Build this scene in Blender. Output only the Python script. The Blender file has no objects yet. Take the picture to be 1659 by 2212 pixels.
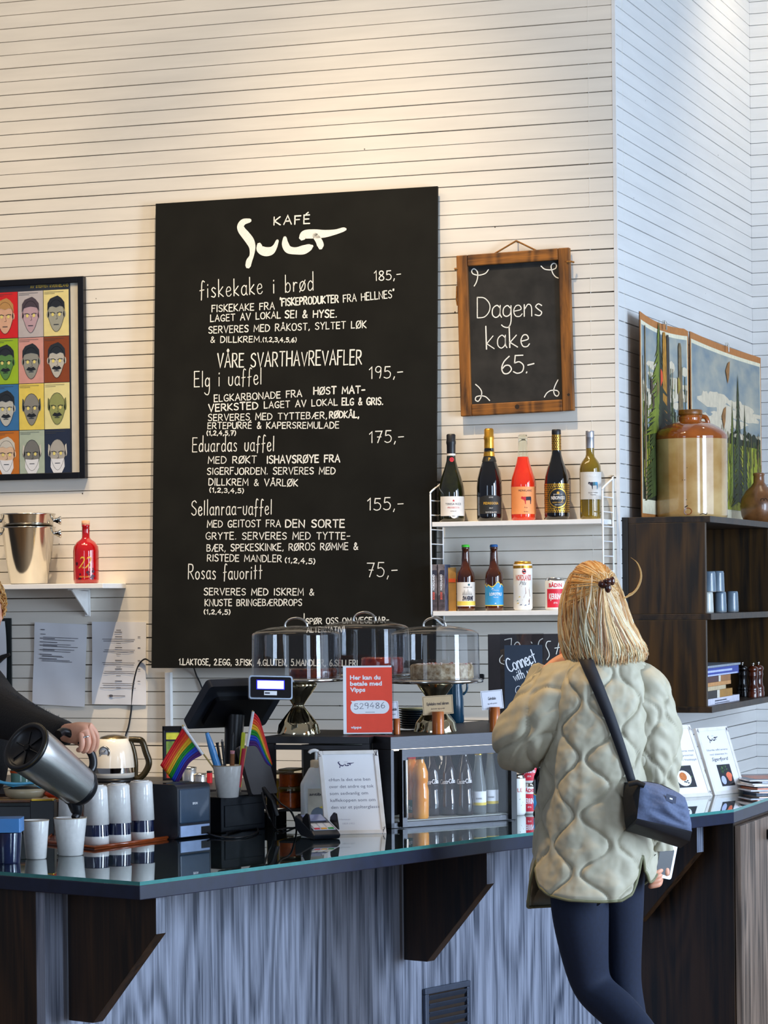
import bpy, math, random
from mathutils import Vector, Matrix, noise
random.seed(7)
PI = math.pi
S = bpy.context.scene
COL = S.collection
# ------------------------------------------------------------------ camera
F, PX, HY, ROLL = 6000.0, 829.5, 1291.0, 0.0101       # focal length and horizon measured on the 1659x2212 frame
PHI = math.radians(19.65)
C = Vector((3.0, -9.493, 1.56))
fw = Vector((-math.sin(PHI), math.cos(PHI), 0))
rt = Vector((math.cos(PHI), math.sin(PHI), 0))
zz = Vector((0, 0, 1))
rx = rt * math.cos(ROLL) - zz * math.sin(ROLL)
uy = rt * math.sin(ROLL) + zz * math.cos(ROLL)
cam = bpy.data.objects.new('camera', bpy.data.cameras.new('camera'))
COL.objects.link(cam)
cam.data.sensor_fit = 'VERTICAL'
cam.data.sensor_height = 36
cam.data.lens = F / 2212 * 36
cam.data.shift_y = (HY - 1106) / 2212
cam.data.clip_end = 200
M = Matrix((rx, uy, -fw)).transposed().to_4x4()
M.translation = C
cam.matrix_world = M
S.camera = cam

def ray(px, py): return fw + rx * ((px - PX) / F) - uy * ((py - HY) / F)
def at(px, py, d): return C + ray(px, py) * d
def on_y(px, py, y):
    r = ray(px, py); return C + r * ((y - C.y) / r.y)
def on_x(px, py, x):
    r = ray(px, py); return C + r * ((x - C.x) / r.x)
def on_z(px, py, z):
    r = ray(px, py); return C + r * ((z - C.z) / r.z)
def cam_pt(lat, d, z): return Vector((C.x, C.y, 0)) + fw * d + rt * lat + zz * z
def dep(p): return (p - C).dot(fw)

# ------------------------------------------------------------------ view, world, lights
S.view_settings.view_transform = 'Standard'
S.view_settings.look = 'None'
S.view_settings.gamma = 1
S.view_settings.exposure = 0.0
W = bpy.data.worlds.new('world'); S.world = W; W.use_nodes = True
nt = W.node_tree
bg = nt.nodes['Background']
tc = nt.nodes.new('ShaderNodeTexCoord'); sep = nt.nodes.new('ShaderNodeSeparateXYZ')
rmp = nt.nodes.new('ShaderNodeValToRGB')
nt.links.new(tc.outputs['Generated'], sep.inputs[0])
mp = nt.nodes.new('ShaderNodeMapRange'); mp.inputs[1].default_value = -1; mp.inputs[2].default_value = 1
nt.links.new(sep.outputs['Z'], mp.inputs[0]); nt.links.new(mp.outputs[0], rmp.inputs[0])
rmp.color_ramp.elements[0].position = 0.35; rmp.color_ramp.elements[0].color = (0.10, 0.08, 0.07, 1)
rmp.color_ramp.elements[1].position = 0.8; rmp.color_ramp.elements[1].color = (0.62, 0.60, 0.62, 1)
e = rmp.color_ramp.elements.new(0.52); e.color = (0.36, 0.42, 0.58, 1)
nt.links.new(rmp.outputs[0], bg.inputs['Color'])
bg.inputs['Strength'].default_value = 0.38

def lamp(name, kind, loc, target, energy, color, **kw):
    l = bpy.data.lights.new(name, kind); l.energy = energy; l.color = color
    for k, v in kw.items(): setattr(l, k, v)
    o = bpy.data.objects.new(name, l); COL.objects.link(o)
    o.location = loc
    o.rotation_euler = (Vector(target) - Vector(loc)).to_track_quat('-Z', 'Y').to_euler()
    return o
# daylight through the row of tall windows to the right of the viewer, plus added fill lamps, ceiling spots along the wall
for lat_, d_, e_ in ((4.7, 5.3, 330), (3.6, 2.2, 100), (-2.6, 2.4, 35)):  # first is the window, the other two are unseen fill lamps added
    lamp('daylight_and_fill', 'AREA', cam_pt(lat_, d_, 1.95), cam_pt(0.3, 8.2, 1.3), e_, (0.62, 0.78, 1.0), shape='RECTANGLE', size=1.15, size_y=2.8)
lamp('daylight_and_fill', 'AREA', cam_pt(5.2, 7.2, 1.95), cam_pt(0.6, 8.2, 1.3), 90, (0.62, 0.78, 1.0), shape='RECTANGLE', size=2.4, size_y=3.0)
lamp('ceiling_spot', 'SPOT', (0.0, -2.05, 6.3), (-0.72, -0.02, 0.62), 1150, (1.0, 0.77, 0.50), spot_size=math.radians(42), spot_blend=1.0, shadow_soft_size=0.03)
lamp('ceiling_spot', 'SPOT', (-1.75, -1.3, 5.2), (-1.9, -0.02, 1.2), 260, (1.0, 0.76, 0.48), spot_size=math.radians(46), spot_blend=1.0, shadow_soft_size=0.25)
lamp('ceiling_spot', 'SPOT', (1.2, 1.6, 4.6), (0.55, 1.9, 3.3), 45, (1.0, 0.82, 0.58), spot_size=math.radians(100), spot_blend=1.0, shadow_soft_size=0.05)
lamp('upper_wall_fill', 'AREA', (-1.5, -1.9, 5.1), (-1.5, 0.0, 3.1), 44, (1.0, 0.78, 0.50), shape='RECTANGLE', size=3.0, size_y=0.6)  # unseen soft lamp added to brighten the upper wall
lamp('ceiling_spot', 'SPOT', cam_pt(-0.45, 7.15, 4.3), cam_pt(0.46, 7.30, 1.2), 330, (1.0, 0.64, 0.26), spot_size=math.radians(27), spot_blend=0.8, shadow_soft_size=0.05)
# ------------------------------------------------------------------ materials
def lin(h):
    if not isinstance(h, str): return tuple(h)[:3]
    h = h.lstrip('#'); v = [int(h[i:i + 2], 16) / 255 for i in (0, 2, 4)]
    return tuple(x / 12.92 if x <= 0.04045 else ((x + 0.055) / 1.055) ** 2.4 for x in v)
_M = {}
def mat(name, col, rough=0.5, metal=0.0, var=0.10, scale=40.0, bump=0.0, trans=0.0, coat=0.0, emis=0.0, stretch=None, ior=1.5, spec=0.5, col2=None, alpha=1.0, sub=0.0, detail=3.0):
    if name in _M: return _M[name]
    m = bpy.data.materials.new(name); m.use_nodes = True
    n = m.node_tree; b = n.nodes['Principled BSDF']
    c = lin(col)
    t = n.nodes.new('ShaderNodeTexCoord'); mp = n.nodes.new('ShaderNodeMapping'); ns = n.nodes.new('ShaderNodeTexNoise')
    ns.inputs['Scale'].default_value = scale; ns.inputs['Detail'].default_value = detail
    if stretch: mp.inputs['Scale'].default_value = stretch
    n.links.new(t.outputs['Object'], mp.inputs[0]); n.links.new(mp.outputs[0], ns.inputs['Vector'])
    r = n.nodes.new('ShaderNodeValToRGB')
    c1 = tuple(max(0, x * (1 - var)) for x in c); c2 = lin(col2) if col2 else tuple(min(1, x * (1 + var)) for x in c)
    r.color_ramp.elements[0].color = c1 + (1,); r.color_ramp.elements[1].color = c2 + (1,)
    r.color_ramp.elements[0].position = 0.3; r.color_ramp.elements[1].position = 0.7
    n.links.new(ns.outputs['Fac'], r.inputs[0]); n.links.new(r.outputs[0], b.inputs['Base Color'])
    b.inputs['Roughness'].default_value = rough; b.inputs['Metallic'].default_value = metal
    b.inputs['IOR'].default_value = ior; b.inputs['Specular IOR Level'].default_value = spec
    b.inputs['Transmission Weight'].default_value = trans; b.inputs['Coat Weight'].default_value = coat
    b.inputs['Coat Roughness'].default_value = 0.05; b.inputs['Alpha'].default_value = alpha
    if sub: b.inputs['Subsurface Weight'].default_value = sub; b.inputs['Subsurface Radius'].default_value = (0.01, 0.004, 0.002)
    if emis:
        n.links.new(r.outputs[0], b.inputs['Emission Color']); b.inputs['Emission Strength'].default_value = emis
    if bump:
        bp = n.nodes.new('ShaderNodeBump'); bp.inputs['Strength'].default_value = bump; bp.inputs['Distance'].default_value = 0.004
        n.links.new(ns.outputs['Fac'], bp.inputs['Height']); n.links.new(bp.outputs[0], b.inputs['Normal'])
    _M[name] = m
    return m
def wood(name, dark, light, rough=0.45, sx=38.0, sz=1.6, bump=0.25, rot=0.0, contrast=(0.32, 0.68)):
    """vertical grain: noise stretched along Z, with slow cathedral waves"""
    if name in _M: return _M[name]
    m = bpy.data.materials.new(name); m.use_nodes = True
    n = m.node_tree; b = n.nodes['Principled BSDF']
    t = n.nodes.new('ShaderNodeTexCoord'); mp = n.nodes.new('ShaderNodeMapping')
    mp.inputs['Scale'].default_value = (sx, sx, sz); mp.inputs['Rotation'].default_value = (0, rot, 0)
    n.links.new(t.outputs['Object'], mp.inputs[0])
    ns = n.nodes.new('ShaderNodeTexNoise'); ns.inputs['Scale'].default_value = 1.0; ns.inputs['Detail'].default_value = 5; ns.inputs['Roughness'].default_value = 0.65; ns.inputs['Distortion'].default_value = 0.6
    n.links.new(mp.outputs[0], ns.inputs['Vector'])
    mp2 = n.nodes.new('ShaderNodeMapping'); mp2.inputs['Scale'].default_value = (5, 5, 0.7); mp2.inputs['Rotation'].default_value = (0, rot, 0)
    n.links.new(t.outputs['Object'], mp2.inputs[0])
    n2 = n.nodes.new('ShaderNodeTexNoise'); n2.inputs['Scale'].default_value = 1.0; n2.inputs['Detail'].default_value = 2
    n.links.new(mp2.outputs[0], n2.inputs['Vector'])
    ad = n.nodes.new('ShaderNodeMath'); ad.operation = 'MULTIPLY_ADD'; ad.inputs[1].default_value = 18.0
    sn = n.nodes.new('ShaderNodeMath'); sn.operation = 'SINE'
    n.links.new(n2.outputs['Fac'], ad.inputs[0]); ad.inputs[2].default_value = 0
    ad2 = n.nodes.new('ShaderNodeMath'); ad2.operation = 'MULTIPLY'; ad2.inputs[1].default_value = 4.0
    n.links.new(ad.outputs[0], ad2.inputs[0]); n.links.new(ad2.outputs[0], sn.inputs[0])
    mx = n.nodes.new('ShaderNodeMath'); mx.operation = 'MULTIPLY_ADD'; mx.inputs[1].default_value = 0.09
    n.links.new(sn.outputs[0], mx.inputs[0]); n.links.new(ns.outputs['Fac'], mx.inputs[2])
    r = n.nodes.new('ShaderNodeValToRGB')
    r.color_ramp.elements[0].position = contrast[0]; r.color_ramp.elements[1].position = contrast[1]
    r.color_ramp.elements[0].color = lin(dark) + (1,); r.color_ramp.elements[1].color = lin(light) + (1,)
    n.links.new(mx.outputs[0], r.inputs[0]); n.links.new(r.outputs[0], b.inputs['Base Color'])
    b.inputs['Roughness'].default_value = rough
    bp = n.nodes.new('ShaderNodeBump'); bp.inputs['Strength'].default_value = bump; bp.inputs['Distance'].default_value = 0.002
    n.links.new(mx.outputs[0], bp.inputs['Height']); n.links.new(bp.outputs[0], b.inputs['Normal'])
    _M[name] = m
    return m
def clear(name, tint='#ffffff', f0=0.05, rough=0.0):
    """thin clear sheet: lets light straight through, mirrors by Fresnel"""
    if name in _M: return _M[name]
    m = bpy.data.materials.new(name); m.use_nodes = True; n = m.node_tree; n.nodes.remove(n.nodes['Principled BSDF'])
    out = n.nodes['Material Output']; tr = n.nodes.new('ShaderNodeBsdfTransparent'); gl_ = n.nodes.new('ShaderNodeBsdfGlossy'); mx = n.nodes.new('ShaderNodeMixShader'); fr_ = n.nodes.new('ShaderNodeLayerWeight')
    ns = n.nodes.new('ShaderNodeTexNoise'); ns.inputs['Scale'].default_value = 3.0; bp = n.nodes.new('ShaderNodeBump'); bp.inputs['Strength'].default_value = 0.02; n.links.new(ns.outputs['Fac'], bp.inputs['Height']); n.links.new(bp.outputs[0], gl_.inputs['Normal'])
    tr.inputs['Color'].default_value = lin(tint) + (1,); gl_.inputs['Roughness'].default_value = rough; fr_.inputs['Blend'].default_value = 0.5
    pw = n.nodes.new('ShaderNodeMath'); pw.operation = 'POWER'; pw.inputs[1].default_value = 4.0; n.links.new(fr_.outputs['Facing'], pw.inputs[0])
    ma = n.nodes.new('ShaderNodeMath'); ma.operation = 'MULTIPLY_ADD'; ma.inputs[1].default_value = 0.85; ma.inputs[2].default_value = f0; n.links.new(pw.outputs[0], ma.inputs[0])
    n.links.new(ma.outputs[0], mx.inputs[0]); n.links.new(tr.outputs[0], mx.inputs[1]); n.links.new(gl_.outputs[0], mx.inputs[2]); n.links.new(mx.outputs[0], out.inputs['Surface'])
    _M[name] = m; return m
# ------------------------------------------------------------------ mesh builder
I4 = Matrix.Identity(4)
def T(x, y=None, z=None):
    v = Vector(x) if y is None else Vector((x, y, z)); return Matrix.Translation(v)
def R(axis, deg): return Matrix.Rotation(math.radians(deg), 4, axis)
class MB:
    def __init__(s): s.v = []; s.f = []; s.m = []; s.sm = []; s.mats = []; s.cols = None
    def mi(s, m):
        if m not in s.mats: s.mats.append(m)
        return s.mats.index(m)
    def add(s, vs, fs, m, smooth=False, X=None):
        o = len(s.v); k = s.mi(m)
        s.v += [tuple(X @ Vector(p)) if X else tuple(p) for p in vs]
        for f in fs: s.f.append(tuple(i + o for i in f)); s.m.append(k); s.sm.append(smooth)
        return s
    def box(s, c, d, m, X=None):
        x, y, z = c; a, b, h = d[0] / 2, d[1] / 2, d[2] / 2
        vs = [(x + i * a, y + j * b, z + k * h) for i in (-1, 1) for j in (-1, 1) for k in (-1, 1)]
        return s.add(vs, [(0, 1, 3, 2), (4, 6, 7, 5), (0, 4, 5, 1), (2, 3, 7, 6), (0, 2, 6, 4), (1, 5, 7, 3)], m, False, X)
    def rbox(s, c, d, r, m, X=None, n=4, axis='z'):
        """box with edges along one axis rounded"""
        a, b, h = (d[0] / 2, d[1] / 2, d[2] / 2)
        if axis == 'z': A, B, H = a, b, h
        elif axis == 'y': A, B, H = a, h, b
        else: A, B, H = b, h, a
        r = min(r, A * .99, B * .99); pts = []
        for q, (sx, sy) in enumerate(((1, 1), (-1, 1), (-1, -1), (1, -1))):
            for i in range(n + 1):
                t = (q + i / n) * PI / 2
                pts.append((sx * (A - r) + r * math.cos(t), sy * (B - r) + r * math.sin(t)))
        def P(u, v, w):
            p = (u, v, w) if axis == 'z' else ((u, w, v) if axis == 'y' else (w, u, v))
            return (p[0] + c[0], p[1] + c[1], p[2] + c[2])
        N = len(pts); vs = [P(u, v, -H) for u, v in pts] + [P(u, v, H) for u, v in pts]
        fl = axis == 'y'
        fs = [(i, (i + 1) % N, N + (i + 1) % N, N + i) for i in range(N)]
        caps = [tuple(range(N - 1, -1, -1)), tuple(range(N, 2 * N))]
        if fl: fs = [f[::-1] for f in fs]; caps = [f[::-1] for f in caps]
        s.add(vs, fs, m, True, X)
        return s.add(vs, caps, m, False, X)
    def prism(s, poly, z0, z1, m, X=None):
        N = len(poly); vs = [(x, y, z0) for x, y in poly] + [(x, y, z1) for x, y in poly]
        ar = sum(poly[i][0] * poly[(i + 1) % N][1] - poly[(i + 1) % N][0] * poly[i][1] for i in range(N))
        fs = [(i, (i + 1) % N, N + (i + 1) % N, N + i) for i in range(N)] + [tuple(range(N - 1, -1, -1)), tuple(range(N, 2 * N))]
        if ar < 0: fs = [f[::-1] for f in fs]
        return s.add(vs, fs, m, False, X)
    def lathe(s, prof, m, X=None, n=28, smooth=True, cap=True, a0=0.0, a1=2 * PI):
        full = abs(a1 - a0 - 2 * PI) < 1e-6; cnt = n if full else n + 1
        vs = [(r * math.cos(a0 + (a1 - a0) * i / n), r * math.sin(a0 + (a1 - a0) * i / n), z) for r, z in prof for i in range(cnt)]
        fs = []
        for j in range(len(prof) - 1):
            for i in range(n):
                k = (i + 1) % cnt
                fs.append((j * cnt + i, j * cnt + k, (j + 1) * cnt + k, (j + 1) * cnt + i))
        s.add(vs, fs, m, smooth, X)
        if cap and full:
            if prof[0][0] > 1e-5: s.add(vs[:cnt], [tuple(range(cnt - 1, -1, -1))], m, False, X)
            if prof[-1][0] > 1e-5: s.add(vs[-cnt:], [tuple(range(cnt))], m, False, X)
        return s
    def tube(s, path, rad, m, X=None, n=8, cap=True, flat=1.0, up=None):
        P = [Vector(p) for p in path]; N = len(P)
        rads = rad if isinstance(rad, (list, tuple)) else [rad] * N
        tang = [(P[min(i + 1, N - 1)] - P[max(i - 1, 0)]).normalized() for i in range(N)]
        u = up and Vector(up) or (Vector((0, 0, 1)) if abs(tang[0].z) < .9 else Vector((1, 0, 0)))
        vs = []
        a = (u - tang[0] * u.dot(tang[0])).normalized()
        for i in range(N):
            a = a - tang[i] * a.dot(tang[i])
            a = a.normalized() if a.length > 1e-8 else tang[i].orthogonal().normalized()
            b = tang[i].cross(a)
            for k in range(n):
                t = 2 * PI * k / n
                vs.append(P[i] + (a * math.cos(t) * flat + b * math.sin(t)) * rads[i])
        fs = [(i * n + k, i * n + (k + 1) % n, (i + 1) * n + (k + 1) % n, (i + 1) * n + k) for i in range(N - 1) for k in range(n)]
        s.add(vs, fs, m, True, X)
        if cap: s.add(vs, [tuple(range(n - 1, -1, -1)), tuple(range((N - 1) * n, N * n))], m, True, X)
        return s
    def grid(s, rows, m, X=None, smooth=True, close=False, flip=False):
        h, w = len(rows), len(rows[0]); vs = [p for r in rows for p in r]; fs = []
        for j in range(h - 1):
            for i in range(w if close else w - 1):
                k = (i + 1) % w
                f = (j * w + i, j * w + k, (j + 1) * w + k, (j + 1) * w + i)
                fs.append(f[::-1] if flip else f)
        return s.add(vs, fs, m, smooth, X)
    def ball(s, c, r, m, X=None, n=14, sc=(1, 1, 1)):
        prof = [(math.sin(PI * j / n), -math.cos(PI * j / n)) for j in range(n + 1)]
        rows = [[(c[0] + r * sc[0] * a * math.cos(2 * PI * i / n), c[1] + r * sc[1] * a * math.sin(2 * PI * i / n), c[2] + r * sc[2] * z) for i in range(n)] for a, z in prof]
        return s.grid(rows, m, X, True, True)
    def stroke(s, pts, w, fn, m):
        """flat ribbon in a 2D surface frame; pts (u,v) or (u,v,width)"""
        P = [Vector((p[0], p[1])) for p in pts]; N = len(P)
        if N < 2: return s
        ws = [p[2] if len(p) > 2 else w for p in pts]
        L, Rr = [], []
        t0 = (P[1] - P[0]).normalized(); t1 = (P[-1] - P[-2]).normalized()
        for i in range(N):
            a = (P[i] - P[i - 1]).normalized() if i else t0
            b = (P[i + 1] - P[i]).normalized() if i < N - 1 else t1
            t = a + b
            t = t.normalized() if t.length > 1e-6 else a
            k = 1 / max(.55, abs(t.dot(a)))
            nn = Vector((-t.y, t.x)) * ws[i] / 2 * k
            L.append(P[i] + nn); Rr.append(P[i] - nn)
        e0 = P[0] - t0 * ws[0] * .4; e1 = P[-1] + t1 * ws[-1] * .4
        n0 = Vector((-t0.y, t0.x)) * ws[0] * .25; n1 = Vector((-t1.y, t1.x)) * ws[-1] * .25
        L = [e0 + n0] + L + [e1 + n1]; Rr = [e0 - n0] + Rr + [e1 - n1]
        vs = [fn(*p) for p in L] + [fn(*p) for p in Rr]; q = len(L)
        return s.add(vs, [(i + 1, i, q + i, q + i + 1) for i in range(q - 1)], m)
    def poly(s, pts, fn, m):
        ar = sum(pts[i][0] * pts[(i + 1) % len(pts)][1] - pts[(i + 1) % len(pts)][0] * pts[i][1] for i in range(len(pts)))
        if ar < 0: pts = pts[::-1]
        return s.add([fn(*p) for p in pts], [tuple(range(len(pts)))], m)
    def text(s, txt, x, y, h, fn, m, w=None, bold=0.0, align='l', shear=0.0):
        """built-in font lettering; (x,y) baseline start, h = capital height, w = fit width"""
        vs, fs = glyphs(txt, bold, shear)
        if not vs: return s
        x0 = min(v[0] for v in vs); x1 = max(v[0] for v in vs)
        ky = h / 0.70; kx = (w / (x1 - x0)) if w else ky
        wid = (x1 - x0) * kx
        ox = x if align == 'l' else (x - wid / 2 if align == 'c' else x - wid)
        return s.add([fn(ox + (v[0] - x0) * kx, y + v[1] * ky) for v in vs], fs, m)
    def build(s, name, parent=None, loc=None, rot=None, bevel=0.0, seg=2, sub=0, auto=False, mtx=None):
        me = bpy.data.meshes.new(name); me.from_pydata(s.v, [], s.f)
        for m in s.mats: me.materials.append(m)
        me.polygons.foreach_set('material_index', s.m); me.polygons.foreach_set('use_smooth', s.sm)
        if s.cols:
            at_ = me.color_attributes.new('strand', 'FLOAT_COLOR', 'POINT')
            at_.data.foreach_set('color', [x for c_ in s.cols for x in c_])
        me.update()
        o = bpy.data.objects.new(name, me); COL.objects.link(o)
        if mtx is not None: o.matrix_world = mtx
        if loc is not None: o.location = loc
        if rot is not None: o.rotation_euler = rot
        if parent is not None: o.parent = parent
        if bevel:
            b = o.modifiers.new('bevel', 'BEVEL'); b.width = bevel; b.segments = seg; b.limit_method = 'ANGLE'; b.angle_limit = math.radians(40); b.harden_normals = False
        if sub:
            q = o.modifiers.new('sub', 'SUBSURF'); q.levels = sub; q.render_levels = sub
        return o
_G = {}
def glyphs(txt, bold, shear):
    k = (txt, bold, shear)
    if k in _G: return _G[k]
    cu = bpy.data.curves.new('t', 'FONT'); cu.body = txt; cu.size = 1; cu.resolution_u = 2; cu.offset = bold; cu.shear = shear; cu.fill_mode = 'FRONT'
    ob = bpy.data.objects.new('t', cu); COL.objects.link(ob)
    me = bpy.data.meshes.new_from_object(ob)
    vs = [tuple(v.co)[:2] for v in me.vertices]; fs = [tuple(p.vertices) for p in me.polygons]
    out = []
    for f in fs:
        a, b, c_ = (vs[i] for i in f[:3])
        out.append(f if (b[0] - a[0]) * (c_[1] - a[1]) - (b[1] - a[1]) * (c_[0] - a[0]) >= 0 else f[::-1])
    bpy.data.objects.remove(ob); bpy.data.curves.remove(cu); bpy.data.meshes.remove(me)
    _G[k] = (vs, out); return _G[k]
def tag(o, label=None, cat=None, group=None, kind=None):
    if label: o['label'] = label
    if cat: o['category'] = cat
    if group: o['group'] = group
    if kind: o['kind'] = kind
    return o
def thing(name, label, cat, loc, rz=0.0, group=None, mtx=None):
    o = bpy.data.objects.new(name, None); COL.objects.link(o); o.empty_display_size = 0.05
    if mtx is not None: o.matrix_world = mtx
    else: o.location = loc; o.rotation_euler = (0, 0, rz)
    return tag(o, label, cat, group)
def flat(y=0.0):            # surface frame: u->x, v->z on the plane local y (facing -y)
    return lambda u, v: (u, y, v)
def cyl(r):                 # surface frame wrapped on a cylinder, facing -y
    return lambda u, v: (r * math.sin(u / r), -r * math.cos(u / r), v)
def patch(mb, r, z0, z1, half, m, n=14, zf=None):
    rows = []
    for z in (z0, z1):
        rows.append([(r * math.sin(-half + 2 * half * i / n), -r * math.cos(-half + 2 * half * i / n), (zf(-half + 2 * half * i / n, z) if zf else z)) for i in range(n + 1)])
    return mb.grid(rows, m)
def smoothpts(pts, n=5):
    """Catmull-Rom through 2D/3D points"""
    P = [Vector(p) for p in pts]
    if len(P) < 3: return [tuple(p) for p in P]
    Q = [P[0] * 2 - P[1]] + P + [P[-1] * 2 - P[-2]]; out = []
    for i in range(1, len(Q) - 2):
        a, b, c_, d = Q[i - 1], Q[i], Q[i + 1], Q[i + 2]
        for k in range(n):
            t = k / n
            out.append(tuple(0.5 * ((2 * b) + (c_ - a) * t + (2 * a - 5 * b + 4 * c_ - d) * t * t + (3 * b - a - 3 * c_ + d) * t ** 3)))
    out.append(tuple(P[-1])); return out
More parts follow.
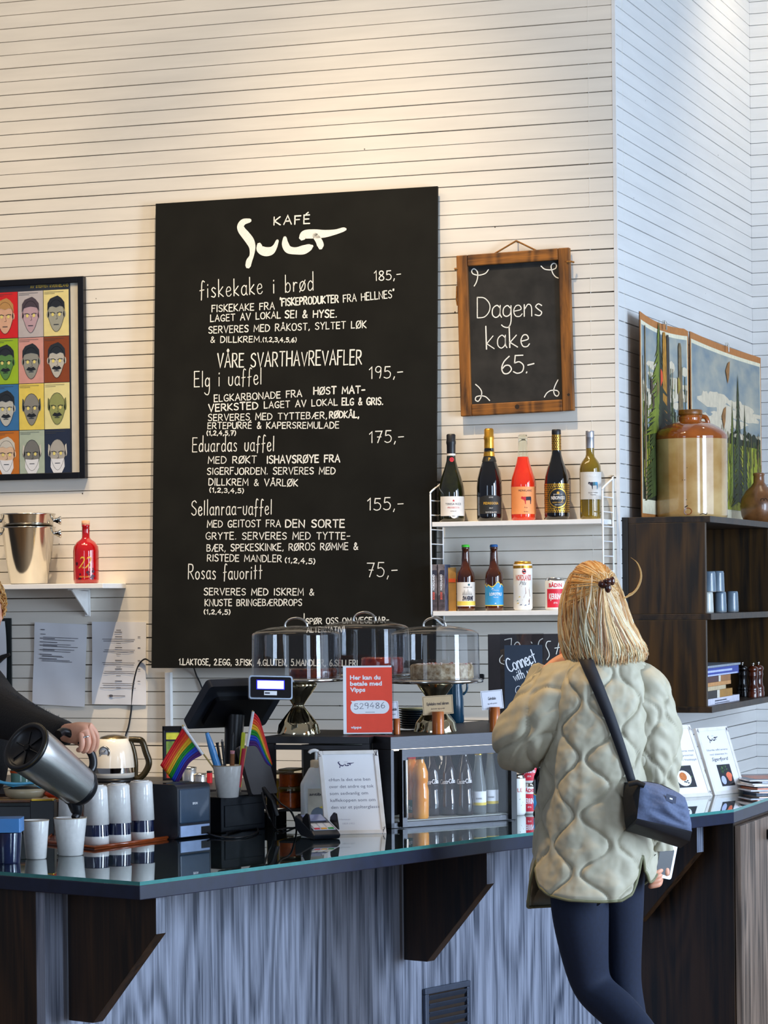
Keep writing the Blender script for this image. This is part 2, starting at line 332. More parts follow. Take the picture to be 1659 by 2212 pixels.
# ------------------------------------------------------------------ hand-lettering strokes (cap height 1; "~" = curved)
SF = {
'A': (.66, "0,0 .33,1 .66,0;.12,.36 .55,.38"), 'B': (.55, "0,0 0,1;~0,1 .42,.93 .45,.72 .3,.56 0,.52;~0,.52 .4,.5 .54,.28 .42,.05 0,0"),
'C': (.6, "~.6,.85 .4,1 .12,.85 0,.5 .1,.13 .36,0 .6,.13"), 'D': (.62, "0,0 0,1;~0,1 .35,.95 .6,.65 .58,.3 .35,.04 0,0"),
'E': (.5, ".48,1 0,1 0,0 .5,0;0,.52 .42,.53"), 'F': (.48, "0,0 0,1 .5,1;0,.54 .4,.56"),
'G': (.62, "~.58,.86 .38,1 .1,.83 0,.5 .1,.12 .36,0 .58,.12 .6,.42;.6,.42 .34,.42"), 'H': (.6, "0,0 0,1;.6,0 .6,1;0,.5 .6,.52"),
'I': (.1, ".05,0 .05,1"), 'J': (.45, "~.42,1 .44,.3 .3,.02 .1,.04 0,.2"), 'K': (.55, "0,0 0,1;.52,1 .03,.48 .55,0"),
'L': (.48, "0,1 0,0 .48,.02"), 'M': (.75, "0,0 .05,1 .38,.3 .7,1 .75,0"), 'N': (.62, "0,0 0,1 .6,0 .62,1"),
'O': (.66, "~.33,1 .1,.88 0,.5 .1,.1 .34,0 .58,.12 .66,.5 .56,.88 .33,1"), 'P': (.52, "0,0 0,1;~0,1 .4,.96 .52,.74 .4,.5 0,.44"),
'R': (.58, "0,0 0,1;~0,1 .4,.96 .5,.74 .38,.52 0,.47;.2,.48 .58,0"), 'S': (.54, "~.52,.87 .34,1 .08,.9 .04,.68 .28,.52 .5,.34 .46,.08 .22,0 0,.13"),
'T': (.6, ".3,0 .3,1;0,1 .6,1"), 'U': (.6, "~0,1 .01,.35 .12,.05 .32,0 .52,.08 .6,.4 .6,1"), 'V': (.64, "0,1 .32,0 .64,1"),
'Y': (.58, "0,1 .3,.5 .58,1;.3,.5 .27,0"), 'X': (.58, "0,1 .58,0;.56,1 0,0"), 'W': (.85, "0,1 .2,0 .43,.8 .64,0 .85,1"), 'Z': (.56, "0,1 .56,1 0,0 .56,0"),
'Æ': (.95, "0,0 .48,1 .95,1;.5,1 .5,0 .95,0;.2,.38 .5,.38;.5,.52 .86,.53"), 'Ø': (.66, "~.33,1 .1,.88 0,.5 .1,.1 .34,0 .58,.12 .66,.5 .56,.88 .33,1;0,-.08 .66,1.06"),
'Å': (.66, "0,0 .33,1 .66,0;.12,.36 .55,.38;~.33,1.05 .24,1.14 .33,1.24 .42,1.14 .33,1.05"), 'É': (.5, ".48,1 0,1 0,0 .5,0;0,.52 .42,.53;.18,1.12 .36,1.3"),
'1': (.25, "0,.78 .2,1 .2,0"), '2': (.5, "~.02,.8 .22,1 .46,.84 .4,.55 .2,.28 0,.02;0,.02 .52,.02"), '3': (.48, "~.02,.9 .26,1 .45,.8 .36,.58 .16,.53;~.16,.53 .4,.5 .5,.25 .3,0 0,.1"),
'4': (.55, ".36,1 .0,.36 .55,.38;.4,.62 .38,0"), '5': (.5, ".48,1 .1,1 .06,.58;~.06,.58 .3,.64 .5,.42 .44,.1 .2,0 0,.1"), '6': (.5, "~.4,1 .14,.7 .02,.32 .12,.03 .34,.02 .5,.24 .4,.46 .2,.47 .04,.28"),
'7': (.5, "0,1 .5,1 .18,0;.14,.5 .44,.5"), '8': (.48, "~.25,.54 .05,.7 .1,.95 .3,1 .44,.84 .34,.6 .1,.4 .0,.16 .2,0 .42,.06 .46,.3 .25,.54"), '9': (.46, "~.44,.75 .3,.5 .06,.58 .04,.85 .22,1 .42,.9 .44,.7 .42,.3 .34,0"), '0': (.52, "~.26,1 .06,.85 0,.5 .06,.12 .26,0 .46,.12 .52,.5 .46,.86 .26,1"),
',': (.12, ".1,.08 .02,-.16"), '.': (.1, ".03,.0 .07,.06"), '-': (.4, "0,.45 .4,.47"), '(': (.18, "~.16,1.05 .02,.7 .02,.3 .16,-.1"), ')': (.18, "~.02,1.05 .16,.7 .16,.3 .02,-.1"),
'&': (.6, "~.6,.02 .3,.42 .14,.78 .26,1 .4,.84 .3,.6 .06,.36 .06,.1 .26,0 .5,.2 .58,.42"), "'": (.12, ".1,1.1 .06,.85"), '"': (.2, ".02,1.15 .02,.92;.16,1.17 .15,.94"), '!': (.1, ".05,1.1 .05,.3;.05,.02 .06,.08"), ':': (.1, ".05,.5 .06,.56;.05,.05 .06,.11"),
' ': (.42, ""),
'a': (.42, "~.4,.42 .24,.56 .04,.42 .02,.14 .18,0 .36,.12 .4,.4;~.4,.55 .39,.15 .46,0"), 'b': (.4, ".02,1 .02,0;~.02,.36 .2,.55 .38,.4 .36,.1 .16,0 .02,.12"),
'd': (.42, "~.38,.4 .2,.54 .02,.36 .04,.08 .2,0 .38,.16;.4,1.05 .4,0"), 'e': (.4, "~.03,.26 .36,.34 .3,.53 .12,.52 .01,.28 .1,.03 .3,0 .42,.12"),
'f': (.36, "~.38,.98 .24,1.05 .16,.85 .14,.3 .12,-.12;.0,.46 .34,.5"), 'g': (.42, "~.38,.42 .22,.56 .04,.42 .03,.14 .18,.03 .36,.14 .4,.42;~.4,.55 .4,-.2 .28,-.5 .06,-.48 -.06,-.38"),
'h': (.42, ".02,1 .02,0;~.02,.3 .2,.54 .36,.44 .38,0"), 'i': (.12, ".06,.54 .06,0;.06,.74 .07,.8"), 'k': (.4, ".02,1 .02,0;.36,.56 .04,.24 .4,0"), 'l': (.12, ".06,1.02 .06,0"),
'n': (.42, ".02,.54 .02,0;~.02,.3 .2,.55 .36,.44 .38,0"), 'o': (.42, "~.21,.54 .03,.42 .02,.14 .2,0 .38,.12 .4,.4 .21,.54"), 'ø': (.42, "~.21,.54 .03,.42 .02,.14 .2,0 .38,.12 .4,.4 .21,.54;-.02,-.06 .42,.6"),
'r': (.32, ".04,.55 .04,0;~.04,.3 .16,.52 .32,.5"), 's': (.36, "~.34,.48 .18,.56 .05,.44 .18,.3 .34,.16 .24,.01 .02,.06"), 't': (.34, ".16,.95 .15,0;0,.56 .34,.58"), 'u': (.42, "~.02,.55 .03,.14 .16,0 .34,.12 .4,.3;.4,.56 .41,0"),
'v': (.4, "~.02,.58 .02,.14 .2,0 .36,.14 .38,.6"), 'w': (.6, "0,.54 .14,0 .3,.45 .44,0 .6,.54"), 'c': (.38, "~.36,.46 .2,.55 .03,.4 .03,.12 .18,0 .38,.1"), 'm': (.62, ".02,.54 .02,0;~.02,.3 .16,.54 .3,.42 .31,0;~.31,.3 .44,.54 .58,.42 .6,0"), 'p': (.42, ".02,.54 .02,-.4;~.02,.36 .2,.55 .38,.4 .36,.1 .16,0 .02,.12"), 'j': (.2, "~.12,.54 .12,-.2 .0,-.42;.12,.74 .13,.8"),
}
def handline(mb, txt, p0, p1, h, w, fn, m, jit=0.02, sp=0.22):
    """write txt from p0 to p1 (surface coordinates), capital height h, stroke w"""
    adv = sum(SF.get(c_, SF[' '])[0] + sp for c_ in txt) - sp
    a = Vector(p0); b = Vector(p1); L = (b - a).length; k = L / adv
    ex = (b - a).normalized(); ey = Vector((-ex.y, ex.x))
    if ey.y < 0: ey = -ey
    x = 0.0
    rnd = random.Random(txt)
    for c_ in txt:
        wd, g = SF.get(c_, SF[' '])
        dy = rnd.uniform(-jit, jit) * h; hs = 1 + rnd.uniform(-.05, .05)
        for st in filter(None, g.split(';')):
            cur = st[0] == '~'
            pts = [tuple(float(q) for q in p.split(',')) for p in st.lstrip('~').split()]
            if cur: pts = smoothpts(pts, 4)
            P = [a + ex * ((x + u) * k) + ey * (v * h * hs + dy) for u, v in pts]
            mb.stroke([(p.x, p.y) for p in P], w * rnd.uniform(.85, 1.15), fn, m)
        x += wd + sp
# ------------------------------------------------------------------ shell
XC = on_y(1341, 1291, 0).x            # outside corner of the boarded wall
YF = 2.25                              # far wall
m_paint = mat('white_painted_boards', '#e3dccf', rough=0.55, var=0.05, scale=3.0, bump=0.12, stretch=(1, 1, 9), detail=6)
m_paint2 = mat('daylit_white_painted_boards', '#dfdfdd', rough=0.5, var=0.04, scale=3.0, bump=0.08, stretch=(1, 1, 9), detail=6)  # same white boards, with cool daylight put into the colour
m_gap = mat('board_gap', '#2a1c10', rough=0.9)
BS = 0.0505; Z0 = 3.641 - 72 * BS
def boards(name, m, along, L0, L1, fn, seed, gmin, gmax, faint=0.25, z_top=4.7):
    rnd = random.Random(seed); mb = MB()
    n = max(2, int((L1 - L0) / 0.16)); us = [L0 + (L1 - L0) * i / n for i in range(n + 1)]
    k = -1; gp = None
    nb = int((z_top - 0.0) / BS)
    gaps = []
    for j in range(nb + 2):
        base = rnd.uniform(gmin, gmax) * (0.25 if rnd.random() < faint else 1)
        gaps.append([max(0.0002, base * (0.7 + 0.8 * noise.noise((u * 1.7, j * 3.3, seed)))) for u in us])
    for j in range(nb):
        za, zb = Z0 + j * BS, Z0 + (j + 1) * BS
        off = rnd.uniform(0, 0.0008)
        lo = [za + g / 2 for g in gaps[j]]; hi = [zb - g / 2 for g in gaps[j + 1]]
        rows = [[fn(u, z, 0.010) for u, z in zip(us, lo)], [fn(u, z + 0.0012, off) for u, z in zip(us, lo)],
                [fn(u, z - 0.0012, off) for u, z in zip(us, hi)], [fn(u, z, 0.010) for u, z in zip(us, hi)]]
        mb.grid(rows, m, smooth=False)
    mb.grid([[fn(L0, 0, 0.0095), fn(L1, 0, 0.0095)], [fn(L0, z_top, 0.0095), fn(L1, z_top, 0.0095)]], m_gap, smooth=False)
    # solid core behind the boards
    mb.grid([[fn(L0, 0, 0.10), fn(L1, 0, 0.10)], [fn(L0, z_top, 0.10), fn(L1, z_top, 0.10)]], m, smooth=False, flip=True)
    # a few old screw holes
    for _ in range(26):
        u, z = rnd.uniform(L0 + .1, L1 - .05), rnd.uniform(0.9, 3.4); r = rnd.uniform(.0012, .0026)
        mb.add([fn(u + r * math.cos(a), z + r * 1.2 * math.sin(a), -0.0006) for a in [i * PI / 4 for i in range(8)]], [tuple(range(8))], m_gap)
    return tag(mb.build(name), kind='structure')
boards('wall_back', m_paint, 'x', -3.2, XC, lambda u, z, o: (u, o, z), 3, 0.0007, 0.0028)
boards('wall_right', m_paint2, 'y', 0.0, YF, lambda u, z, o: (XC - o, u, z), 5, 0.0005, 0.0026)
boards('wall_far', m_paint2, 'x', XC, 3.2, lambda u, z, o: (u, YF + o, z), 9, 0.0003, 0.0006, 0.5)
c_ = MB(); c_.box((XC - 0.006, 0.006, 2.35), (0.013, 0.013, 4.7), m_paint2)
tag(c_.build('trim_corner'), kind='structure')
fl = MB(); fl.box((0, -3.5, -0.02), (9, 13, 0.04), wood('floor_oak', '#5a4632', '#8a6f52', 0.4, sz=38, sx=3))
tag(fl.build('floor'), kind='structure')

# ------------------------------------------------------------------ bar counter (front bar, end panel, brackets)
ZG = 0.905                             # top of the glass sheet
EDGE = [on_z(302, 1905, ZG), on_z(1060, 1808, ZG), on_z(1585, 1748, ZG), on_z(1760, 1690, ZG)]
A = EDGE[0]
ev = (EDGE[1] - A).normalized()        # along the front edge
nv = Vector((ev.y, -ev.x, 0))          # outward
if nv.dot(fw) > 0: nv = -nv
def off(p, o): return Vector((p.x, p.y, 0)) - nv * o
n3 = Vector(((EDGE[3] - EDGE[2]).y, -(EDGE[3] - EDGE[2]).x, 0)).normalized()
if n3.dot(fw) > 0: n3 = -n3
back = [Vector((EDGE[3].x, EDGE[3].y, 0)) - n3 * 0.9, off(EDGE[2], 1.15), off(EDGE[1], 1.25), off(A + ev * 1.1, 1.3), off(A + ev * 0.9, 1.27), off(A, 1.27)]
top_poly = [(p.x, p.y) for p in EDGE] + [(p.x, p.y) for p in back]
def inset(poly, d):                    # shrink towards centroid only on the front side
    return poly
m_slab = mat('dark_lacquered_worktop', '#0d1730', rough=0.4, var=0.25, scale=25, coat=0.3)
m_glass = mat('clear_counter_glass', '#dff2ee', rough=0.0, var=0.0, trans=1.0, ior=1.5)
m_gedge = mat('green_glass_edge', '#4f9c98', rough=0.15, var=0.1, trans=0.35, ior=1.5)
m_front = wood('weathered_grey_veneer', '#2c3444', '#8c92a2', 0.45, sx=85, sz=2.2, bump=0.3, contrast=(0.30, 0.66))
m_brown = wood('dark_brown_veneer', '#120b06', '#3a2513', 0.42, sx=45, sz=1.4, bump=0.2)
m_brown2 = wood('warm_grey_brown_veneer', '#3a3029', '#8a7566', 0.45, sx=40, sz=1.3, bump=0.2)
mb = MB(); mb.prism(top_poly, ZG - 0.043, ZG - 0.009, m_slab)
slab = tag(mb.build('countertop', bevel=0.002), 'long dark countertop with glass cover running across the bar front', 'countertop')
mb = MB(); N = len(top_poly)
vs = [(x, y, ZG - 0.0088) for x, y in top_poly] + [(x, y, ZG) for x, y in top_poly]
fs = [(i, (i + 1) % N, N + (i + 1) % N, N + i) for i in range(N)]
ar = sum(top_poly[i][0] * top_poly[(i + 1) % N][1] - top_poly[(i + 1) % N][0] * top_poly[i][1] for i in range(N))
if ar < 0: fs = [f[::-1] for f in fs]
mb.add(vs, fs, m_gedge)
caps = [tuple(range(N - 1, -1, -1)), tuple(range(N, 2 * N))]
if ar < 0: caps = [c[::-1] for c in caps]
mb.add(vs, caps, m_glass)
mb.build('glass_sheet', parent=slab)
# body of the bar: weathered front, dark end
OV = 0.33
f0 = off(A + ev * 0.02, OV); f1 = off(EDGE[2] - ev * 0.0, OV); f1 = off(A + ev * ((EDGE[2] - A).dot(ev)), OV)
b0 = off(A + ev * 0.02, 1.2); b1 = f1 - nv * 0.7
bar = thing('bar_counter', 'bar counter body with weathered blue-grey wood front below the countertop', 'bar counter', (0, 0, 0))
mb = MB(); q = 0.03
mb.prism([(f0.x, f0.y), (f1.x, f1.y), ((f1 - nv * q).x, (f1 - nv * q).y), ((f0 - nv * q).x, (f0 - nv * q).y)], 0.0, ZG - 0.043, m_front)
mb.build('front_panel', parent=bar, bevel=0.0015)
mb = MB(); g0 = f0 - nv * q
mb.prism([(g0.x, g0.y), (b0.x, b0.y), ((b0 + ev * q).x, (b0 + ev * q).y), ((g0 + ev * q).x, (g0 + ev * q).y)], 0.0, ZG - 0.043, m_brown)
tag(mb.build('end_panel', parent=bar, bevel=0.0015), 'dark brown end panel')
def bracket(s, th=0.036, lab=''):
    a = A + ev * s; o = thing('counter_bracket', lab, 'bracket', (a.x, a.y, 0), math.atan2(nv.y, nv.x), 'brackets under the countertop')
    zt = ZG - 0.043; D = OV - 0.025
    pts = [(-D - 0.02 + 0.015, zt), (-0.022, zt), (-0.022, zt - 0.088), (-D + 0.075, zt - 0.315), (-D - 0.005, zt - 0.315)]
    X = Matrix(((1, 0, 0, 0), (0, 0, 1, 0), (0, 1, 0, 0), (0, 0, 0, 1)))
    mb = MB(); mb.prism([(u, v) for u, v in pts], -th / 2, th / 2, m_brown, X)
    mb.f = [f[::-1] for f in mb.f]
    b = mb.build('plate', parent=o, bevel=0.0012)
    mb = MB(); mb.box((-0.0215, 0, zt - 0.044), (0.0016, th, 0.088), m_front)
    mb.build('edge_band', parent=o)
    return o
def s_at(px):                          # arc position along the front edge seen at column px
    u = (px - PX) / F; p0 = A - C
    a0, d0 = p0.dot(rt), p0.dot(fw); a1, d1 = ev.dot(rt), ev.dot(fw)
    return (u * d0 - a0) / (a1 - u * d1)
bracket(s_at(356), lab='dark wooden bracket at the free corner end of the countertop')
bracket(s_at(1068), lab='dark wooden bracket above the ventilation grille')
bracket(s_at(1520), lab='dark wooden bracket behind the woman, beside the drawer unit')
# drawer unit closing the bar at the right
p = EDGE[2] - nv * 0.008 + ev * 0.01; e3 = (EDGE[3] - EDGE[2]).normalized()
du = thing('drawer_unit', 'brown wooden drawer unit with black handle at far right end of the bar', 'cabinet', (0, 0, 0))
i0 = p - nv * 0.55; i1 = p + e3 * 0.8; 
mb = MB(); mb.prism([(p.x, p.y), (i1.x, i1.y), ((i1 - n3 * .5).x, (i1 - n3 * .5).y), (i0.x, i0.y)], 0.0, ZG - 0.044, m_brown)
tag(mb.build('side_panel', parent=du, bevel=0.002), 'dark brown side')
mb = MB(); a = p + n3 * 0.002 + e3 * 0.006; b = a + e3 * 0.78; t2 = n3 * 0.02
mb.prism([((a + t2).x, (a + t2).y), ((b + t2).x, (b + t2).y), (b.x, b.y), (a.x, a.y)], 0.05, ZG - 0.052, m_brown2)
tag(mb.build('drawer_front', parent=du, bevel=0.002), 'lighter grey-brown front')
h0 = on_z(1650, 1803, 0.86); 
hp = a + t2 + e3 * 0.20
mb = MB(); ang = math.atan2(e3.y, e3.x)
hz = 0.80
for px_ in range(20):
    pass
hh = a + t2; u_ = None
for i in range(400):                   # find where column 1650 meets the drawer front
    tpt = a + t2 + e3 * (i * 0.002); r_ = tpt - C
    if PX + F * r_.dot(rt) / r_.dot(fw) > 1650: hh = tpt; break
dz_ = 1.56 - (1803 - 1283) * dep(hh) / F
mb.box((0.06, -0.018, 0), (0.12, 0.03, 0.034), mat('black_metal', '#0c0d10', 0.35, 0.6), None)
mb.build('drawer_handle', parent=du, loc=(hh.x, hh.y, dz_), rot=(0, 0, ang), bevel=0.003)
# ventilation grille
gr_s = (s_at(908), s_at(1012))
def on_front(px, py):                  # hit the weathered front plane
    r = ray(px, py); P0 = f0
    n_ = nv; t = ((P0 - C).x * n_.x + (P0 - C).y * n_.y) / (r.x * n_.x + r.y * n_.y)
    return C + r * t
g1 = on_front(912, 2136); g2 = on_front(1010, 2115)
gw = Vector((g2.x - g1.x, g2.y - g1.y, 0)).length
gz = g1.z
gr = thing('vent_grille', 'grey metal ventilation grille set low in the bar front', 'grille', (g1.x, g1.y, 0), math.atan2(ev.y, ev.x))
m_gr = mat('grey_painted_metal', '#4a5262', 0.4, 0.5)
mb = MB(); hgt = 0.34; fwd = 0.017
for c, d in (((gw / 2, -.006, gz - fwd / 2), (gw, .012, fwd)), ((gw / 2, -.006, gz - hgt + fwd / 2), (gw, .012, fwd)), ((fwd / 2, -.006, gz - hgt / 2), (fwd, .012, hgt - 2 * fwd)), ((gw - fwd / 2, -.006, gz - hgt / 2), (fwd, .012, hgt - 2 * fwd))): mb.box(c, d, m_gr)
mb.build('frame', parent=gr, bevel=0.002)
mb = MB(); mb.box((gw / 2, -.001, gz - hgt / 2), (gw - 2 * fwd, .002, hgt - 2 * fwd), m_gap); mb.build('backing', parent=gr)
for i in range(13):
    z = gz - fwd - 0.012 - i * 0.0235
    mb = MB(); mb.box((0, 0, 0), (gw - 2 * fwd, .003, .018), m_gr, T(gw / 2, -.007, z) @ R('X', 38)); mb.build('slat', parent=gr)
# ------------------------------------------------------------------ things on the back wall
m_chalk = mat('white_chalk', '#e8e6dc', rough=0.9, var=0.12, scale=300)
m_board = mat('black_chalkboard', '#0e0e0a', rough=0.7, var=0.25, scale=6, col2='#141410', spec=.2)
m_board2 = mat('grey_dusted_chalkboard', '#161614', rough=0.8, var=0.35, scale=14, col2='#2a2825', detail=6)
m_blackp = mat('black_plastic', '#0d0e12', rough=0.35, var=0.2)
m_black_fr = mat('black_lacquered_frame', '#0b0d14', rough=0.35, var=0.2)
m_white = mat('white_paint', '#ecebe8', rough=0.4, var=0.03)
m_paper = mat('white_paper', '#eceef2', rough=0.7, var=0.03, scale=8)
m_ink = mat('dark_ink', '#2c2c3c', rough=0.8)
m_red = mat('red_print', '#c8202c', rough=0.6)
m_goldp = mat('gold_print', '#d9a63a', rough=0.4)

def plane_frame(O, X, Zv):             # local frame with -y facing the room
    X = X.normalized(); Zv = (Zv - X * Zv.dot(X)).normalized(); Y = Zv.cross(X)
    m = Matrix((X, Y, Zv)).transposed().to_4x4(); m.translation = O; return m
def hit(mx):                           # pixel -> (u,v) on the local plane y=0
    inv = mx.inverted(); o = inv @ C; r3 = inv.to_3x3()
    def f(px, py, sc=None, ox=0, oy=0):
        if sc: px, py = px / sc + ox, py / sc + oy
        d = r3 @ ray(px, py); p = o + d * (-o.y / d.y); return (p.x, p.z)
    return f
def sult_logo(mb, f, m, y=-0.0008):
    """brush-like logo, f maps logo units (x right, y down) to surface (u,v,width scale)"""
    fn = flat(y)
    for pts in ([(570, 198, 20), (535, 206, 32), (518, 228, 36), (524, 252, 40), (548, 282, 44), (572, 315, 44), (584, 350, 34), (580, 395, 24), (566, 425, 32), (560, 452, 30)],
                [(622, 335, 26), (628, 358, 40), (655, 372, 46), (688, 368, 42), (710, 345, 26), (724, 312, 16)],
                [(766, 296, 20), (768, 330, 36), (785, 360, 38), (825, 368, 36), (870, 362, 46), (905, 348, 34), (918, 342, 16)],
                [(862, 292, 36), (880, 276, 44), (930, 273, 46), (990, 272, 38), (1050, 262, 26), (1092, 249, 22), (1105, 247, 14)],
                [(935, 282, 30), (955, 310, 34), (965, 335, 36), (966, 348, 26)]):
        P = smoothpts(pts, 5)
        q = [f(p[0], p[1]) for p in P]
        k = abs(f(100, 0)[0] - f(0, 0)[0]) / 100
        mb.stroke([(a, b, p[2] * k) for (a, b), p in zip(q, P)], 0, fn, m)

# --- large menu board, its foot standing off the wall
TL = on_y(336, 440, -0.030); TR = on_y(945, 405, -0.030)
lo, hi = -0.30, -0.03
for _ in range(50):
    mid = (lo + hi) / 2
    if on_y(319, 1443, mid).x < TL.x: hi = mid
    else: lo = mid
    if on_y(319, 1443, -0.30).x > on_y(319, 1443, -0.03).x: pass
yb = None; best = 9
for i in range(300):
    yy = -0.03 - i * 0.001; dx = abs(on_y(319, 1443, yy).x - TL.x)
    if dx < best: best, yb = dx, yy
yb = max(yb, -0.11)
BL = on_y(319, 1443, yb); BL.x = TL.x
BMX = plane_frame(TL, Vector((1, 0, 0)), TL - BL)
bw, bh = TR.x - TL.x, (TL - BL).length
menu = thing('menu_board', 'tall black chalkboard menu hanging on the white boarded wall', 'menu board', None, mtx=BMX)
mb = MB(); mb.box((bw / 2, 0.006, -bh / 2), (bw, 0.012, bh), m_board)
mb.build('panel', parent=menu, bevel=0.001)
H = hit(BMX)
def bline(txt, x0, y0, x1, y1, h, bold=False, mbx=None, sp=0.22):
    a, b = H(x0, y0), H(x1, y1); k = bw / 609 * .86
    handline(mbx, txt, a, b, h * k, (3.0 if bold else 2.2) * k, flat(-0.0008), m_chalk, sp=sp)
mb = MB(); bline('KAFÉ', 592, 486, 669, 483, 20, True, mb, 0.3); mb.build('cafe_name', parent=menu)
mb = MB(); sult_logo(mb, lambda x, y: H(x, y, 2.592, 320, 400), m_chalk); mb.build('logo', parent=menu)
dishes = [
 [('fiskekake i brød', 432, 644, 677, 627, 40), ('185,-', 809, 607, 866, 602, 22), ('FISKEKAKE FRA', 458, 674, 593, 668, 16), ("'FISKEPRODUKTER", 605, 661, 731, 653, 17, 1), ('FRA HELLNES"', 742, 653, 852, 643, 17),
  ('LAGET AV LOKAL', 455, 695, 606, 687, 15.5), ('SEI & HYSE.', 616, 687, 727, 685, 17, 1), ('SERVERES MED RÅKOST, SYLTET LØK', 451, 720, 791, 708, 16), ('& DILLKREM.', 455, 740, 565, 739, 14), ('(1,2,3,4,5,6)', 568, 738, 640, 739, 10)],
 [('VÅRE SVARTHAVREVAFLER', 470, 794, 781, 787, 33, 1)],
 [('Elg i vaffel', 420, 836, 565, 830, 37), ('195,-', 798, 818, 870, 815, 26), ('ELGKARBONADE FRA', 463, 868, 652, 857, 15.5), ('HØST MAT-', 678, 852, 788, 849, 16, 1), ('VERKSTED', 451, 889, 557, 883, 16, 1), ('LAGET AV LOKAL', 571, 882, 729, 875, 15), ('ELG & GRIS.', 739, 875, 827, 874, 16, 1),
  ('SERVERES MED TYTTEBÆR,', 450, 909, 706, 904, 15), ('RØDKÅL,', 712, 903, 775, 902, 15, 1), ('ERTEPURRÉ & KAPERSREMULADE', 449, 926, 732, 925, 14.5), ('(1,2,4,5,7)', 447, 940, 509, 940, 10)],
 [('Eduardas vaffel', 416, 976, 592, 974, 35), ('175,-', 798, 957, 872, 955, 26), ('MED RØKT', 450, 1001, 554, 1000, 16), ('ISHAVSRØYE FRA', 577, 1001, 734, 998, 17, 1), ('SIGERFJORDEN. SERVERES MED', 448, 1025, 724, 1024, 15.5), ('DILLKREM & VÅRLØK', 451, 1048, 643, 1050, 15.5), ('(1,2,3,4,5)', 453, 1063, 526, 1065, 10)],
 [('Sellanraa-vaffel', 414, 1113, 587, 1111, 35), ('155,-', 794, 1102, 871, 1101, 27), ('MED GEITOST FRA', 448, 1139, 606, 1138, 15.5), ('DEN SORTE', 617, 1139, 744, 1139, 17, 1), ('GRYTE. SERVERES MED TYTTE-', 445, 1165, 756, 1165, 16), ('BÆR, SPEKESKINKE, RØROS RØMME &', 447, 1191, 773, 1187, 16), ('RISTEDE MANDLER', 448, 1212, 608, 1214, 15.5), ('(1,2,4,5)', 616, 1215, 680, 1218, 11)],
 [('Rosas favoritt', 407, 1251, 566, 1251, 34), ('75,-', 793, 1246, 858, 1246, 31), ('SERVERES MED ISKREM &', 441, 1285, 678, 1286, 15.5), ('KNUSTE BRINGEBÆRDROPS', 443, 1309, 652, 1308, 15), ('(1,2,4,5)', 441, 1326, 497, 1327, 10)],
 [('!', 655, 1340, 659, 1340, 14), ('SPØR OSS OM VEGETAR-', 661, 1348, 840, 1345, 13), ('ALTERNATIV!', 663, 1366, 744, 1365, 12), ('1.LAKTOSE, 2.EGG, 3.FISK, 4.GLUTEN, 5.MANDLER, 6.SELLERI', 387, 1436, 772, 1439, 14)],
]
for d in dishes:
    for l in d:
        mb = MB(); bline(*l[:6], bold=len(l) > 6, mbx=mb); mb.build('chalk_lettering', parent=menu)

# --- wooden framed chalkboard "Dagens kake"
P = [on_y(x, y, -0.022) for x, y in ((987, 553), (1233, 535), (1241, 887), (997, 900))]
KX = plane_frame(P[3], P[2] - P[3], P[0] - P[3]); kw = (P[2] - P[3]).length; kh = (P[0] - P[3]).length
cake = thing('framed_chalkboard', 'small chalkboard in rustic wooden frame reading Dagens kake', 'chalkboard', None, mtx=KX)
m_rust = wood('rustic_orange_wood', '#3d2308', '#9a5f1e', 0.6, sx=26, sz=3, bump=0.5)
m_rusth = wood('rustic_orange_wood_rail', '#3d2308', '#9a5f1e', 0.6, sx=3, sz=60, bump=0.5)
fwid = 0.041
for nm, c, d, m in (('frame_stile', (fwid / 2, 0, kh / 2), (fwid, 0.022, kh), m_rust), ('frame_stile', (kw - fwid / 2, 0, kh / 2), (fwid, 0.022, kh), m_rust),
                    ('frame_rail', (kw / 2, 0, kh - fwid / 2), (kw - 2 * fwid - .002, 0.022, fwid), m_rusth), ('frame_rail', (kw / 2, 0, fwid / 2), (kw - 2 * fwid - .002, 0.022, fwid), m_rusth)):
    mb = MB(); mb.box(c, d, m); mb.build(nm, parent=cake, bevel=0.003)
mb = MB(); mb.box((kw / 2, 0.004, kh / 2), (kw - 2 * fwid + .004, 0.006, kh - 2 * fwid + .004), m_board2); mb.build('slate', parent=cake)
m_rope = mat('jute_rope', '#8a5a22', rough=0.9, var=0.3, scale=200, bump=0.6)
H2 = hit(KX)
r0, r1, r2 = H2(1060, 546), H2(1115, 521), H2(1168, 540)
mb = MB(); mb.tube(smoothpts([(r0[0], 0.004, r0[1] - .01), (r1[0] - .01, 0.0, r1[1] - .004), (r1[0], -0.002, r1[1]), (r1[0] + .01, 0.0, r1[1] - .004), (r2[0], 0.004, r2[1] - .01)], 5), 0.0032, m_rope)
for x, y in ((991, 581), (1233, 566)):
    q = H2(x, y); s_ = 1 if x > 1100 else -1
    mb.tube([(q[0] - .012, -0.0125, q[1]), (q[0] + s_ * .004, -0.013, q[1]), (q[0] + s_ * .012, -.002, q[1] - .002)], 0.0034, m_rope)
q = H2(988, 648); mb.tube([(q[0], 0, q[1] + .05), (q[0] - .003, 0, q[1]), (q[0], 0, q[1] - .02)], 0.003, m_rope)
mb.build('rope', parent=cake)
mb = MB(); mb.tube([(r1[0], 0.02, r1[1] - .002), (r1[0], -0.004, r1[1] - .001)], 0.0025, mat('steel_nail', '#777a80', .3, .9)); mb.build('nail', parent=cake)
fn2 = flat(0.0002); k2 = kw / 246
mb = MB()
def k_line(txt, x0, y0, x1, y1, h, w=2.4, sp=.1): handline(mb, txt, H2(x0, y0), H2(x1, y1), h * k2, w * k2, fn2, m_chalk, jit=.01, sp=sp)
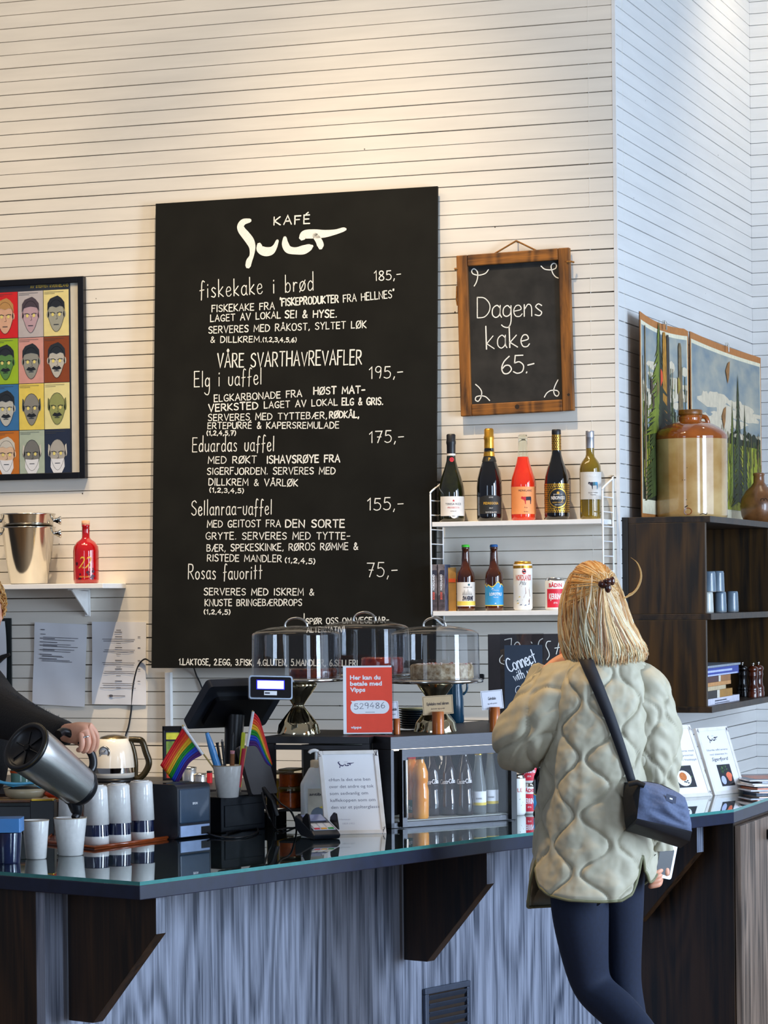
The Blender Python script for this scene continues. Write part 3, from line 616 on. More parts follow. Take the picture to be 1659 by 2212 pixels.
k_line('Dagens', 1031, 687, 1171, 682, 44); k_line('kake', 1050, 754, 1143, 748, 46, sp=.16); k_line('65', 1083, 808, 1131, 806, 38); k_line('.-', 1136, 806, 1156, 802, 34)
fl_ = lambda pts: mb.stroke([H2(x, y, 4.366, 920, 500) for x, y in smoothpts(pts, 6)], 2.2 * k2, fn2, m_chalk)
fl_([(590, 360), (560, 395), (500, 412), (445, 400), (432, 370), (455, 352), (485, 380), (488, 430), (475, 480), (455, 515)])
fl_([(1085, 325), (1120, 355), (1180, 362), (1225, 345), (1228, 310), (1200, 302), (1180, 330), (1195, 390), (1220, 425), (1248, 440)])
fl_([(468, 1442), (500, 1470), (525, 1510), (520, 1560), (495, 1600), (468, 1590), (475, 1560), (520, 1550), (565, 1560), (602, 1595)])
fl_([(1245, 1400), (1220, 1450), (1205, 1500), (1215, 1540), (1240, 1552), (1255, 1525), (1235, 1500), (1180, 1500), (1140, 1525), (1117, 1563)])
mb.build('chalk_lettering', parent=cake)
mb = MB()
for x, y, r in ((1119, 879, 5), (1230, 853, 3)):
    q = H2(x, y); mb.poly([(q[0] + r * k2 * math.cos(a * PI / 5), q[1] + r * k2 * math.sin(a * PI / 5)) for a in range(10)], flat(-0.0113), m_gap)
mb.build('wood_knot', parent=cake)

# --- framed poster with a grid of painted heads (generic faces)
PMX = plane_frame(on_y(184, 1033, -0.026), Vector((1, 0, 0)), zz)
HP = hit(PMX)
post = thing('framed_poster', 'black framed poster with coloured grid of cartoon heads on the wall', 'poster', None, mtx=PMX)
pu1 = 0.0; pv0 = HP(183, 1033)[1]; pv1 = HP(181, 596)[1]; pu0 = HP(-112, 1045)[0]; ft = 0.0235
for c, d in (((pu1 - ft / 2, 0.012, (pv0 + pv1) / 2), (ft, 0.026, pv1 - pv0)), ((pu0 + ft / 2, 0.012, (pv0 + pv1) / 2), (ft, 0.026, pv1 - pv0)),
             (((pu0 + pu1) / 2, 0.012, pv1 - ft / 2), (pu1 - pu0 - 2 * ft, 0.026, ft)), (((pu0 + pu1) / 2, 0.012, pv0 + ft / 2), (pu1 - pu0 - 2 * ft, 0.026, ft))):
    mb = MB(); mb.box(c, d, m_black_fr); mb.build('frame_bar', parent=post, bevel=0.002)
m_passe = mat('cream_passepartout', '#d9d2c0', .6, var=.04); m_pbg = mat('poster_navy', '#1f2836', .5, var=.1)
mb = MB(); mb.box(((pu0 + pu1) / 2, 0.012, (pv0 + pv1) / 2), (pu1 - pu0 - 2 * ft, 0.010, pv1 - pv0 - 2 * ft), m_passe); mb.build('mount', parent=post)
mb = MB(); fnp = flat(0.0065); fq = flat(0.0058); fr_ = flat(0.0052); fs_ = flat(0.0046)
uR = HP(151, 700)[0]; uL = pu0 + ft
mb.poly([(uL, pv0 + ft), (uR, pv0 + ft), (uR, pv1 - ft), (uL, pv1 - ft)], fnp, m_pbg)
cols = [HP(x, 800)[0] for x in (-72, -17, 38.5, 93.5, 149)]
rows = [HP(120, y)[1] for y in (625, 726, 826, 927, 1025)]
bgs = [['#3a6ab0', '#e01818', '#c9c1c0', '#f2e39a'], ['#d9a0a0', '#a5c81c', '#e0a398', '#8f4310'], ['#d8d0c0', '#3878b0', '#f2d964', '#f1e7a4'], ['#4a5a3a', '#d07818', '#b6c4b0', '#1d2a44']]
skin = [['#d8c0a0', '#e8b898', '#c8a8b0', '#a8a898'], ['#b8a898', '#5f9048', '#9a9a90', '#c8c4b8'], ['#b0a890', '#c8c8c0', '#8f8d84', '#9aa060'], ['#c0b090', '#e8c8a8', '#7c7c78', '#b4b0a8']]
hairc = [['#2a2a2a', '#c89858', '#4c4048', '#1c2228']] + [['#1f262c'] * 4] + [['#1f262c', '#1f262c', '#3c4850', '#6a7040']] + [['#d8d4c8'] * 4]
m_eye = mat('poster_yellow', '#f6e486', .5, var=.05); m_line = mat('poster_black', '#14181e', .5)
for r in range(4):
    for c in range(4):
        g = 0.0022; x0, x1 = cols[c] + g / 2, cols[c + 1] - g / 2; y1, y0 = rows[r] - g / 2, rows[r + 1] + g / 2
        mb.poly([(x0, y0), (x1, y0), (x1, y1), (x0, y1)], fq, mat('poster_cell_' + bgs[r][c], bgs[r][c], .5, var=.05))
        cx, cy, w, h = (x0 + x1) / 2, y0 + (y1 - y0) * .44, (x1 - x0) * .33, (y1 - y0) * .34
        sk = mat('poster_skin_' + skin[r][c], skin[r][c], .5, var=.05); hm = mat('poster_hair_' + hairc[r][c], hairc[r][c], .5, var=.05)
        q = lambda u, v: (cx + u * w, cy + v * h)
        for s_ in (-1, 1): mb.poly([q(s_ * (1.0 + .16 * math.cos(a)), .1 + .22 * math.sin(a)) for a in [i * PI / 4 for i in range(8)]], fr_, sk)
        jaw = .62 + .12 * ((r + c) % 2)
        head = [q(math.cos(a) * (1 if math.sin(a) > -.1 else jaw + (1 - jaw) * (1 + math.sin(a)) * .7), math.sin(a) * 1.02) for a in [i * PI / 10 for i in range(20)]]
        mb.poly(head, fr_, sk)
        mb.stroke(head + head[:1], .0012, fs_, m_line)
        if r < 2 or c < 2:
            top = [q(-1.06, .3), q(-.85, .55), q(-.45, .62), q(0, .52 if c % 2 else .66), q(.45, .62), q(.85, .55), q(1.06, .3), q(1.0, .85), q(.62, 1.12), q(.2, 1.28), q(-.25, 1.2), q(-.7, 1.1), q(-1.02, .82)]
            mb.add([fs_(*p) for p in top], [(0, 1, 12), (1, 2, 11, 12), (2, 3, 10, 11), (3, 9, 10), (3, 4, 8, 9), (4, 5, 7, 8), (5, 6, 7)], hm)
        else:
            for s_ in (-1, 1): mb.poly([q(s_ * 1.0, -.1), q(s_ * 1.14, .2), q(s_ * 1.08, .72), q(s_ * .9, .6)], fs_, hm)
        for s_ in (-1, 1):
            mb.poly([q(s_ * .4 + .17 * math.cos(a), .08 + .12 * math.sin(a)) for a in [i * PI / 4 for i in range(8)]], fs_, m_eye)
            mb.stroke([q(s_ * .12, .16), q(s_ * .4, .22), q(s_ * .74, .2)], .0022, flat(.004), m_line)
        mb.stroke([q(.06, .05), q(.16, -.2), q(-.06, -.22)], .0012, fs_, m_line)
        if r == 3: mb.poly([q(-.8, -.25), q(0, -.3), q(.8, -.25), q(.85, -.8), q(.5, -1.2), q(0, -1.32), q(-.5, -1.2), q(-.85, -.8)], fs_, m_paper)
        if r in (1, 2) and c != 0: mb.poly([q(-.6, -.42), q(-.3, -.24), q(0, -.3), q(.3, -.24), q(.6, -.42), q(0, -.52)], fs_, m_line)
        mb.stroke([q(-.28, -.56), q(.28, -.56)], .0024, flat(.0042), m_line)
        mb.text('THE %s' % ('ONE' if c else 'OLD'), x0 + .004, y1 - .011, .005, fs_, m_line) if False else None
        for i in range(2): mb.stroke([(x0 + .004, y1 - .007 - i * .006), (x0 + (x1 - x0) * (.8 - .35 * i), y1 - .007 - i * .006)], .0013, fs_, mat('poster_caption', '#4a4a44', .6))
handline(mb, 'AV STEFFEN KVERNELAND', HP(64, 622), HP(146, 618), .0085, .0016, fq, mat('poster_title', '#e0c23c', .5))
mb.build('print', parent=post)
mb = MB(); mb.box(((pu0 + pu1) / 2, 0.0015, (pv0 + pv1) / 2), (pu1 - pu0 - 2 * ft, 0.002, pv1 - pv0 - 2 * ft), clear('picture_glass', f0=0.03)); mb.build('glazing', parent=post)

# --- left wall shelf with ice buckets and bottle
SY = -0.2; sx1 = on_y(272, 1268, 0).x; sz1 = on_y(215, 1260, SY).z; sth = 0.0185
sh = thing('wall_shelf', 'white wall shelf carrying ice buckets and a red bottle at left', 'shelf', (sx1, 0, sz1))
mb = MB(); mb.box((-0.62, SY / 2, -sth / 2), (1.24, -SY, sth), m_white); mb.build('plank', parent=sh, bevel=0.0015)
bx = on_y(190, 1280, 0).x - sx1
mb = MB(); mb.box((bx, -0.004, -.07), (.022, .006, .105), m_white); mb.box((bx, -.075, -sth - .003), (.022, .15, .005), m_white)
mb.add([(bx - .003, -.007, -.118), (bx + .003, -.007, -.118), (bx + .003, -.145, -sth - .003), (bx - .003, -.145, -sth - .003), (bx - .003, -.007, -.028), (bx + .003, -.007, -.028)], [(0, 1, 2, 3), (0, 3, 4), (1, 5, 2), (3, 2, 5, 4)], m_white)
mb.build('bracket', parent=sh, bevel=0.001)
m_steel = mat('polished_steel', '#c9c5bd', rough=0.13, metal=1.0, var=.05, scale=8)
m_steelb = mat('brushed_steel', '#d6d5d2', rough=0.30, metal=1.0, var=.06, scale=60, stretch=(8, 8, .4), bump=.03)
m_chrome = mat('chrome', '#d8d6d0', rough=0.04, metal=1.0, var=.02)
def bucket(dz, lab, cx=62, by=1258, name='ice_bucket'):
    p = on_y(cx, by, -0.105); k = dep(p) / F
    o = thing(name, lab, 'ice bucket', (p.x, p.y, sz1 + dz), PHI, 'nested ice buckets')
    r0, r1, h = 40.5 * k, 58 * k, 123 * k
    mb = MB(); mb.lathe([(r0 * .9, 0), (r0, .004), (r1, h - .004), (r1 + .003, h - .002), (r1 + .003, h + .001), (r1, h + .002), (r1 - .003, h - .002), (r0 - .002, .008), (0, .008)], m_steel, n=40)
    mb.build('body', parent=o)
    for s_ in (-1, 1):
        mb = MB(); X = T(s_ * (r1 - .005), -.01, h - .025) @ R('Y', 90 * s_)
        mb.lathe([(.005, 0), (.0055, .006), (.012, .018), (.0165, .026), (.0165, .03), (.0, .031)], m_chrome, X, n=18); mb.build('knob', parent=o)
    return o
bucket(0, 'lower of two nested steel ice buckets on the left shelf')
bucket(0.0495, 'upper steel ice bucket, stuck inside another on the left shelf')
p = on_y(186.5, 1257, -0.10); k = dep(p) / F
rb = thing('liqueur_bottle', 'round red bottle marked 22 with cork on the left shelf', 'bottle', (p.x, p.y, sz1), PHI)
m_redgl = mat('red_liqueur_glass', '#d80d12', rough=0.03, var=.15, scale=12, coat=1.0, col2='#a80610', trans=.25)
mb = MB(); mb.lathe([(24 * k, 0), (27 * k, 3 * k), (27.7 * k, 10 * k), (28 * k, 70 * k), (26.5 * k, 80 * k), (20 * k, 90 * k), (11 * k, 96 * k), (8.5 * k, 100 * k), (8.2 * k, 122 * k), (9 * k, 124 * k), (9 * k, 127 * k), (0, 127 * k)], m_redgl, n=36)
mb.build('glass', parent=rb)
mb = MB(); mb.lathe([(8.2 * k, 126.5 * k), (9 * k, 128 * k), (8.8 * k, 136 * k), (0, 137 * k)], mat('cork', '#d9a07a', .8, var=.2, scale=120)); mb.build('cork', parent=rb)
mb = MB(); mb.text('22', 0, 33 * k, 26 * k, cyl(28.3 * k), m_goldp, w=30 * k, align='c', shear=.3); mb.text('DISTILLERY', 0, 13 * k, 3.2 * k, cyl(28.3 * k), m_goldp, w=24 * k, align='c')
rnd = random.Random(4); m_berry = mat('dark_berries', '#3c0620', .4)
for i in range(16):
    u, v, r = rnd.uniform(-20, 22) * k, rnd.uniform(9, 30) * k if i < 10 else rnd.uniform(12, 58) * k, rnd.uniform(1.6, 4.2) * k
    if i >= 10: u = rnd.choice((-1, 1)) * rnd.uniform(17, 24) * k
    mb.poly([(u + r * math.cos(a), v + r * .8 * math.sin(a)) for a in [j * PI / 4 for j in range(8)]], cyl(28.15 * k), m_berry)
mb.build('printed_decor', parent=rb)

# --- sheets of paper on the wall, pinned poster at the edge, cable trunking, cables
def sheet(c4, label, lines, center=False, name='paper_sheet'):
    P = [on_y(x, y, -0.006) for x, y in c4]
    mx = plane_frame(P[3], P[2] - P[3], P[0] - P[3]); hh = hit(mx); w, h = (P[2] - P[3]).length, (P[0] - P[3]).length
    o = thing(name, label, 'paper', None, mtx=mx); n = 8
    mb = MB(); rows = [[(w * i / n, -0.0016 * math.sin(i * 1.3 + j) - .001, h * j / n) for i in range(n + 1)] for j in range(n + 1)]
    mb.grid(rows, mat('plastic_sleeve_paper', '#e3e4e8', .28, var=.03, scale=6)); mb.grid([[(x, y + .0025, z) for x, y, z in r] for r in rows], m_paper, flip=True); mb.build('sheet', parent=o)
    mb = MB()
    for (x0, x1, y, t) in lines: mb.stroke([(w * x0, h * (1 - y)), (w * x1, h * (1 - y))], t * h, flat(-.0035), mat('grey_print', '#5c5a60', .8))
    mb.build('printed_text', parent=o)
    return o
L1 = [(.13, .20, .085, .010), (.13, .22, .14, .008)]
for i, y in enumerate((.175, .205, .26, .285, .32, .345)): L1.append((.18 if i % 2 == 0 or i == 3 else .18, .85 - .07 * (i % 3), y, .006))
for y in (.19, .235, .275, .33, .385, .435): L1.append((.12, .30 + .1 * ((y * 100) % 2), y, .009))
for y in (.40, .41, .45, .465): L1.append((.17, .55 + .3 * ((y * 10) % 1), y, .006))
sheet(((70, 1344), (187, 1345), (182, 1527), (70, 1521)), 'printed sheet in plastic sleeve pinned below the left shelf', L1)
L2 = [(.46, .54, .10, .009), (.43, .56, .125, .009)]
for k_, y in enumerate((.18, .31, .465, .57, .715)):
    L2 += [(.44, .56, y, .010), (.20 + .04 * (k_ % 2), .80, y + .03, .006), (.22, .78, y + .052, .006), (.46, .54, y + .08, .006), (.86, .90, y, .009)]
L2 += [(.16, .82, .80, .006), (.34, .38, .895, .03), (.40, .62, .895, .008)]
sheet(((199, 1343), (316, 1345), (315, 1523), (199, 1521)), 'printed menu sheet taped to the wall beside the big chalkboard', L2)
P = [on_y(x, y, -0.008) for x, y in ((-60, 1336), (25, 1335), (25, 1500), (-60, 1500))]
nb_ = thing('notice_board', 'white curling notice on dark board at the left picture edge', 'notice board', P[3]); w = (P[2] - P[3]).length; h = (P[1] - P[2]).length
mb = MB(); mb.box((w / 2, 0.003, h / 2), (w, .008, h), mat('dark_green_board', '#161d1e', .5)); mb.build('board', parent=nb_)
mb = MB(); mb.grid([[(w * (.02 + (.94 - .10 * (abs(j - 5) / 5) ** 2) * i / 6), -.004 - .02 * math.sin(PI * j / 10) * i / 6, h * (.02 + .94 * j / 10)) for i in range(7)] for j in range(11)], m_paper); mb.build('notice_sheet', parent=nb_)
p = on_y(-10, 1432, -.03); q = on_y(21, 1413, -.03)
hk = MB(); hk.tube([tuple(p), tuple((p + q) / 2 + Vector((0, 0, .004))), tuple(q)], [.014, .011, .006], m_blackp)
o = hk.build('hook_arm', parent=nb_); o.location = -Vector(P[3])
a, b = on_y(364, 1452, -.012), on_y(366, 1592, -.012)
tr = MB(); tr.box((0, 0, 0), (.024, .022, a.z - .9), m_white)
tag(tr.build('cable_duct', loc=(a.x, -.011, (a.z + .9) / 2), bevel=.002), 'narrow white cable duct running down the wall below the chalkboard', 'cable duct')
def cable(name, label, pts, r=.0035, m=m_blackp, cat='cable'):
    P = [Vector(p) for p in pts]; o0 = P[-1]
    mb = MB(); mb.tube(smoothpts([p - o0 for p in P], 6), r, m, n=6)
    return tag(mb.build(name, loc=o0), label, cat)
cable('power_cable', 'black cable drooping from the chalkboard corner to the kettle', [on_y(326, 1430, -.03), on_y(312, 1424, -.02), on_y(298, 1440, -.006), on_y(288, 1480, -.006), on_y(284, 1530, -.006), on_y(278, 1568, -.006), on_y(271, 1592, -.01), on_y(266, 1640, -.03)], .0032)
cable('power_cable', 'black cable from under the chalkboard to the till screen', [on_y(418, 1440, -.03), on_y(424, 1458, -.006), on_y(432, 1475, -.006), on_y(441, 1500, -.006), on_y(452, 1540, -.01)], .0028)
# ------------------------------------------------------------------ ladder shelf with wine, beer and cans
LD = 0.145
lx0 = on_y(931.5, 1129, -LD).x; lx1 = on_y(1300, 1112, -LD).x
zu = on_y(1000, 1126.5, -LD).z; zl = on_y(1000, 1320, -LD).z
ls = thing('ladder_shelf', 'white wire ladder wall shelf holding wine and beer bottles', 'shelf', (lx0, 0, 0))
m_wire = mat('white_coated_wire', '#eceef0', .35, var=.02)
sw = lx1 - lx0; th = .0165
for z in (zu, zl):
    mb = MB(); mb.box((sw / 2, -LD / 2 - .002, z - th / 2), (sw - .006, LD - .002, th), m_white); mb.build('shelf_board', parent=ls, bevel=.001)
ztop = on_y(935, 1064, -LD).z; ztop_b = on_y(1322, 1030, 0).z; zbot = on_y(933, 1326, -LD).z; zbot_b = on_y(962, 1352, 0).z
for x in (-.003, sw + .003):
    mb = MB(); f = -LD + .002; b = -.006; r = .0033
    P = smoothpts([(x, b, ztop_b - .006), (x, f + .012, ztop + .005), (x, f, ztop - .006)], 5)
    mb.tube(P + [(x, f, zbot)] + [(x, f + .006, zbot - .008), (x, b, zbot_b)], r, m_wire, n=8)
    mb.tube([(x, b, ztop_b), (x, b, zbot_b)], r, m_wire, n=8)
    z = ztop - .028
    while z > zbot + .01:
        mb.tube([(x, f, z), (x, b, z)], .0022, m_wire, n=6); z -= .0515
    mb.build('ladder_side', parent=ls)
    for z in (ztop_b,):
        mb = MB(); mb.lathe([(.006, 0), (.006, .004), (.003, .007), (0, .007)], m_steel, T(x, -.001, z) @ R('X', 90), n=12); mb.build('screw', parent=ls)
for z in (zu, zl):
    mb = MB(); mb.box((sw + .001, -LD + .03, z - .012), (.012, .035, .014), m_wire); mb.build('shelf_clip', parent=ls)

def cow(mb, x, y, s, fn, m1, m2, m3):
    q = lambda pts: [(x + a * s, y + b * s) for a, b in pts]
    mb.poly(q([(-.5, .24), (-.42, .30), (-.30, .26), (-.16, .27), (-.04, .27), (-.04, -.08), (-.14, -.12), (-.30, -.02), (-.42, .06), (-.5, .10)]), fn, m1)
    mb.poly(q([(-.17, -.1), (-.05, -.1), (-.06, -.42), (-.12, -.42)]), fn, m1)
    mb.poly(q([(-.04, .27), (.2, .28), (.2, -.06), (-.04, -.08)]), fn, m2)
    mb.poly(q([(.2, .28), (.44, .29), (.5, .2), (.5, -.04), (.44, -.06), (.2, -.06)]), fn, m3)
    mb.poly(q([(.38, -.06), (.5, -.04), (.46, -.42), (.40, -.42)]), fn, m3)
def bottle(name, label, cx, by, top, z, y, cat='bottle', group='wine bottles on the upper shelf'):
    p = on_y(cx, by, y); k = dep(p) / F
    return thing(name, label, cat, (p.x, p.y, z), PHI, group), k, (by - top) * k
Yb = -.078
m_dgl = mat('dark_green_glass', '#14160a', .03, var=.2, coat=1.0, col2='#1f2108')
m_blk = mat('black_wine_glass', '#08080a', .03, var=.2, coat=1.0)
m_lbl = mat('cream_label', '#e6dfd6', .55, var=.02)
m_gold = mat('gold_foil', '#e0a53c', .28, .85, var=.12, scale=60)
m_blackfoil = mat('black_foil', '#17171a', .42, var=.2)
def glass(o, prof, m, k, n=36): mb = MB(); mb.lathe([(r * k, z * k) for r, z in prof], m, n=n); return mb.build('glass', parent=o)
def part_lathe(nm, o, prof, m, k, n=30): mb = MB(); mb.lathe([(r * k, z * k) for r, z in prof], m, n=n); return mb.build(nm, parent=o)
# 1 prosecco
o, k, h = bottle('sparkling_wine_bottle', 'green sparkling wine bottle with black cap and white label, first on upper shelf', 976, 1123.5, 933, zu, Yb)
glass(o, [(25, 0), (27.5, 3), (28.2, 12), (28.5, 62), (27, 76), (22, 96), (15, 116), (10.5, 132), (9, 148), (9, 160)], m_dgl, k)
part_lathe('foil_cap', o, [(9.3, 147.5), (9.6, 167), (10.6, 171), (10.4, 175), (9.6, 177), (9.9, 188), (8, 190.5), (0, 191)], m_blackfoil, k)
mb = MB(); mb.lathe([(9.55 * k, 134.5 * k), (9.4 * k, 148 * k)], m_lbl, n=24, cap=False); mb.build('neck_band', parent=o)
mb = MB(); mb.poly([(1 * k + 5.2 * k * math.cos(a), 135 * k + 5.2 * k * math.sin(a)) for a in [i * PI / 6 for i in range(12)]], cyl(11.5 * k), m_red); mb.build('seal', parent=o)
lb = MB(); r = 28.9 * k; patch(lb, r, 13 * k, 55 * k, 1.12, m_lbl); lb.add([cyl(r)(u * k, v * k) for u, v in ((-8, 13.2), (8, 13.2), (5, 8.5), (2, 7.5), (-2, 8), (-5, 10))], [(0, 5, 4, 3, 2, 1)], m_lbl); lab = lb.build('label', parent=o, rot=(0, 0, .12))
mb = MB(); fn = cyl(r + .0004); mb.text('TERESA RIZZI', 0, 36.5 * k, 4.2 * k, fn, m_ink, w=36 * k, align='c'); mb.text('PROSECCO', 0, 29 * k, 3.6 * k, fn, m_red, w=26 * k, align='c'); mb.poly([(-1.8 * k, 44 * k), (1.8 * k, 44 * k), (1.8 * k, 46.5 * k), (0, 48 * k), (-1.8 * k, 46.5 * k)], fn, m_red)
mb.text('EXTRA DRY', 0, 22 * k, 2.2 * k, fn, m_ink, w=14 * k, align='c'); mb.build('print', parent=lab)
# 2 black and gold
o, k, h = bottle('sparkling_wine_bottle', 'black sparkling wine bottle with gold foil neck on the upper shelf', 1058, 1122.5, 921, zu, Yb)
glass(o, [(25, 0), (27, 3), (27.6, 12), (27.6, 72), (26, 92), (21, 112), (15.5, 128), (12, 142), (10.6, 160)], m_blk, k)
part_lathe('foil_cap', o, [(12.6, 138), (10.8, 156), (10.4, 175), (11.2, 178), (11.3, 183), (10.2, 185), (10.2, 198), (8, 201), (0, 201.5)], m_gold, k)
mb = MB(); mb.lathe([(15.8 * k, 129 * k), (12.8 * k, 139 * k)], mat('black_neck_band', '#1b1a14', .5), n=24, cap=False); mb.build('neck_band', parent=o)
lb = MB(); r = 27.9 * k; patch(lb, r, 16 * k, 56 * k, 1.0, mat('charcoal_label', '#23221f', .6, var=.1), zf=lambda a, z: z if z < .05 else z - (abs(a) ** 2) * 5 * k); lab = lb.build('label', parent=o, rot=(0, 0, .08))
mb = MB(); fn = cyl(r + .0004); mb.text('PEDREGOSA', 0, 36 * k, 5.2 * k, fn, m_goldp, w=34 * k, align='c', bold=.02); mb.text('CLOS DE BLANCS', 0, 18 * k, 2.6 * k, fn, m_lbl, w=25 * k, align='c', bold=.01); mb.text('ESTATE', 0, 50 * k, 2.6 * k, fn, m_lbl, w=9 * k, align='c'); mb.text('BRUT', 0, 27 * k, 2.2 * k, fn, m_lbl, w=8 * k, align='c'); mb.build('print', parent=lab)
mb = MB(); mb.text('P', 0, 131 * k, 6.5 * k, cyl(15.4 * k), m_goldp, align='c', bold=.03); mb.build('monogram', parent=o)
# 3 rose
o, k, h = bottle('rose_wine_bottle', 'clear bottle of red rose wine with orange cow label on the upper shelf', 1131, 1121, 935, zu, Yb)
m_rose = mat('rose_wine_glass', '#ff2a1c', .02, var=.1, coat=1.0, trans=.35, col2='#ff4a22', scale=14)
m_clear = mat('clear_glass', '#f6fbf8', .01, var=0, trans=1.0, ior=1.2)
glass(o, [(24, 0), (26, 3), (26.6, 10), (26.6, 76), (25, 92), (20, 108), (15, 124), (12, 138)], m_rose, k)
part_lathe('neck', o, [(11.6, 138.2), (10.2, 152), (9.4, 174), (10.3, 176), (10.4, 180), (9.6, 182), (9.8, 185), (7.6, 186), (7.5, 178), (8.6, 170), (10.6, 138.4)], m_clear, k)
lb = MB(); r = 26.95 * k; patch(lb, r, 14 * k, 73 * k, 1.4, mat('orange_label', '#f29a5c', .55, var=.04), n=18); lab = lb.build('label', parent=o, rot=(0, 0, .12))
mb = MB(); fn = cyl(r + .0004); mb.text('MEINKLANG', 0, 62.5 * k, 4.4 * k, fn, m_ink, w=30 * k, align='c'); cow(mb, 2 * k, 45 * k, 23 * k, fn, m_red, m_ink, m_ink); mb.text('Rosa', 1 * k, 27 * k, 2.6 * k, fn, m_ink, align='c'); mb.text('Biodyn', 1 * k, 18 * k, 2.4 * k, fn, m_ink, align='c'); mb.build('print', parent=lab)
# 4 hexagon label red wine
o, k, h = bottle('red_wine_bottle', 'black wine bottle with gold honeycomb label and neck on the upper shelf', 1203.5, 1117.5, 921, zu, Yb)
glass(o, [(24, 0), (26, 3), (27, 10), (27, 78), (25.5, 94), (20.5, 112), (14.5, 128), (10.8, 142), (9.8, 152), (9.5, 184), (0, 184)], m_blk, k)
part_lathe('cap', o, [(9.8, 184), (10.2, 187), (9.9, 194), (9, 196), (0, 196.5)], m_blackfoil, k)
def honey(mb, r, z0, z1, half, s, m, hole=None):
    fn = cyl(r); j = 0; z = z0
    while z < z1:
        u = -half * r + (s * .87 if j % 2 else 0)
        while u < half * r:
            if not hole or (u / k) ** 2 + ((z - hole[0]) / k) ** 2 > hole[1] ** 2: mb.poly([(u + s * .55 * math.sin(a), z + s * .62 * math.cos(a)) for a in [i * PI / 3 for i in range(6)]], fn, m)
            u += s * 1.74
        z += s * 1.5; j += 1
mb = MB(); mb.lathe([(10.2 * k, 151 * k), (9.95 * k, 184 * k)], m_gold, n=28, cap=False); honey(mb, 10.5 * k, 154 * k, 183 * k, 2.8, 2.6 * k, m_blackfoil); mb.build('neck_label', parent=o)
lb = MB(); r = 27.4 * k; patch(lb, r, 16 * k, 78 * k, 1.5, m_gold, n=20); honey(lb, r + .0004, 18 * k, 77 * k, 1.42, 2.9 * k, m_blackfoil, (47 * k, 22)); lab = lb.build('label', parent=o, rot=(0, 0, .03))
circ = lambda R_: [(R_ * k * math.cos(i * PI / 16), 47 * k + R_ * k * math.sin(i * PI / 16)) for i in range(32)]
def disc(mb, R_, rr, m):
    fn = cyl(rr); c = fn(0, 47 * k); P = [fn(*p) for p in circ(R_)]; Q = [fn(*p) for p in circ(R_ * .5)]
    vs = [c] + Q + P; fs = [(0, 1 + i, 1 + (i + 1) % 32) for i in range(32)] + [(1 + i, 33 + i, 33 + (i + 1) % 32, 1 + (i + 1) % 32) for i in range(32)]
    mb.add(vs, fs, m)
mb = MB(); disc(mb, 23.5, r + .0006, m_blackfoil); disc(mb, 21.8, r + .0008, m_gold); disc(mb, 19.2, r + .001, m_blackfoil)
fn = cyl(r + .0013); mb.text('NEROPASSO', 0, 44 * k, 7 * k, fn, m_lbl, w=31 * k, align='c', bold=.02); mb.text('ROSSO VENETO', 0, 36 * k, 2.6 * k, fn, m_goldp, w=24 * k, align='c', bold=.01); mb.text('BIANCO', 0, 54 * k, 2 * k, fn, m_lbl, w=20 * k, align='c'); mb.poly([(3 * k * math.cos(i * PI / 5), 58 * k + 3 * k * math.sin(i * PI / 5)) for i in range(10)], fn, m_goldp); mb.text('VERONA', 0, 31.5 * k, 1.8 * k, fn, m_lbl, w=16 * k, align='c'); mb.build('print', parent=lab)
# 5 white wine
o, k, h = bottle('white_wine_bottle', 'olive green white wine bottle with silver cap and grey cow label, last on upper shelf', 1276, 1114.5, 923, zu, Yb)
m_olive = mat('olive_wine_glass', '#7a6410', .03, var=.2, coat=1.0, trans=.3, scale=10, col2='#8f7414')
glass(o, [(21, 0), (22.5, 3), (23, 10), (23.4, 108), (21.5, 119), (16, 128), (10.5, 135), (9, 141), (8.9, 156)], m_olive, k)
part_lathe('screw_cap', o, [(9.2, 154), (9.3, 177), (9.6, 177.5), (9.2, 179), (9.6, 181), (9.2, 183), (9.6, 185), (9.2, 187), (9.4, 190.5), (8.8, 191.5), (0, 192)], mat('silver_cap', '#b7b9c0', .35, .8, var=.05), k)
lb = MB(); r = 23.7 * k; patch(lb, r, 43 * k, 102 * k, 1.35, mat('grey_label', '#cfcbc4', .55, var=.04), n=18); lab = lb.build('label', parent=o, rot=(0, 0, .15))
mb = MB(); fn = cyl(r + .0004); mb.text('MEINKLANG', 0, 92.5 * k, 4.4 * k, fn, m_white, w=29 * k, align='c'); cow(mb, 1 * k, 74 * k, 22 * k, fn, m_ink, mat('teal_print', '#0d5560', .5), mat('blue_print', '#2a7fa8', .5)); mb.text('Gruner Veltliner', 1 * k, 56 * k, 2.6 * k, fn, m_ink, w=22 * k, align='c'); mb.text('Burgenland', 1 * k, 52 * k, 2 * k, fn, m_ink, w=12 * k, align='c'); mb.build('print', parent=lab)
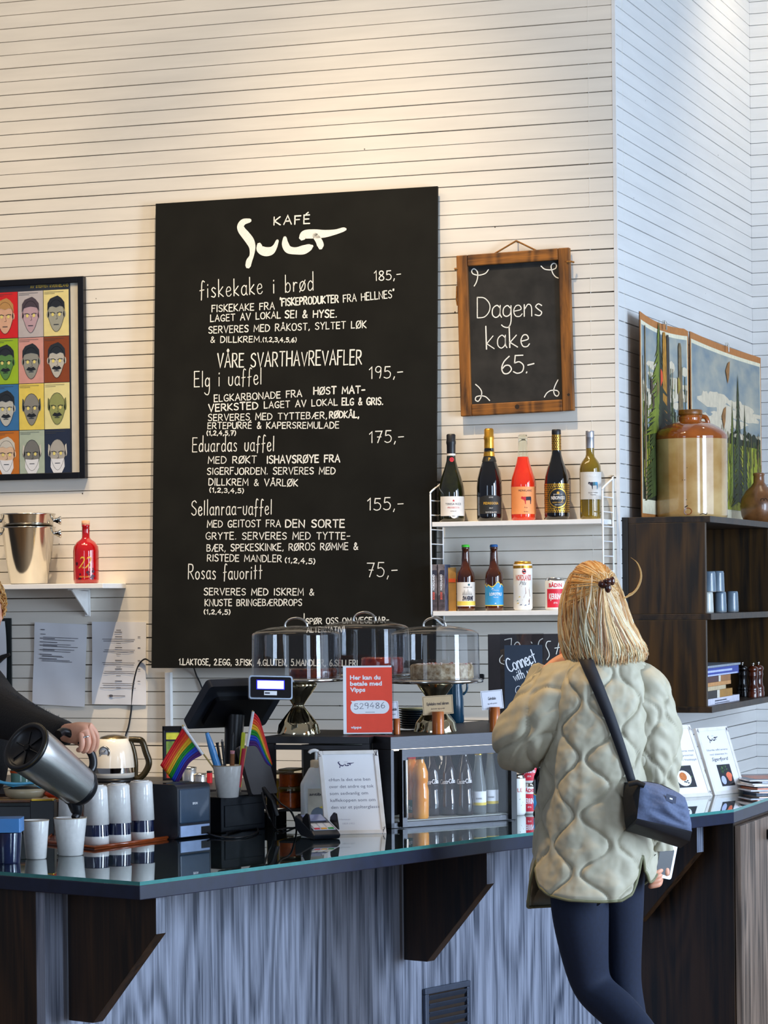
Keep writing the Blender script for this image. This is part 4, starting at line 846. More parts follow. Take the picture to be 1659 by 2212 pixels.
# beers
m_amber = mat('brown_beer_glass', '#3a1604', .03, var=.25, coat=1.0, trans=.15, scale=12, col2='#5a2406')
beer = [(17, 0), (19, 2), (19.6, 6), (19.6, 72), (18, 82), (12.5, 91), (10, 98), (8.6, 116), (7.8, 132), (8.6, 134), (8.6, 137), (7.6, 138.5), (7.6, 140)]
def beer_bottle(label, cx, capc, z=zl):
    o, k, h = bottle('beer_bottle', label, cx, 1315.5, 1173, z, Yb, group='beer bottles on the lower shelf')
    glass(o, beer, m_amber, k)
    part_lathe('crown_cap', o, [(9.0, 137.8), (8.7, 141), (7.8, 143), (0, 143.5)], capc, k, 20)
    return o, k
o, k = beer_bottle('brown beer bottle with lime green crown cap and cream label on the lower shelf', 1007, mat('lime_cap', '#4fd83a', .35))
lb = MB(); r = 20 * k; patch(lb, r, 10 * k, 62 * k, 1.5, m_lbl, n=18); patch(lb, r + .0003, 12 * k, 21 * k, 1.42, mat('yellow_strip', '#ead25c', .55)); lab = lb.build('label', parent=o, rot=(0, 0, .1))
mb = MB(); fn = cyl(r + .0006); mb.text('SWÆRME', 2 * k, 23 * k, 9 * k, fn, m_ink, w=25 * k, align='c', bold=.05, shear=.15); mb.poly([(4 * k + 2.4 * k * math.cos(i * PI / 5), 56.5 * k + 2.4 * k * math.sin(i * PI / 5)) for i in range(10)], fn, mat('teal_print', '#0d5560', .5)); mb.text('MIKROBRYGGERI', 2 * k, 50 * k, 2 * k, fn, m_ink, w=20 * k, align='c')
for i, (u, hh) in enumerate(((-9, 8), (-6, 13), (-2, 9), (2, 14), (6, 10), (10, 7))): mb.poly([((u - 2.2) * k, 34 * k), ((u + 2.2) * k, 34 * k), (u * k, (34 + hh) * k)], fn, mat('misty_grey', '#a9a5a0', .6))
mb.build('print', parent=lab)
o, k = beer_bottle('brown beer bottle with blue crown cap and blue mountain label on the lower shelf', 1068, mat('blue_cap', '#1c5c9c', .35))
zg = lambda a, z, top: z + (top * (.5 + .5 * math.sin(a * 9 + 1) * math.cos(a * 4)) if z > .02 else 0)
lb = MB(); r = 20 * k
ym = mat('yellow_print', '#e2c64a', .55); bl = mat('sky_blue_label', '#3596cf', .5, var=.05)
def ridge(mb, r_, z0, z1, m):
    n = 18; top = [0, .5, .2, -.2, .3, .15, -.1, -.25, -.1, .25, .7, 1.0, .8, .3, .5, .2, -.1, .3, 0]
    mb.grid([[cyl(r_)((-1.5 + 3 * i / n) * r_, z0) for i in range(n + 1)], [cyl(r_)((-1.5 + 3 * i / n) * r_, z1 + top[i] * 9 * k) for i in range(n + 1)]], m)
ridge(lb, r, 10.5 * k, 54.5 * k, ym); ridge(lb, r + .0003, 12.5 * k, 52 * k, bl); lab = lb.build('label', parent=o, rot=(0, 0, .05))
mb = MB(); fn = cyl(r + .0008); mb.text('LOFOTPILS', 2 * k, 33 * k, 6 * k, fn, m_paper, w=29 * k, align='c', bold=.03); mb.text('PILSNER', 2 * k, 28 * k, 2 * k, fn, m_paper, w=11 * k, align='c'); mb.text('LOFOTEN', 2 * k, 43 * k, 2 * k, fn, m_paper, w=14 * k, align='c')
mb.poly([(8 * k, 46 * k), (14 * k, 59 * k), (13 * k, 50 * k), (11 * k, 52 * k)], fn, m_paper); mb.poly([(-9 * k, 46 * k), (-5 * k, 49 * k), (1 * k, 44 * k), (-3 * k, 47 * k)], fn, m_paper); mb.poly([(-2 * k, 15 * k), (3 * k, 15 * k), (1 * k, 17.5 * k)], fn, m_paper); mb.build('print', parent=lab)
# cans
def can(name, label, p, z, k, R_, Hh, m, mtop, group, rz=PHI):
    o = thing(name, label, 'can', (p.x, p.y, z), rz, group)
    mb = MB(); mb.lathe([(R_ * .8, 0), (R_ * .86, .001), (R_, .008), (R_, Hh - .013), (R_ * .98, Hh - .010)], m, n=32); mb.build('body', parent=o)
    mb = MB(); mb.lathe([(R_ * .985, Hh - .0105), (R_ * .84, Hh - .002), (R_ * .86, Hh), (R_ * .8, Hh - .0005), (R_ * .78, Hh - .004), (0, Hh - .004)], mtop, n=32); mb.build('lid', parent=o)
    return o
m_canw = mat('white_can', '#ecebe6', .3, var=.02)
p = on_y(1130, 1315, Yb); k = dep(p) / F
o = can('beer_can', 'tall white beer can with gold top and sailing ship on the lower shelf', p, zl, k, 20.7 * k, 106 * k, m_canw, m_gold, 'cans on the lower shelf')
mb = MB(); mb.lathe([(20.9 * k, 91 * k), (20.9 * k, 97 * k)], m_gold, n=32, cap=False); mb.build('gold_band', parent=o)
mb = MB(); fn = cyl(20.9 * k); rd = mat('rust_red_print', '#c43a2a', .5)
mb.text('NORDLANDS', 1 * k, 65 * k, 12 * k, fn, rd, w=37 * k, align='c', bold=.02); mb.text('Pils', -1 * k, 55 * k, 8 * k, fn, mat('grey_print', '#5c5a60', .8), align='c', shear=.4)
mb.poly([(2 * k + 4.6 * k * math.cos(i * PI / 8), 84 * k + 6 * k * math.sin(i * PI / 8)) for i in range(16)], fn, rd); mb.poly([(2 * k + 4.6 * k * math.cos(i * PI / 4), 84 * k + 2 * k * math.sin(i * PI / 4)) for i in range(8)], fn, m_ink)
mb.poly([(4 * k, 50 * k), (14 * k, 46 * k), (16 * k, 30 * k), (0, 27 * k), (5 * k, 38 * k)], fn, mat('sail_brown', '#8a4a3a', .6)); mb.stroke([(-4 * k, 52 * k), (15 * k, 48 * k)], .8 * k, fn, m_ink)
mb.poly([(-10 * k, 17 * k), (-2 * k, 23 * k), (12 * k, 21 * k), (15 * k, 27 * k), (14 * k, 14 * k), (0, 12 * k)], fn, mat('hull_brown', '#6a3a30', .6))
for u, v, c in ((-13, 14, '#d2b53a'), (-9, 28, '#d2b53a'), (-6, 11, '#26406c'), (4, 10, '#26406c'), (12, 12, '#26406c'), (-14, 20, '#5a9a9c')): mb.poly([((u - 3) * k, v * k), ((u + 3) * k, (v + 1) * k), ((u + 1) * k, (v + 3) * k)], fn, mat('print_' + c, c, .5))
mb.build('print', parent=o)
def badin(label, p, z, R_, Hh, group, rz=PHI):
    o = can('soda_can', label, p, z, 1, R_, Hh, m_canw, m_steel, group, rz); fn = cyl(R_ + .0004); u = R_ / 20; v = Hh / 70
    rr = mat('raspberry_print', '#d8243c', .5, var=.05)
    mb = MB(); patch(mb, R_ + .0002, 6 * v, 46 * v, .95, rr); mb.text('BÅDIN', 0, 50 * v, 8 * v, fn, rr, w=28 * u, align='c', bold=.03); mb.text('KJERRING', 0, 24 * v, 12 * v, fn, m_paper, w=28 * u, align='c', bold=.03); mb.text('ØYA', 0, 14 * v, 4 * v, fn, m_paper, w=8 * u, align='c'); mb.build('print', parent=o)
    return o
p = on_y(1199, 1311, Yb); k = dep(p) / F
badin('short white and raspberry red can behind the woman\'s head on the shelf', p, zl, 21.5 * k, 70 * k, 'cans on the lower shelf')
# booklets standing at the left end of the lower shelf
m_bk = mat('grey_booklet_cover', '#5e5558', .55, var=.35, scale=60, col2='#857b7c')
p0 = on_y(929.5, 1320, -LD - .004)
for i, (x, w, lab_) in enumerate(((930, 15.5, 'first of two slim grey booklets at the left end of the lower shelf'), (946.5, 15.5, 'second slim grey booklet, with blue cover, at left end of lower shelf'))):
    p = on_y(x, 1320, -.138); k = dep(p) / F
    o = thing('booklet', lab_, 'booklet', (p.x, p.y, zl), .10, 'booklets on the lower shelf'); h = 101 * k; wd = w * k
    mb = MB(); mb.box((wd / 2, .045, h / 2), (wd, .09, h), m_bk); mb.box((wd / 2 + wd * .45, .046, h / 2), (wd * .12, .088, h), mat('blue_cover', '#6a7ea8', .5, var=.4, scale=30, col2='#20283c')); mb.build('book_block', parent=o, bevel=.001)
    mb = MB(); X = T(wd * .62, -.0006, h * .45) @ R('Y', -90)
    g = lambda u, v: tuple(X @ Vector((u, 0, v)))
    mb.text('BODØ', 0, 0, 4.5 * k, g, mat('coral_print', '#e05a48', .6), w=16 * k, bold=.02); mb.v = [(a, b, c - 20 * k) for a, b, c in mb.v]
    mb.text('NORDLAND', 0, 0, 4.5 * k, g, m_paper, w=34 * k, bold=.02)
    mb.add([(.001, -.0004, h * .02), (wd - .001, -.0004, h * .02), (wd - .001, -.0004, h * .36), (wd * .7, -.0004, h * .40), (.001, -.0004, h * .33)], [(0, 1, 2, 3, 4)], mat('booklet_dark_photo', '#4a4044', .6, var=.5, scale=90)); mb.add([(wd * .2, -.0005, h * .80), (wd - .001, -.0005, h * .76), (wd - .001, -.0005, h * .88), (wd * .35, -.0005, h * .88)], [(0, 1, 2, 3)], m_ink)
    mb.build('cover_print', parent=o)
p = on_y(969, 1319, -.08); k = dep(p) / F
o = thing('brown_card', 'brown kraft card leaning behind the grey booklets on the shelf', 'card', (p.x, p.y, zl), .25)
mb = MB(); mb.box((.014, 0, 47 * k), (.028, .006, 94 * k), mat('kraft_card', '#b0823e', .7, var=.15)); mb.box((.014, -.0035, 66 * k), (.024, .001, 8 * k), mat('orange_print', '#e2581c', .6)); mb.build('card', parent=o)
# ------------------------------------------------------------------ dark cabinet on the right-hand wall
cy0 = 0.035
CW = on_y(1525, 1300, cy0).x                       # front plane (faces +x)
czt = on_y(1440, 1116, cy0).z; czb = on_y(1500, 1540, cy0).z; czm = on_y(1450, 1326, cy0).z
CL = 1.62; pt = .022
m_cab = wood('dark_walnut_veneer', '#150d05', '#402a0b', 0.42, sx=30, sz=1.5, bump=.15)
m_cabh = wood('dark_walnut_veneer_shelf', '#150e08', '#3a2814', 0.4, sx=30, sz=30, bump=.1)
cab = thing('wall_cabinet', 'dark brown open-fronted wall cabinet with two tiers on the right wall', 'cabinet', (XC, cy0, czb))
W_ = CW - XC - .001; Hh = czt - czb; zm = czm - czb
def cbox(nm, c, d, m): mb = MB(); mb.box(c, d, m); return mb.build(nm, parent=cab, bevel=.0012)
cbox('top_board', (W_ / 2 + .009, CL / 2, Hh - pt / 2), (W_ + .02, CL, pt), m_cabh)
cbox('bottom_board', (W_ / 2 + .009, CL / 2, pt / 2), (W_ + .02, CL, pt), m_cabh)
cbox('shelf_board', (W_ / 2 + .009, CL / 2, zm - pt / 2), (W_ + .02, CL, pt), m_cabh)
for nm, y, in (('side_panel', pt / 2), ('divider', 1.085), ('side_panel', CL - pt / 2)):
    for z0, z1 in ((pt, zm - pt), (zm, Hh - pt)): cbox(nm, (W_ / 2, y, (z0 + z1) / 2), (W_, pt, z1 - z0), m_cab)
cbox('back_panel', (.006, CL / 2, Hh / 2), (.008, CL - 2 * pt, Hh - 2 * pt), m_cab)
cbox('wall_batten', (-.010 + .016, -.005, Hh / 2), (.028, .009, Hh), mat('dark_batten', '#15110d', .5))
ZS1, ZS0, ZTOP = czm + .0003, czb + pt, czt
# mugs
m_mug = mat('grey_blue_stoneware', '#66788a', .22, var=.12, scale=12, coat=.6, col2='#7d909e'); m_mugw = mat('cream_stoneware', '#c8cbc4', .22, var=.08, coat=.6)
def mug_profile(r, h): return [(r, 0), (r + .0005, .004), (r * .97, h * .5), (r * .93, h - .008), (r * .86, h - .001), (r * .80, h), (0, h)]
mugs = [(1528, 1319, m_mugw, 0, 'cream mug upside down at the end of the lower mug row in the cabinet'), (1556, 1319, m_mug, 0, 'middle grey mug of the lower row in the cabinet'), (1582, 1319, m_mug, 0, 'grey mug upside down, farthest right of the mugs in the cabinet'),
        (1533, 1275, m_mug, 1, 'grey mug stacked on the cream mug in the cabinet'), (1551.5, 1275, m_mug, 1, 'grey mug on top of two grey mugs in the cabinet')]
for px, py, m, lev, lab in mugs:
    p = on_x(px, py, CW - .085); k = dep(p) / F; h = 44.5 * k
    o = thing('mug', lab, 'mug', (p.x, p.y, ZS1 + lev * (h + .0005)), 0, 'mugs in the cabinet')
    mb = MB(); mb.lathe(mug_profile(13.6 * k, h), m, n=28); mb.build('cup', parent=o)
    mb = MB(); mb.lathe([(13.75 * k, .001), (13.8 * k, .006)], mat('bare_clay_rim', '#9a8a74', .7), n=28, cap=False); mb.build('rim', parent=o)
# books lying flat, spines outwards
X0 = CW - .012
bookz = ZS0
def flatbook(px0, px1, hpx, cover, page, lab, band=None, dpt=.16, rz=0):
    global bookz
    p = on_x(px0, 1500, X0); q = on_x(px1, 1500, X0); k = dep(p) / F; h = hpx * k; L = q.y - p.y + .05
    o = thing('book', lab, 'book', (X0, q.y - L, bookz), rz, 'books lying in the cabinet')
    mb = MB()
    for z in (.0015, h - .0015): mb.box((-dpt / 2, L / 2, z), (dpt, L, .003), cover)
    mb.box((-.001, L / 2, h / 2), (.003, L, h), cover); mb.build('cover', parent=o, bevel=.0008)
    mb = MB(); mb.box((-dpt / 2 - .002, L / 2, h / 2), (dpt - .008, L - .006, h - .006), page); mb.build('pages', parent=o)
    if band:
        mb = MB()
        for y0, y1, z0, z1, m in band: mb.box((.0008, L * (y0 + y1) / 2, h * (z0 + z1) / 2), (.0008, L * (y1 - y0), h * (z1 - z0)), m)
        mb.build('spine_print', parent=o)
    bookz += h + .0004
m_pg = mat('book_pages', '#d9d2c2', .8, var=.08, scale=200)
def bc(n, c): return mat('book_' + n, c, .45, var=.12)
flatbook(1527, 1597, 14, bc('white', '#d3d3e2'), m_pg, 'white book at the bottom of the stack in the cabinet', [(.3, .62, .5, .65, m_ink), (.3, .7, .15, .25, m_ink)])
flatbook(1527, 1582, 17, bc('ochre', '#a8761c'), m_pg, 'ochre book with dark spine lying second from bottom in the cabinet', [(0, .45, 0, 1, bc('black', '#17100e')), (.45, .54, 0, 1, m_pg)])
flatbook(1527, 1568, 9, bc('cream', '#c7b490'), m_pg, 'thin cream book in the middle of the cabinet stack')
flatbook(1527, 1579, 8.5, bc('tan', '#c98e50'), m_pg, 'thin tan book in the middle of the cabinet stack')
flatbook(1527, 1578, 13, bc('maroon', '#4a2220'), m_pg, 'maroon book with brown end lying under the blue books in the cabinet', [(.55, .62, 0, 1, m_pg), (.62, 1, 0, 1, bc('brown', '#9a642c'))])
flatbook(1527, 1596, 18, bc('navy', '#1c3a9a'), m_pg, 'thick blue book near the top of the cabinet stack', [(.1, .8, .45, .7, mat('pale_print', '#b8c4e8', .6)), (.02, .96, .02, .2, mat('pale_print', '#b8c4e8', .6))])
flatbook(1527, 1600, 5, bc('grey', '#8f9aa8'), m_pg, 'thin grey book on top of the cabinet stack')
# pepper mills
m_mill = mat('dark_turned_wood', '#3a1408', .2, var=.3, scale=20, coat=.6, col2='#5a2410'); m_millb = mat('black_turned_wood', '#0d0b0e', .2, var=.3, coat=.5)
def mill(px, X, m, lab, s=1.0):
    p = on_x(px, 1510, X); k = dep(p) / F * s
    o = thing('pepper_mill', lab, 'pepper mill', (p.x, p.y, ZS0), 0, 'pepper mills in the cabinet')
    mb = MB(); mb.lathe([(r * k, z * k) for r, z in ((13, 0), (13.2, 10), (12, 12), (12.6, 14), (12.4, 20), (10.5, 23), (9.4, 30), (9.2, 38), (10.6, 46), (11, 49), (9.8, 50.5), (10.4, 52), (10.2, 54))], m, n=26); mb.build('body', parent=o)
    mb = MB(); mb.lathe([(r * k, z * k) for r, z in ((9.6, 54.2), (11.5, 57), (12, 61), (10, 65), (5, 67.5), (2, 68.5), (0, 69))], m, n=26); mb.build('head', parent=o)
    mb = MB(); mb.ball((0, 0, 72 * k), 3.4 * k, m_chrome); mb.lathe([(2 * k, 68 * k), (1.6 * k, 71 * k)], m_chrome, n=10); mb.build('knob', parent=o)
mill(1627, CW - .028, m_mill, 'front brown wooden pepper mill with steel knob beside the books'); mill(1638.5, CW - .030, m_mill, 'rear brown wooden pepper mill half hidden by the front one')
mill(1604, CW - .085, m_millb, 'black pepper mill standing behind the book stack'); mill(1613, CW - .12, m_millb, 'black pepper mill between the books and the brown mills')
# row of upright books beyond the divider
bx_ = cy0 + 1.13
for i, (c, lab) in enumerate((('#5a86b8', 'pale blue book upright past the cabinet divider'), ('#2a5a5a', 'teal book upright past the cabinet divider'), ('#c8c4c0', 'white book upright past the cabinet divider'))):
    o = thing('book', lab, 'book', (CW - .17, bx_ + i * .035, ZS1), 0, 'upright books past the divider'); mb = MB(); mb.box((.08, .016, .12), (.16, .032, .24), mat('book_' + c, c, .45, var=.1)); mb.build('cover', parent=o, bevel=.002); mb = MB(); mb.box((.08, .016, .2405), (.15, .026, .002), m_pg); mb.build('pages', parent=o)

# ------------------------------------------------------------------ landscape posters hanging above the cabinet
PXW = XC + .045
QX = Matrix(((0, 1, 0), (1, 0, 0), (0, 0, 1)))
def side_frame(y0, z0):                 # local u -> +y, local z -> z, local -y -> +x
    m = Matrix(((0, -1, 0, PXW), (1, 0, 0, y0), (0, 0, 1, z0), (0, 0, 0, 1))); return m
def landscape(nm, label, px0, px1, topL, topR, seed, trees, sag):
    a = on_x(px0, topL, PXW); b = on_x(px1, topR, PXW); w = b.y - a.y; zb = ZTOP + .003; h = (a.z + b.z) / 2 - zb
    o = thing(nm, label, 'poster', None, mtx=side_frame(a.y, zb), group='landscape posters')
    dz = lambda u: sag * (4 * (u / w - .5) ** 2 - .3) * (u < w * .999) 
    S_ = lambda u, v, d=0.0: (u, -d + .012 * math.sin(PI * u / w) - .006, v + dz(u) * (v / h) ** 3)
    n = 14
    def panel(mb, u0, u1, v0, v1, d, m): mb.grid([[S_(u0 + (u1 - u0) * i / n, v0 + (v1 - v0) * j / n, d) for i in range(n + 1)] for j in range(n + 1)], m)
    mb = MB(); panel(mb, 0, w, 0, h, 0, mat('poster_kraft_edge', '#b9773a', .7, var=.1)); mb.grid([[S_(w * i / n, h * j / n, -.003) for i in range(n + 1)] for j in range(n + 1)], mat('poster_back', '#8a6a48', .8), flip=True); mb.build('sheet', parent=o)
    mb = MB(); e = .014; panel(mb, e, w - e, e, h - e * 1.9, .0008, mat('poster_cream', '#e9e2c4', .6)); mb.build('border', parent=o)
    mb = MB(); e = .026; u0, u1, v0, v1 = e, w - e, e * 2.5, h - e * 1.6
    m = mat('painted_sky_%d' % seed, '#7f929c', .7, var=.1, scale=5, stretch=(1, 1, 2.2), col2='#b4b2a2'); panel(mb, u0, u1, v0, v1, .0014, m)
    rnd = random.Random(seed)
    fn = lambda d: (lambda u, v: S_(u, v, d))
    def blob(u, v, ru, rv, m, d, n_=9): mb.poly([(min(u1, max(u0, u + ru * math.cos(t) * rnd.uniform(.7, 1.15))), min(v1, max(v0, v + rv * math.sin(t) * rnd.uniform(.7, 1.15)))) for t in [i * 2 * PI / n_ for i in range(n_)]], fn(d), m)
    far = trees == 'field'
    cl = mat('painted_cloud', '#d9ccb2', .7, var=.1, scale=30)
    for _ in range(34): blob(rnd.uniform(u0, u1), rnd.uniform(.50, .70 if far else .80) * h, rnd.uniform(.06, .16) * w, rnd.uniform(.012, .04) * h, cl, .0016 + _ * 1e-5, 11)
    G = [mat('painted_green_%d' % i, c, .7, var=.45, scale=40, stretch=(1, 1, .35), detail=6) for i, c in enumerate(('#3e4a1e', '#6f7c1e', '#9aa02a', '#2a301c', '#c8bc50', '#7a6434'))]
    far = trees == 'field'
    hz = .52 if far else .45
    ridge = [(u0, v0)] + [(u0 + (u1 - u0) * i / 40, (hz + rnd.uniform(-.012, .03)) * h) for i in range(41)] + [(u1, v0)]
    for i in range(40):
        p, q = ridge[1 + i], ridge[2 + i]; mb.poly([(p[0], v0), (q[0], v0), q, p], fn(.002), G[3])
    if far: panel(mb, u0, u1, v0, .46 * h, .0023, G[2])
    # bands of brushwork
    for i in range(620):
        u, v = rnd.uniform(u0, u1), rnd.uniform(v0 + .02 * h, (.46 if far else rnd.choice((.52, .70))) * h) ; l = rnd.uniform(.03, .11) * h; ww = rnd.uniform(.003, .008)
        l = min(l, v1 - v)
        mb.stroke([(max(u0 + .004, min(u1 - .004, u)), v), (max(u0 + .004, min(u1 - .004, u + rnd.uniform(-.008, .008))), v + l)], ww, fn(.0026 + i * 2.2e-6), G[rnd.choice((0, 1, 1, 2, 2, 4, 5, 3) if v < .34 * h else (0, 0, 3, 1, 5, 3))])
    def trunk(u, wd, va, vb, m, d=.0042, lean=0): mb.stroke([(u, va * h, wd), (u + lean * .5, (va + vb) / 2 * h, wd * .85), (u + lean, min(vb * h, v1 - .004), wd * .6)], wd, fn(d), m)
    tk = mat('painted_trunk', '#7a6848', .7, var=.4, scale=30); tk2 = mat('painted_trunk_orange', '#b07a20', .7, var=.4, scale=30); dk = mat('painted_dark', '#3a332a', .7, var=.3)
    def spruce(u, va, vb, hw, m1):
        for i in range(26):
            v = va + (vb - va) * i / 26; s_ = hw * (1 - i / 27) * rnd.uniform(.75, 1.2)
            for sg in (-1, 1):
                uu = max(u0 + .003, min(u1 - .003, u + sg * s_)); mb.poly([(u, (v + .02) * h), (u, (v + .055) * h), (uu, (v - .02) * h)], fn(.0045 + i * 1e-5), m1 if sg < 0 else G[3])
    if far:
        spruce(w * .67, .12, .84, .13, G[0]); spruce(w * .59, .14, .68, .08, G[1]); spruce(w * .76, .14, .68, .07, G[0])
        for u, v in ((.5, .86), (.44, .60)): mb.poly([(w * u, v * h), (w * (u + .03), (v + .045) * h), (w * (u + .06), (v + .06) * h), (w * (u + .05), (v - .02) * h), (w * (u + .03), (v - .07) * h)], fn(.005), mat('painted_bird', '#9a6a34', .7, var=.3))
    else:
        spruce(w * .42, .42, .98, .24, G[1]); spruce(w * .36, .10, .66, .30, G[0])
        trunk(w * .10, .03, .1, .94, tk); trunk(w * .54, .085, .02, .93, tk2, .0052, -.01); trunk(w * .61, .06, .02, .93, dk, .0054, -.01); trunk(w * .85, .065, .25, .9, tk, .0052, -.02)
        for u, v, c in ((.44, .72, '#d84a20'), (.36, .66, '#7a6a34'), (.22, .66, '#4a3a28'), (.25, .58, '#4a3a28'), (.78, .70, '#a08a3a')): mb.poly([(w * u, (v - .05) * h), (w * (u + .05), (v - .01) * h), (w * (u + .04), (v + .03) * h), (w * u, (v + .045) * h)], fn(.0058), mat('bird_' + c, c, .7, var=.2))
    mb.build('painting', parent=o)
    mb = MB(); mb.box((w * .88, -.0015, .035), (w * .18, .001, .05), mat('poster_cream', '#e9e2c4', .6)); mb.build('caption_strip', parent=o)
    for u in (w * .5,):
        mb = MB(); mb.box((u, -.004, h + dz(u) + .004), (.022, .010, .014), m_chrome); mb.box((u, -.012, h - .012), (.012, .004, .03), m_steel); mb.build('clip', parent=o, bevel=.001)
    return o
landscape('landscape_poster', 'forest painting poster with tall trunks and a woodpecker, next to the corner', 1378, 1483, 668, 724, 11, 'forest', .012)
landscape('landscape_poster', 'meadow painting poster with spruces under a cloudy sky, farther right', 1487, 1640, 722, 768, 12, 'field', .002)

# ------------------------------------------------------------------ stoneware jugs on the cabinet
def onc(px): return on_x(px, 1108, XC + .155)
p = onc(1493.5); k = dep(p) / F
m_glaze = mat('amber_brown_glaze', '#8a4410', .08, var=.2, scale=14, coat=.8, col2='#a8581a'); m_stone = mat('cream_stoneware_glaze', '#b8843a', .13, var=.25, scale=7, coat=.9, col2='#d0b27c', bump=.04, detail=6)
jug = thing('stoneware_jug', 'big stoneware jug with brown shoulder and cork lid on the cabinet', 'jug', (p.x, p.y, ZTOP), PHI)
mb = MB(); mb.lathe([(r * k, z * k) for r, z in ((74, 0), (77, 3), (78, 10), (78.5, 90), (79, 166), (79, 172))], m_stone, n=56); mb.build('body', parent=jug)
mb = MB(); mb.lathe([(r * k, z * k) for r, z in ((79, 171.5), (79.5, 174), (79, 180), (74, 188), (64, 196), (50, 204), (36, 209), (26, 211))], m_glaze, n=56); mb.build('shoulder', parent=jug)
mb = MB(); mb.lathe([(r * k, z * k) for r, z in ((25, 210), (24, 212), (24.5, 217), (25, 220), (23, 222), (23, 226))], m_glaze, n=40); mb.build('neck', parent=jug)
mb = MB(); mb.lathe([(r * k, z * k) for r, z in ((22, 224), (25.5, 225), (26, 227), (26, 234), (25, 236), (0, 236.5))], mat('brown_lid', '#7a4a14', .35, var=.3, scale=60, bump=.2), n=40); mb.build('lid', parent=jug)
mb = MB(); mb.tube(smoothpts([(24 * k, 0, 222 * k), (33 * k, 0, 220 * k), (37 * k, 0, 212 * k), (38 * k, 0, 204 * k)], 5), 5 * k, m_glaze, n=10); mb.build('handle', parent=jug)
mb = MB(); fn = cyl(78.7 * k); ring = [((-16 + 8 * math.cos(a)) * k, (15 + 7 * math.sin(a)) * k) for a in [i * PI / 8 for i in range(17)]]; mb.stroke(ring, 1.6 * k, fn, m_glaze); mb.stroke([(-22 * k, 24 * k), (-17 * k, 27 * k)], 2 * k, fn, m_gap); mb.stroke([(10 * k, 8 * k), (17 * k, 10 * k), (24 * k, 8 * k), (26 * k, 11 * k)], 1.4 * k, fn, m_gap)
for u, v in ((-27, 82), (-22, 82), (-17, 108), (-19, 40)): mb.poly([(u * k + .9 * k * math.cos(i * PI / 3), v * k + .9 * k * math.sin(i * PI / 3)) for i in range(6)], fn, m_gap)
mb.build('stamp_marks', parent=jug)
p = onc(1640); k = dep(p) / F
j2 = thing('clay_jar', 'small round brown salt-glazed jar at the right picture edge on the cabinet', 'jar', (p.x, p.y, ZTOP), PHI)
mb = MB(); mb.lathe([(r * k, z * k) for r, z in ((24, 0), (31, 6), (38, 22), (41, 42), (38, 60), (28, 76), (17, 86), (12, 94), (11.5, 108), (12.5, 110), (12.5, 114), (9, 115), (8, 104), (0, 100))], mat('brown_salt_glaze', '#6f4626', .3, var=.3, scale=26, bump=.2, coat=.3, col2='#8a5a34', detail=6), n=44); mb.build('body', parent=j2)
mb = MB(); fn = cyl(39.2 * k)
for u in (2, 9): mb.stroke([((u + 4 * math.cos(a)) * k, (54 + 4 * math.sin(a)) * k) for a in [i * PI / 6 for i in range(13)]], 1.2 * k, fn, m_gap)
mb.build('stamp_marks', parent=j2)

# ------------------------------------------------------------------ framed notices and magazines on the right end of the bar
m_frw = mat('white_wooden_frame', '#e6e4e4', .4, var=.05, scale=20, col2='#cfccc6')
def table_frame(label, bl, br, tl, tr, gz, paint, group, back_lean=.05):
    a, b = on_z(bl[0], bl[1], gz), on_z(br[0], br[1], gz)
    X = (b - a); w = X.length; X.normalize(); Yb_ = Vector((-X.y, X.x, 0))
    # tilt the frame back so that its top meets the measured top edge
    h = .222; best = (9, 0)
    for i in range(60):
        al = math.radians(i); t = a + Yb_ * math.sin(al) * h + zz * math.cos(al) * h
        r_ = t - C; d = r_.dot(fw); py = HY - F * r_.dot(uy) / d; px = PX + F * r_.dot(rx) / d
        e_ = abs(px - tl[0]) + .0 * abs(py - tl[1])
        if e_ < best[0]: best = (e_, al)
    al = min(best[1], math.radians(34)); Zv = Yb_ * math.sin(al) + zz * math.cos(al)
    r_ = a - C; k = r_.dot(fw) / F; h = (bl[1] - tl[1]) * k / max(.5, math.cos(al))
    mx = plane_frame(a, X, Zv); o = thing('framed_menu', label, 'framed menu', None, mtx=mx, group=group); f = .0125
    for c, d in (((f / 2, .006, h / 2), (f, .012, h)), ((w - f / 2, .006, h / 2), (f, .012, h)), ((w / 2, .006, f / 2), (w - 2 * f, .012, f)), ((w / 2, .006, h - f / 2), (w - 2 * f, .012, f))):
        mb = MB(); mb.box(c, d, m_frw); mb.build('frame_bar', parent=o, bevel=.0015)
    mb = MB(); mb.box((w / 2, .005, h / 2), (w - 2 * f, .004, h - 2 * f), m_paper); mb.build('sheet', parent=o)
    mb = MB(); mb.box((w / 2, .0005, h / 2), (w - 2 * f, .001, h - 2 * f), clear('picture_glass', f0=0.03)); mb.build('glazing', parent=o)
    mb = MB(); mb.box((w / 2, .012 + .0, h * .02), (w * .5, .003, h * .01), m_blackp)
    # fold-out strut to the table
    L = .8 * h; top = Vector((w / 2, .013, L)); foot_w = a + X * (w / 2) + Yb_ * (math.sin(al) * L + .06); ft_l = mx.inverted() @ foot_w
    mb.tube([tuple(top), tuple(ft_l + Vector((0, 0, .002)))], .004, m_blackp, n=6); mb.build('strut', parent=o)
    mb = MB()
    for u, v in ((f * .5, h - f), (w - f * .5, h - f), (w - f * .5, f)):
        for i in range(5): mb.stroke([(u + random.uniform(-.004, .004), v + random.uniform(-.008, .008)), (u + random.uniform(-.006, .006), v + random.uniform(-.010, .010))], .0011, flat(-.0006), m_ink)
    mb.build('worn_corner', parent=o)
    mb = MB(); paint(mb, w, h, flat(.0028)); mb.build('print', parent=o)
    return o
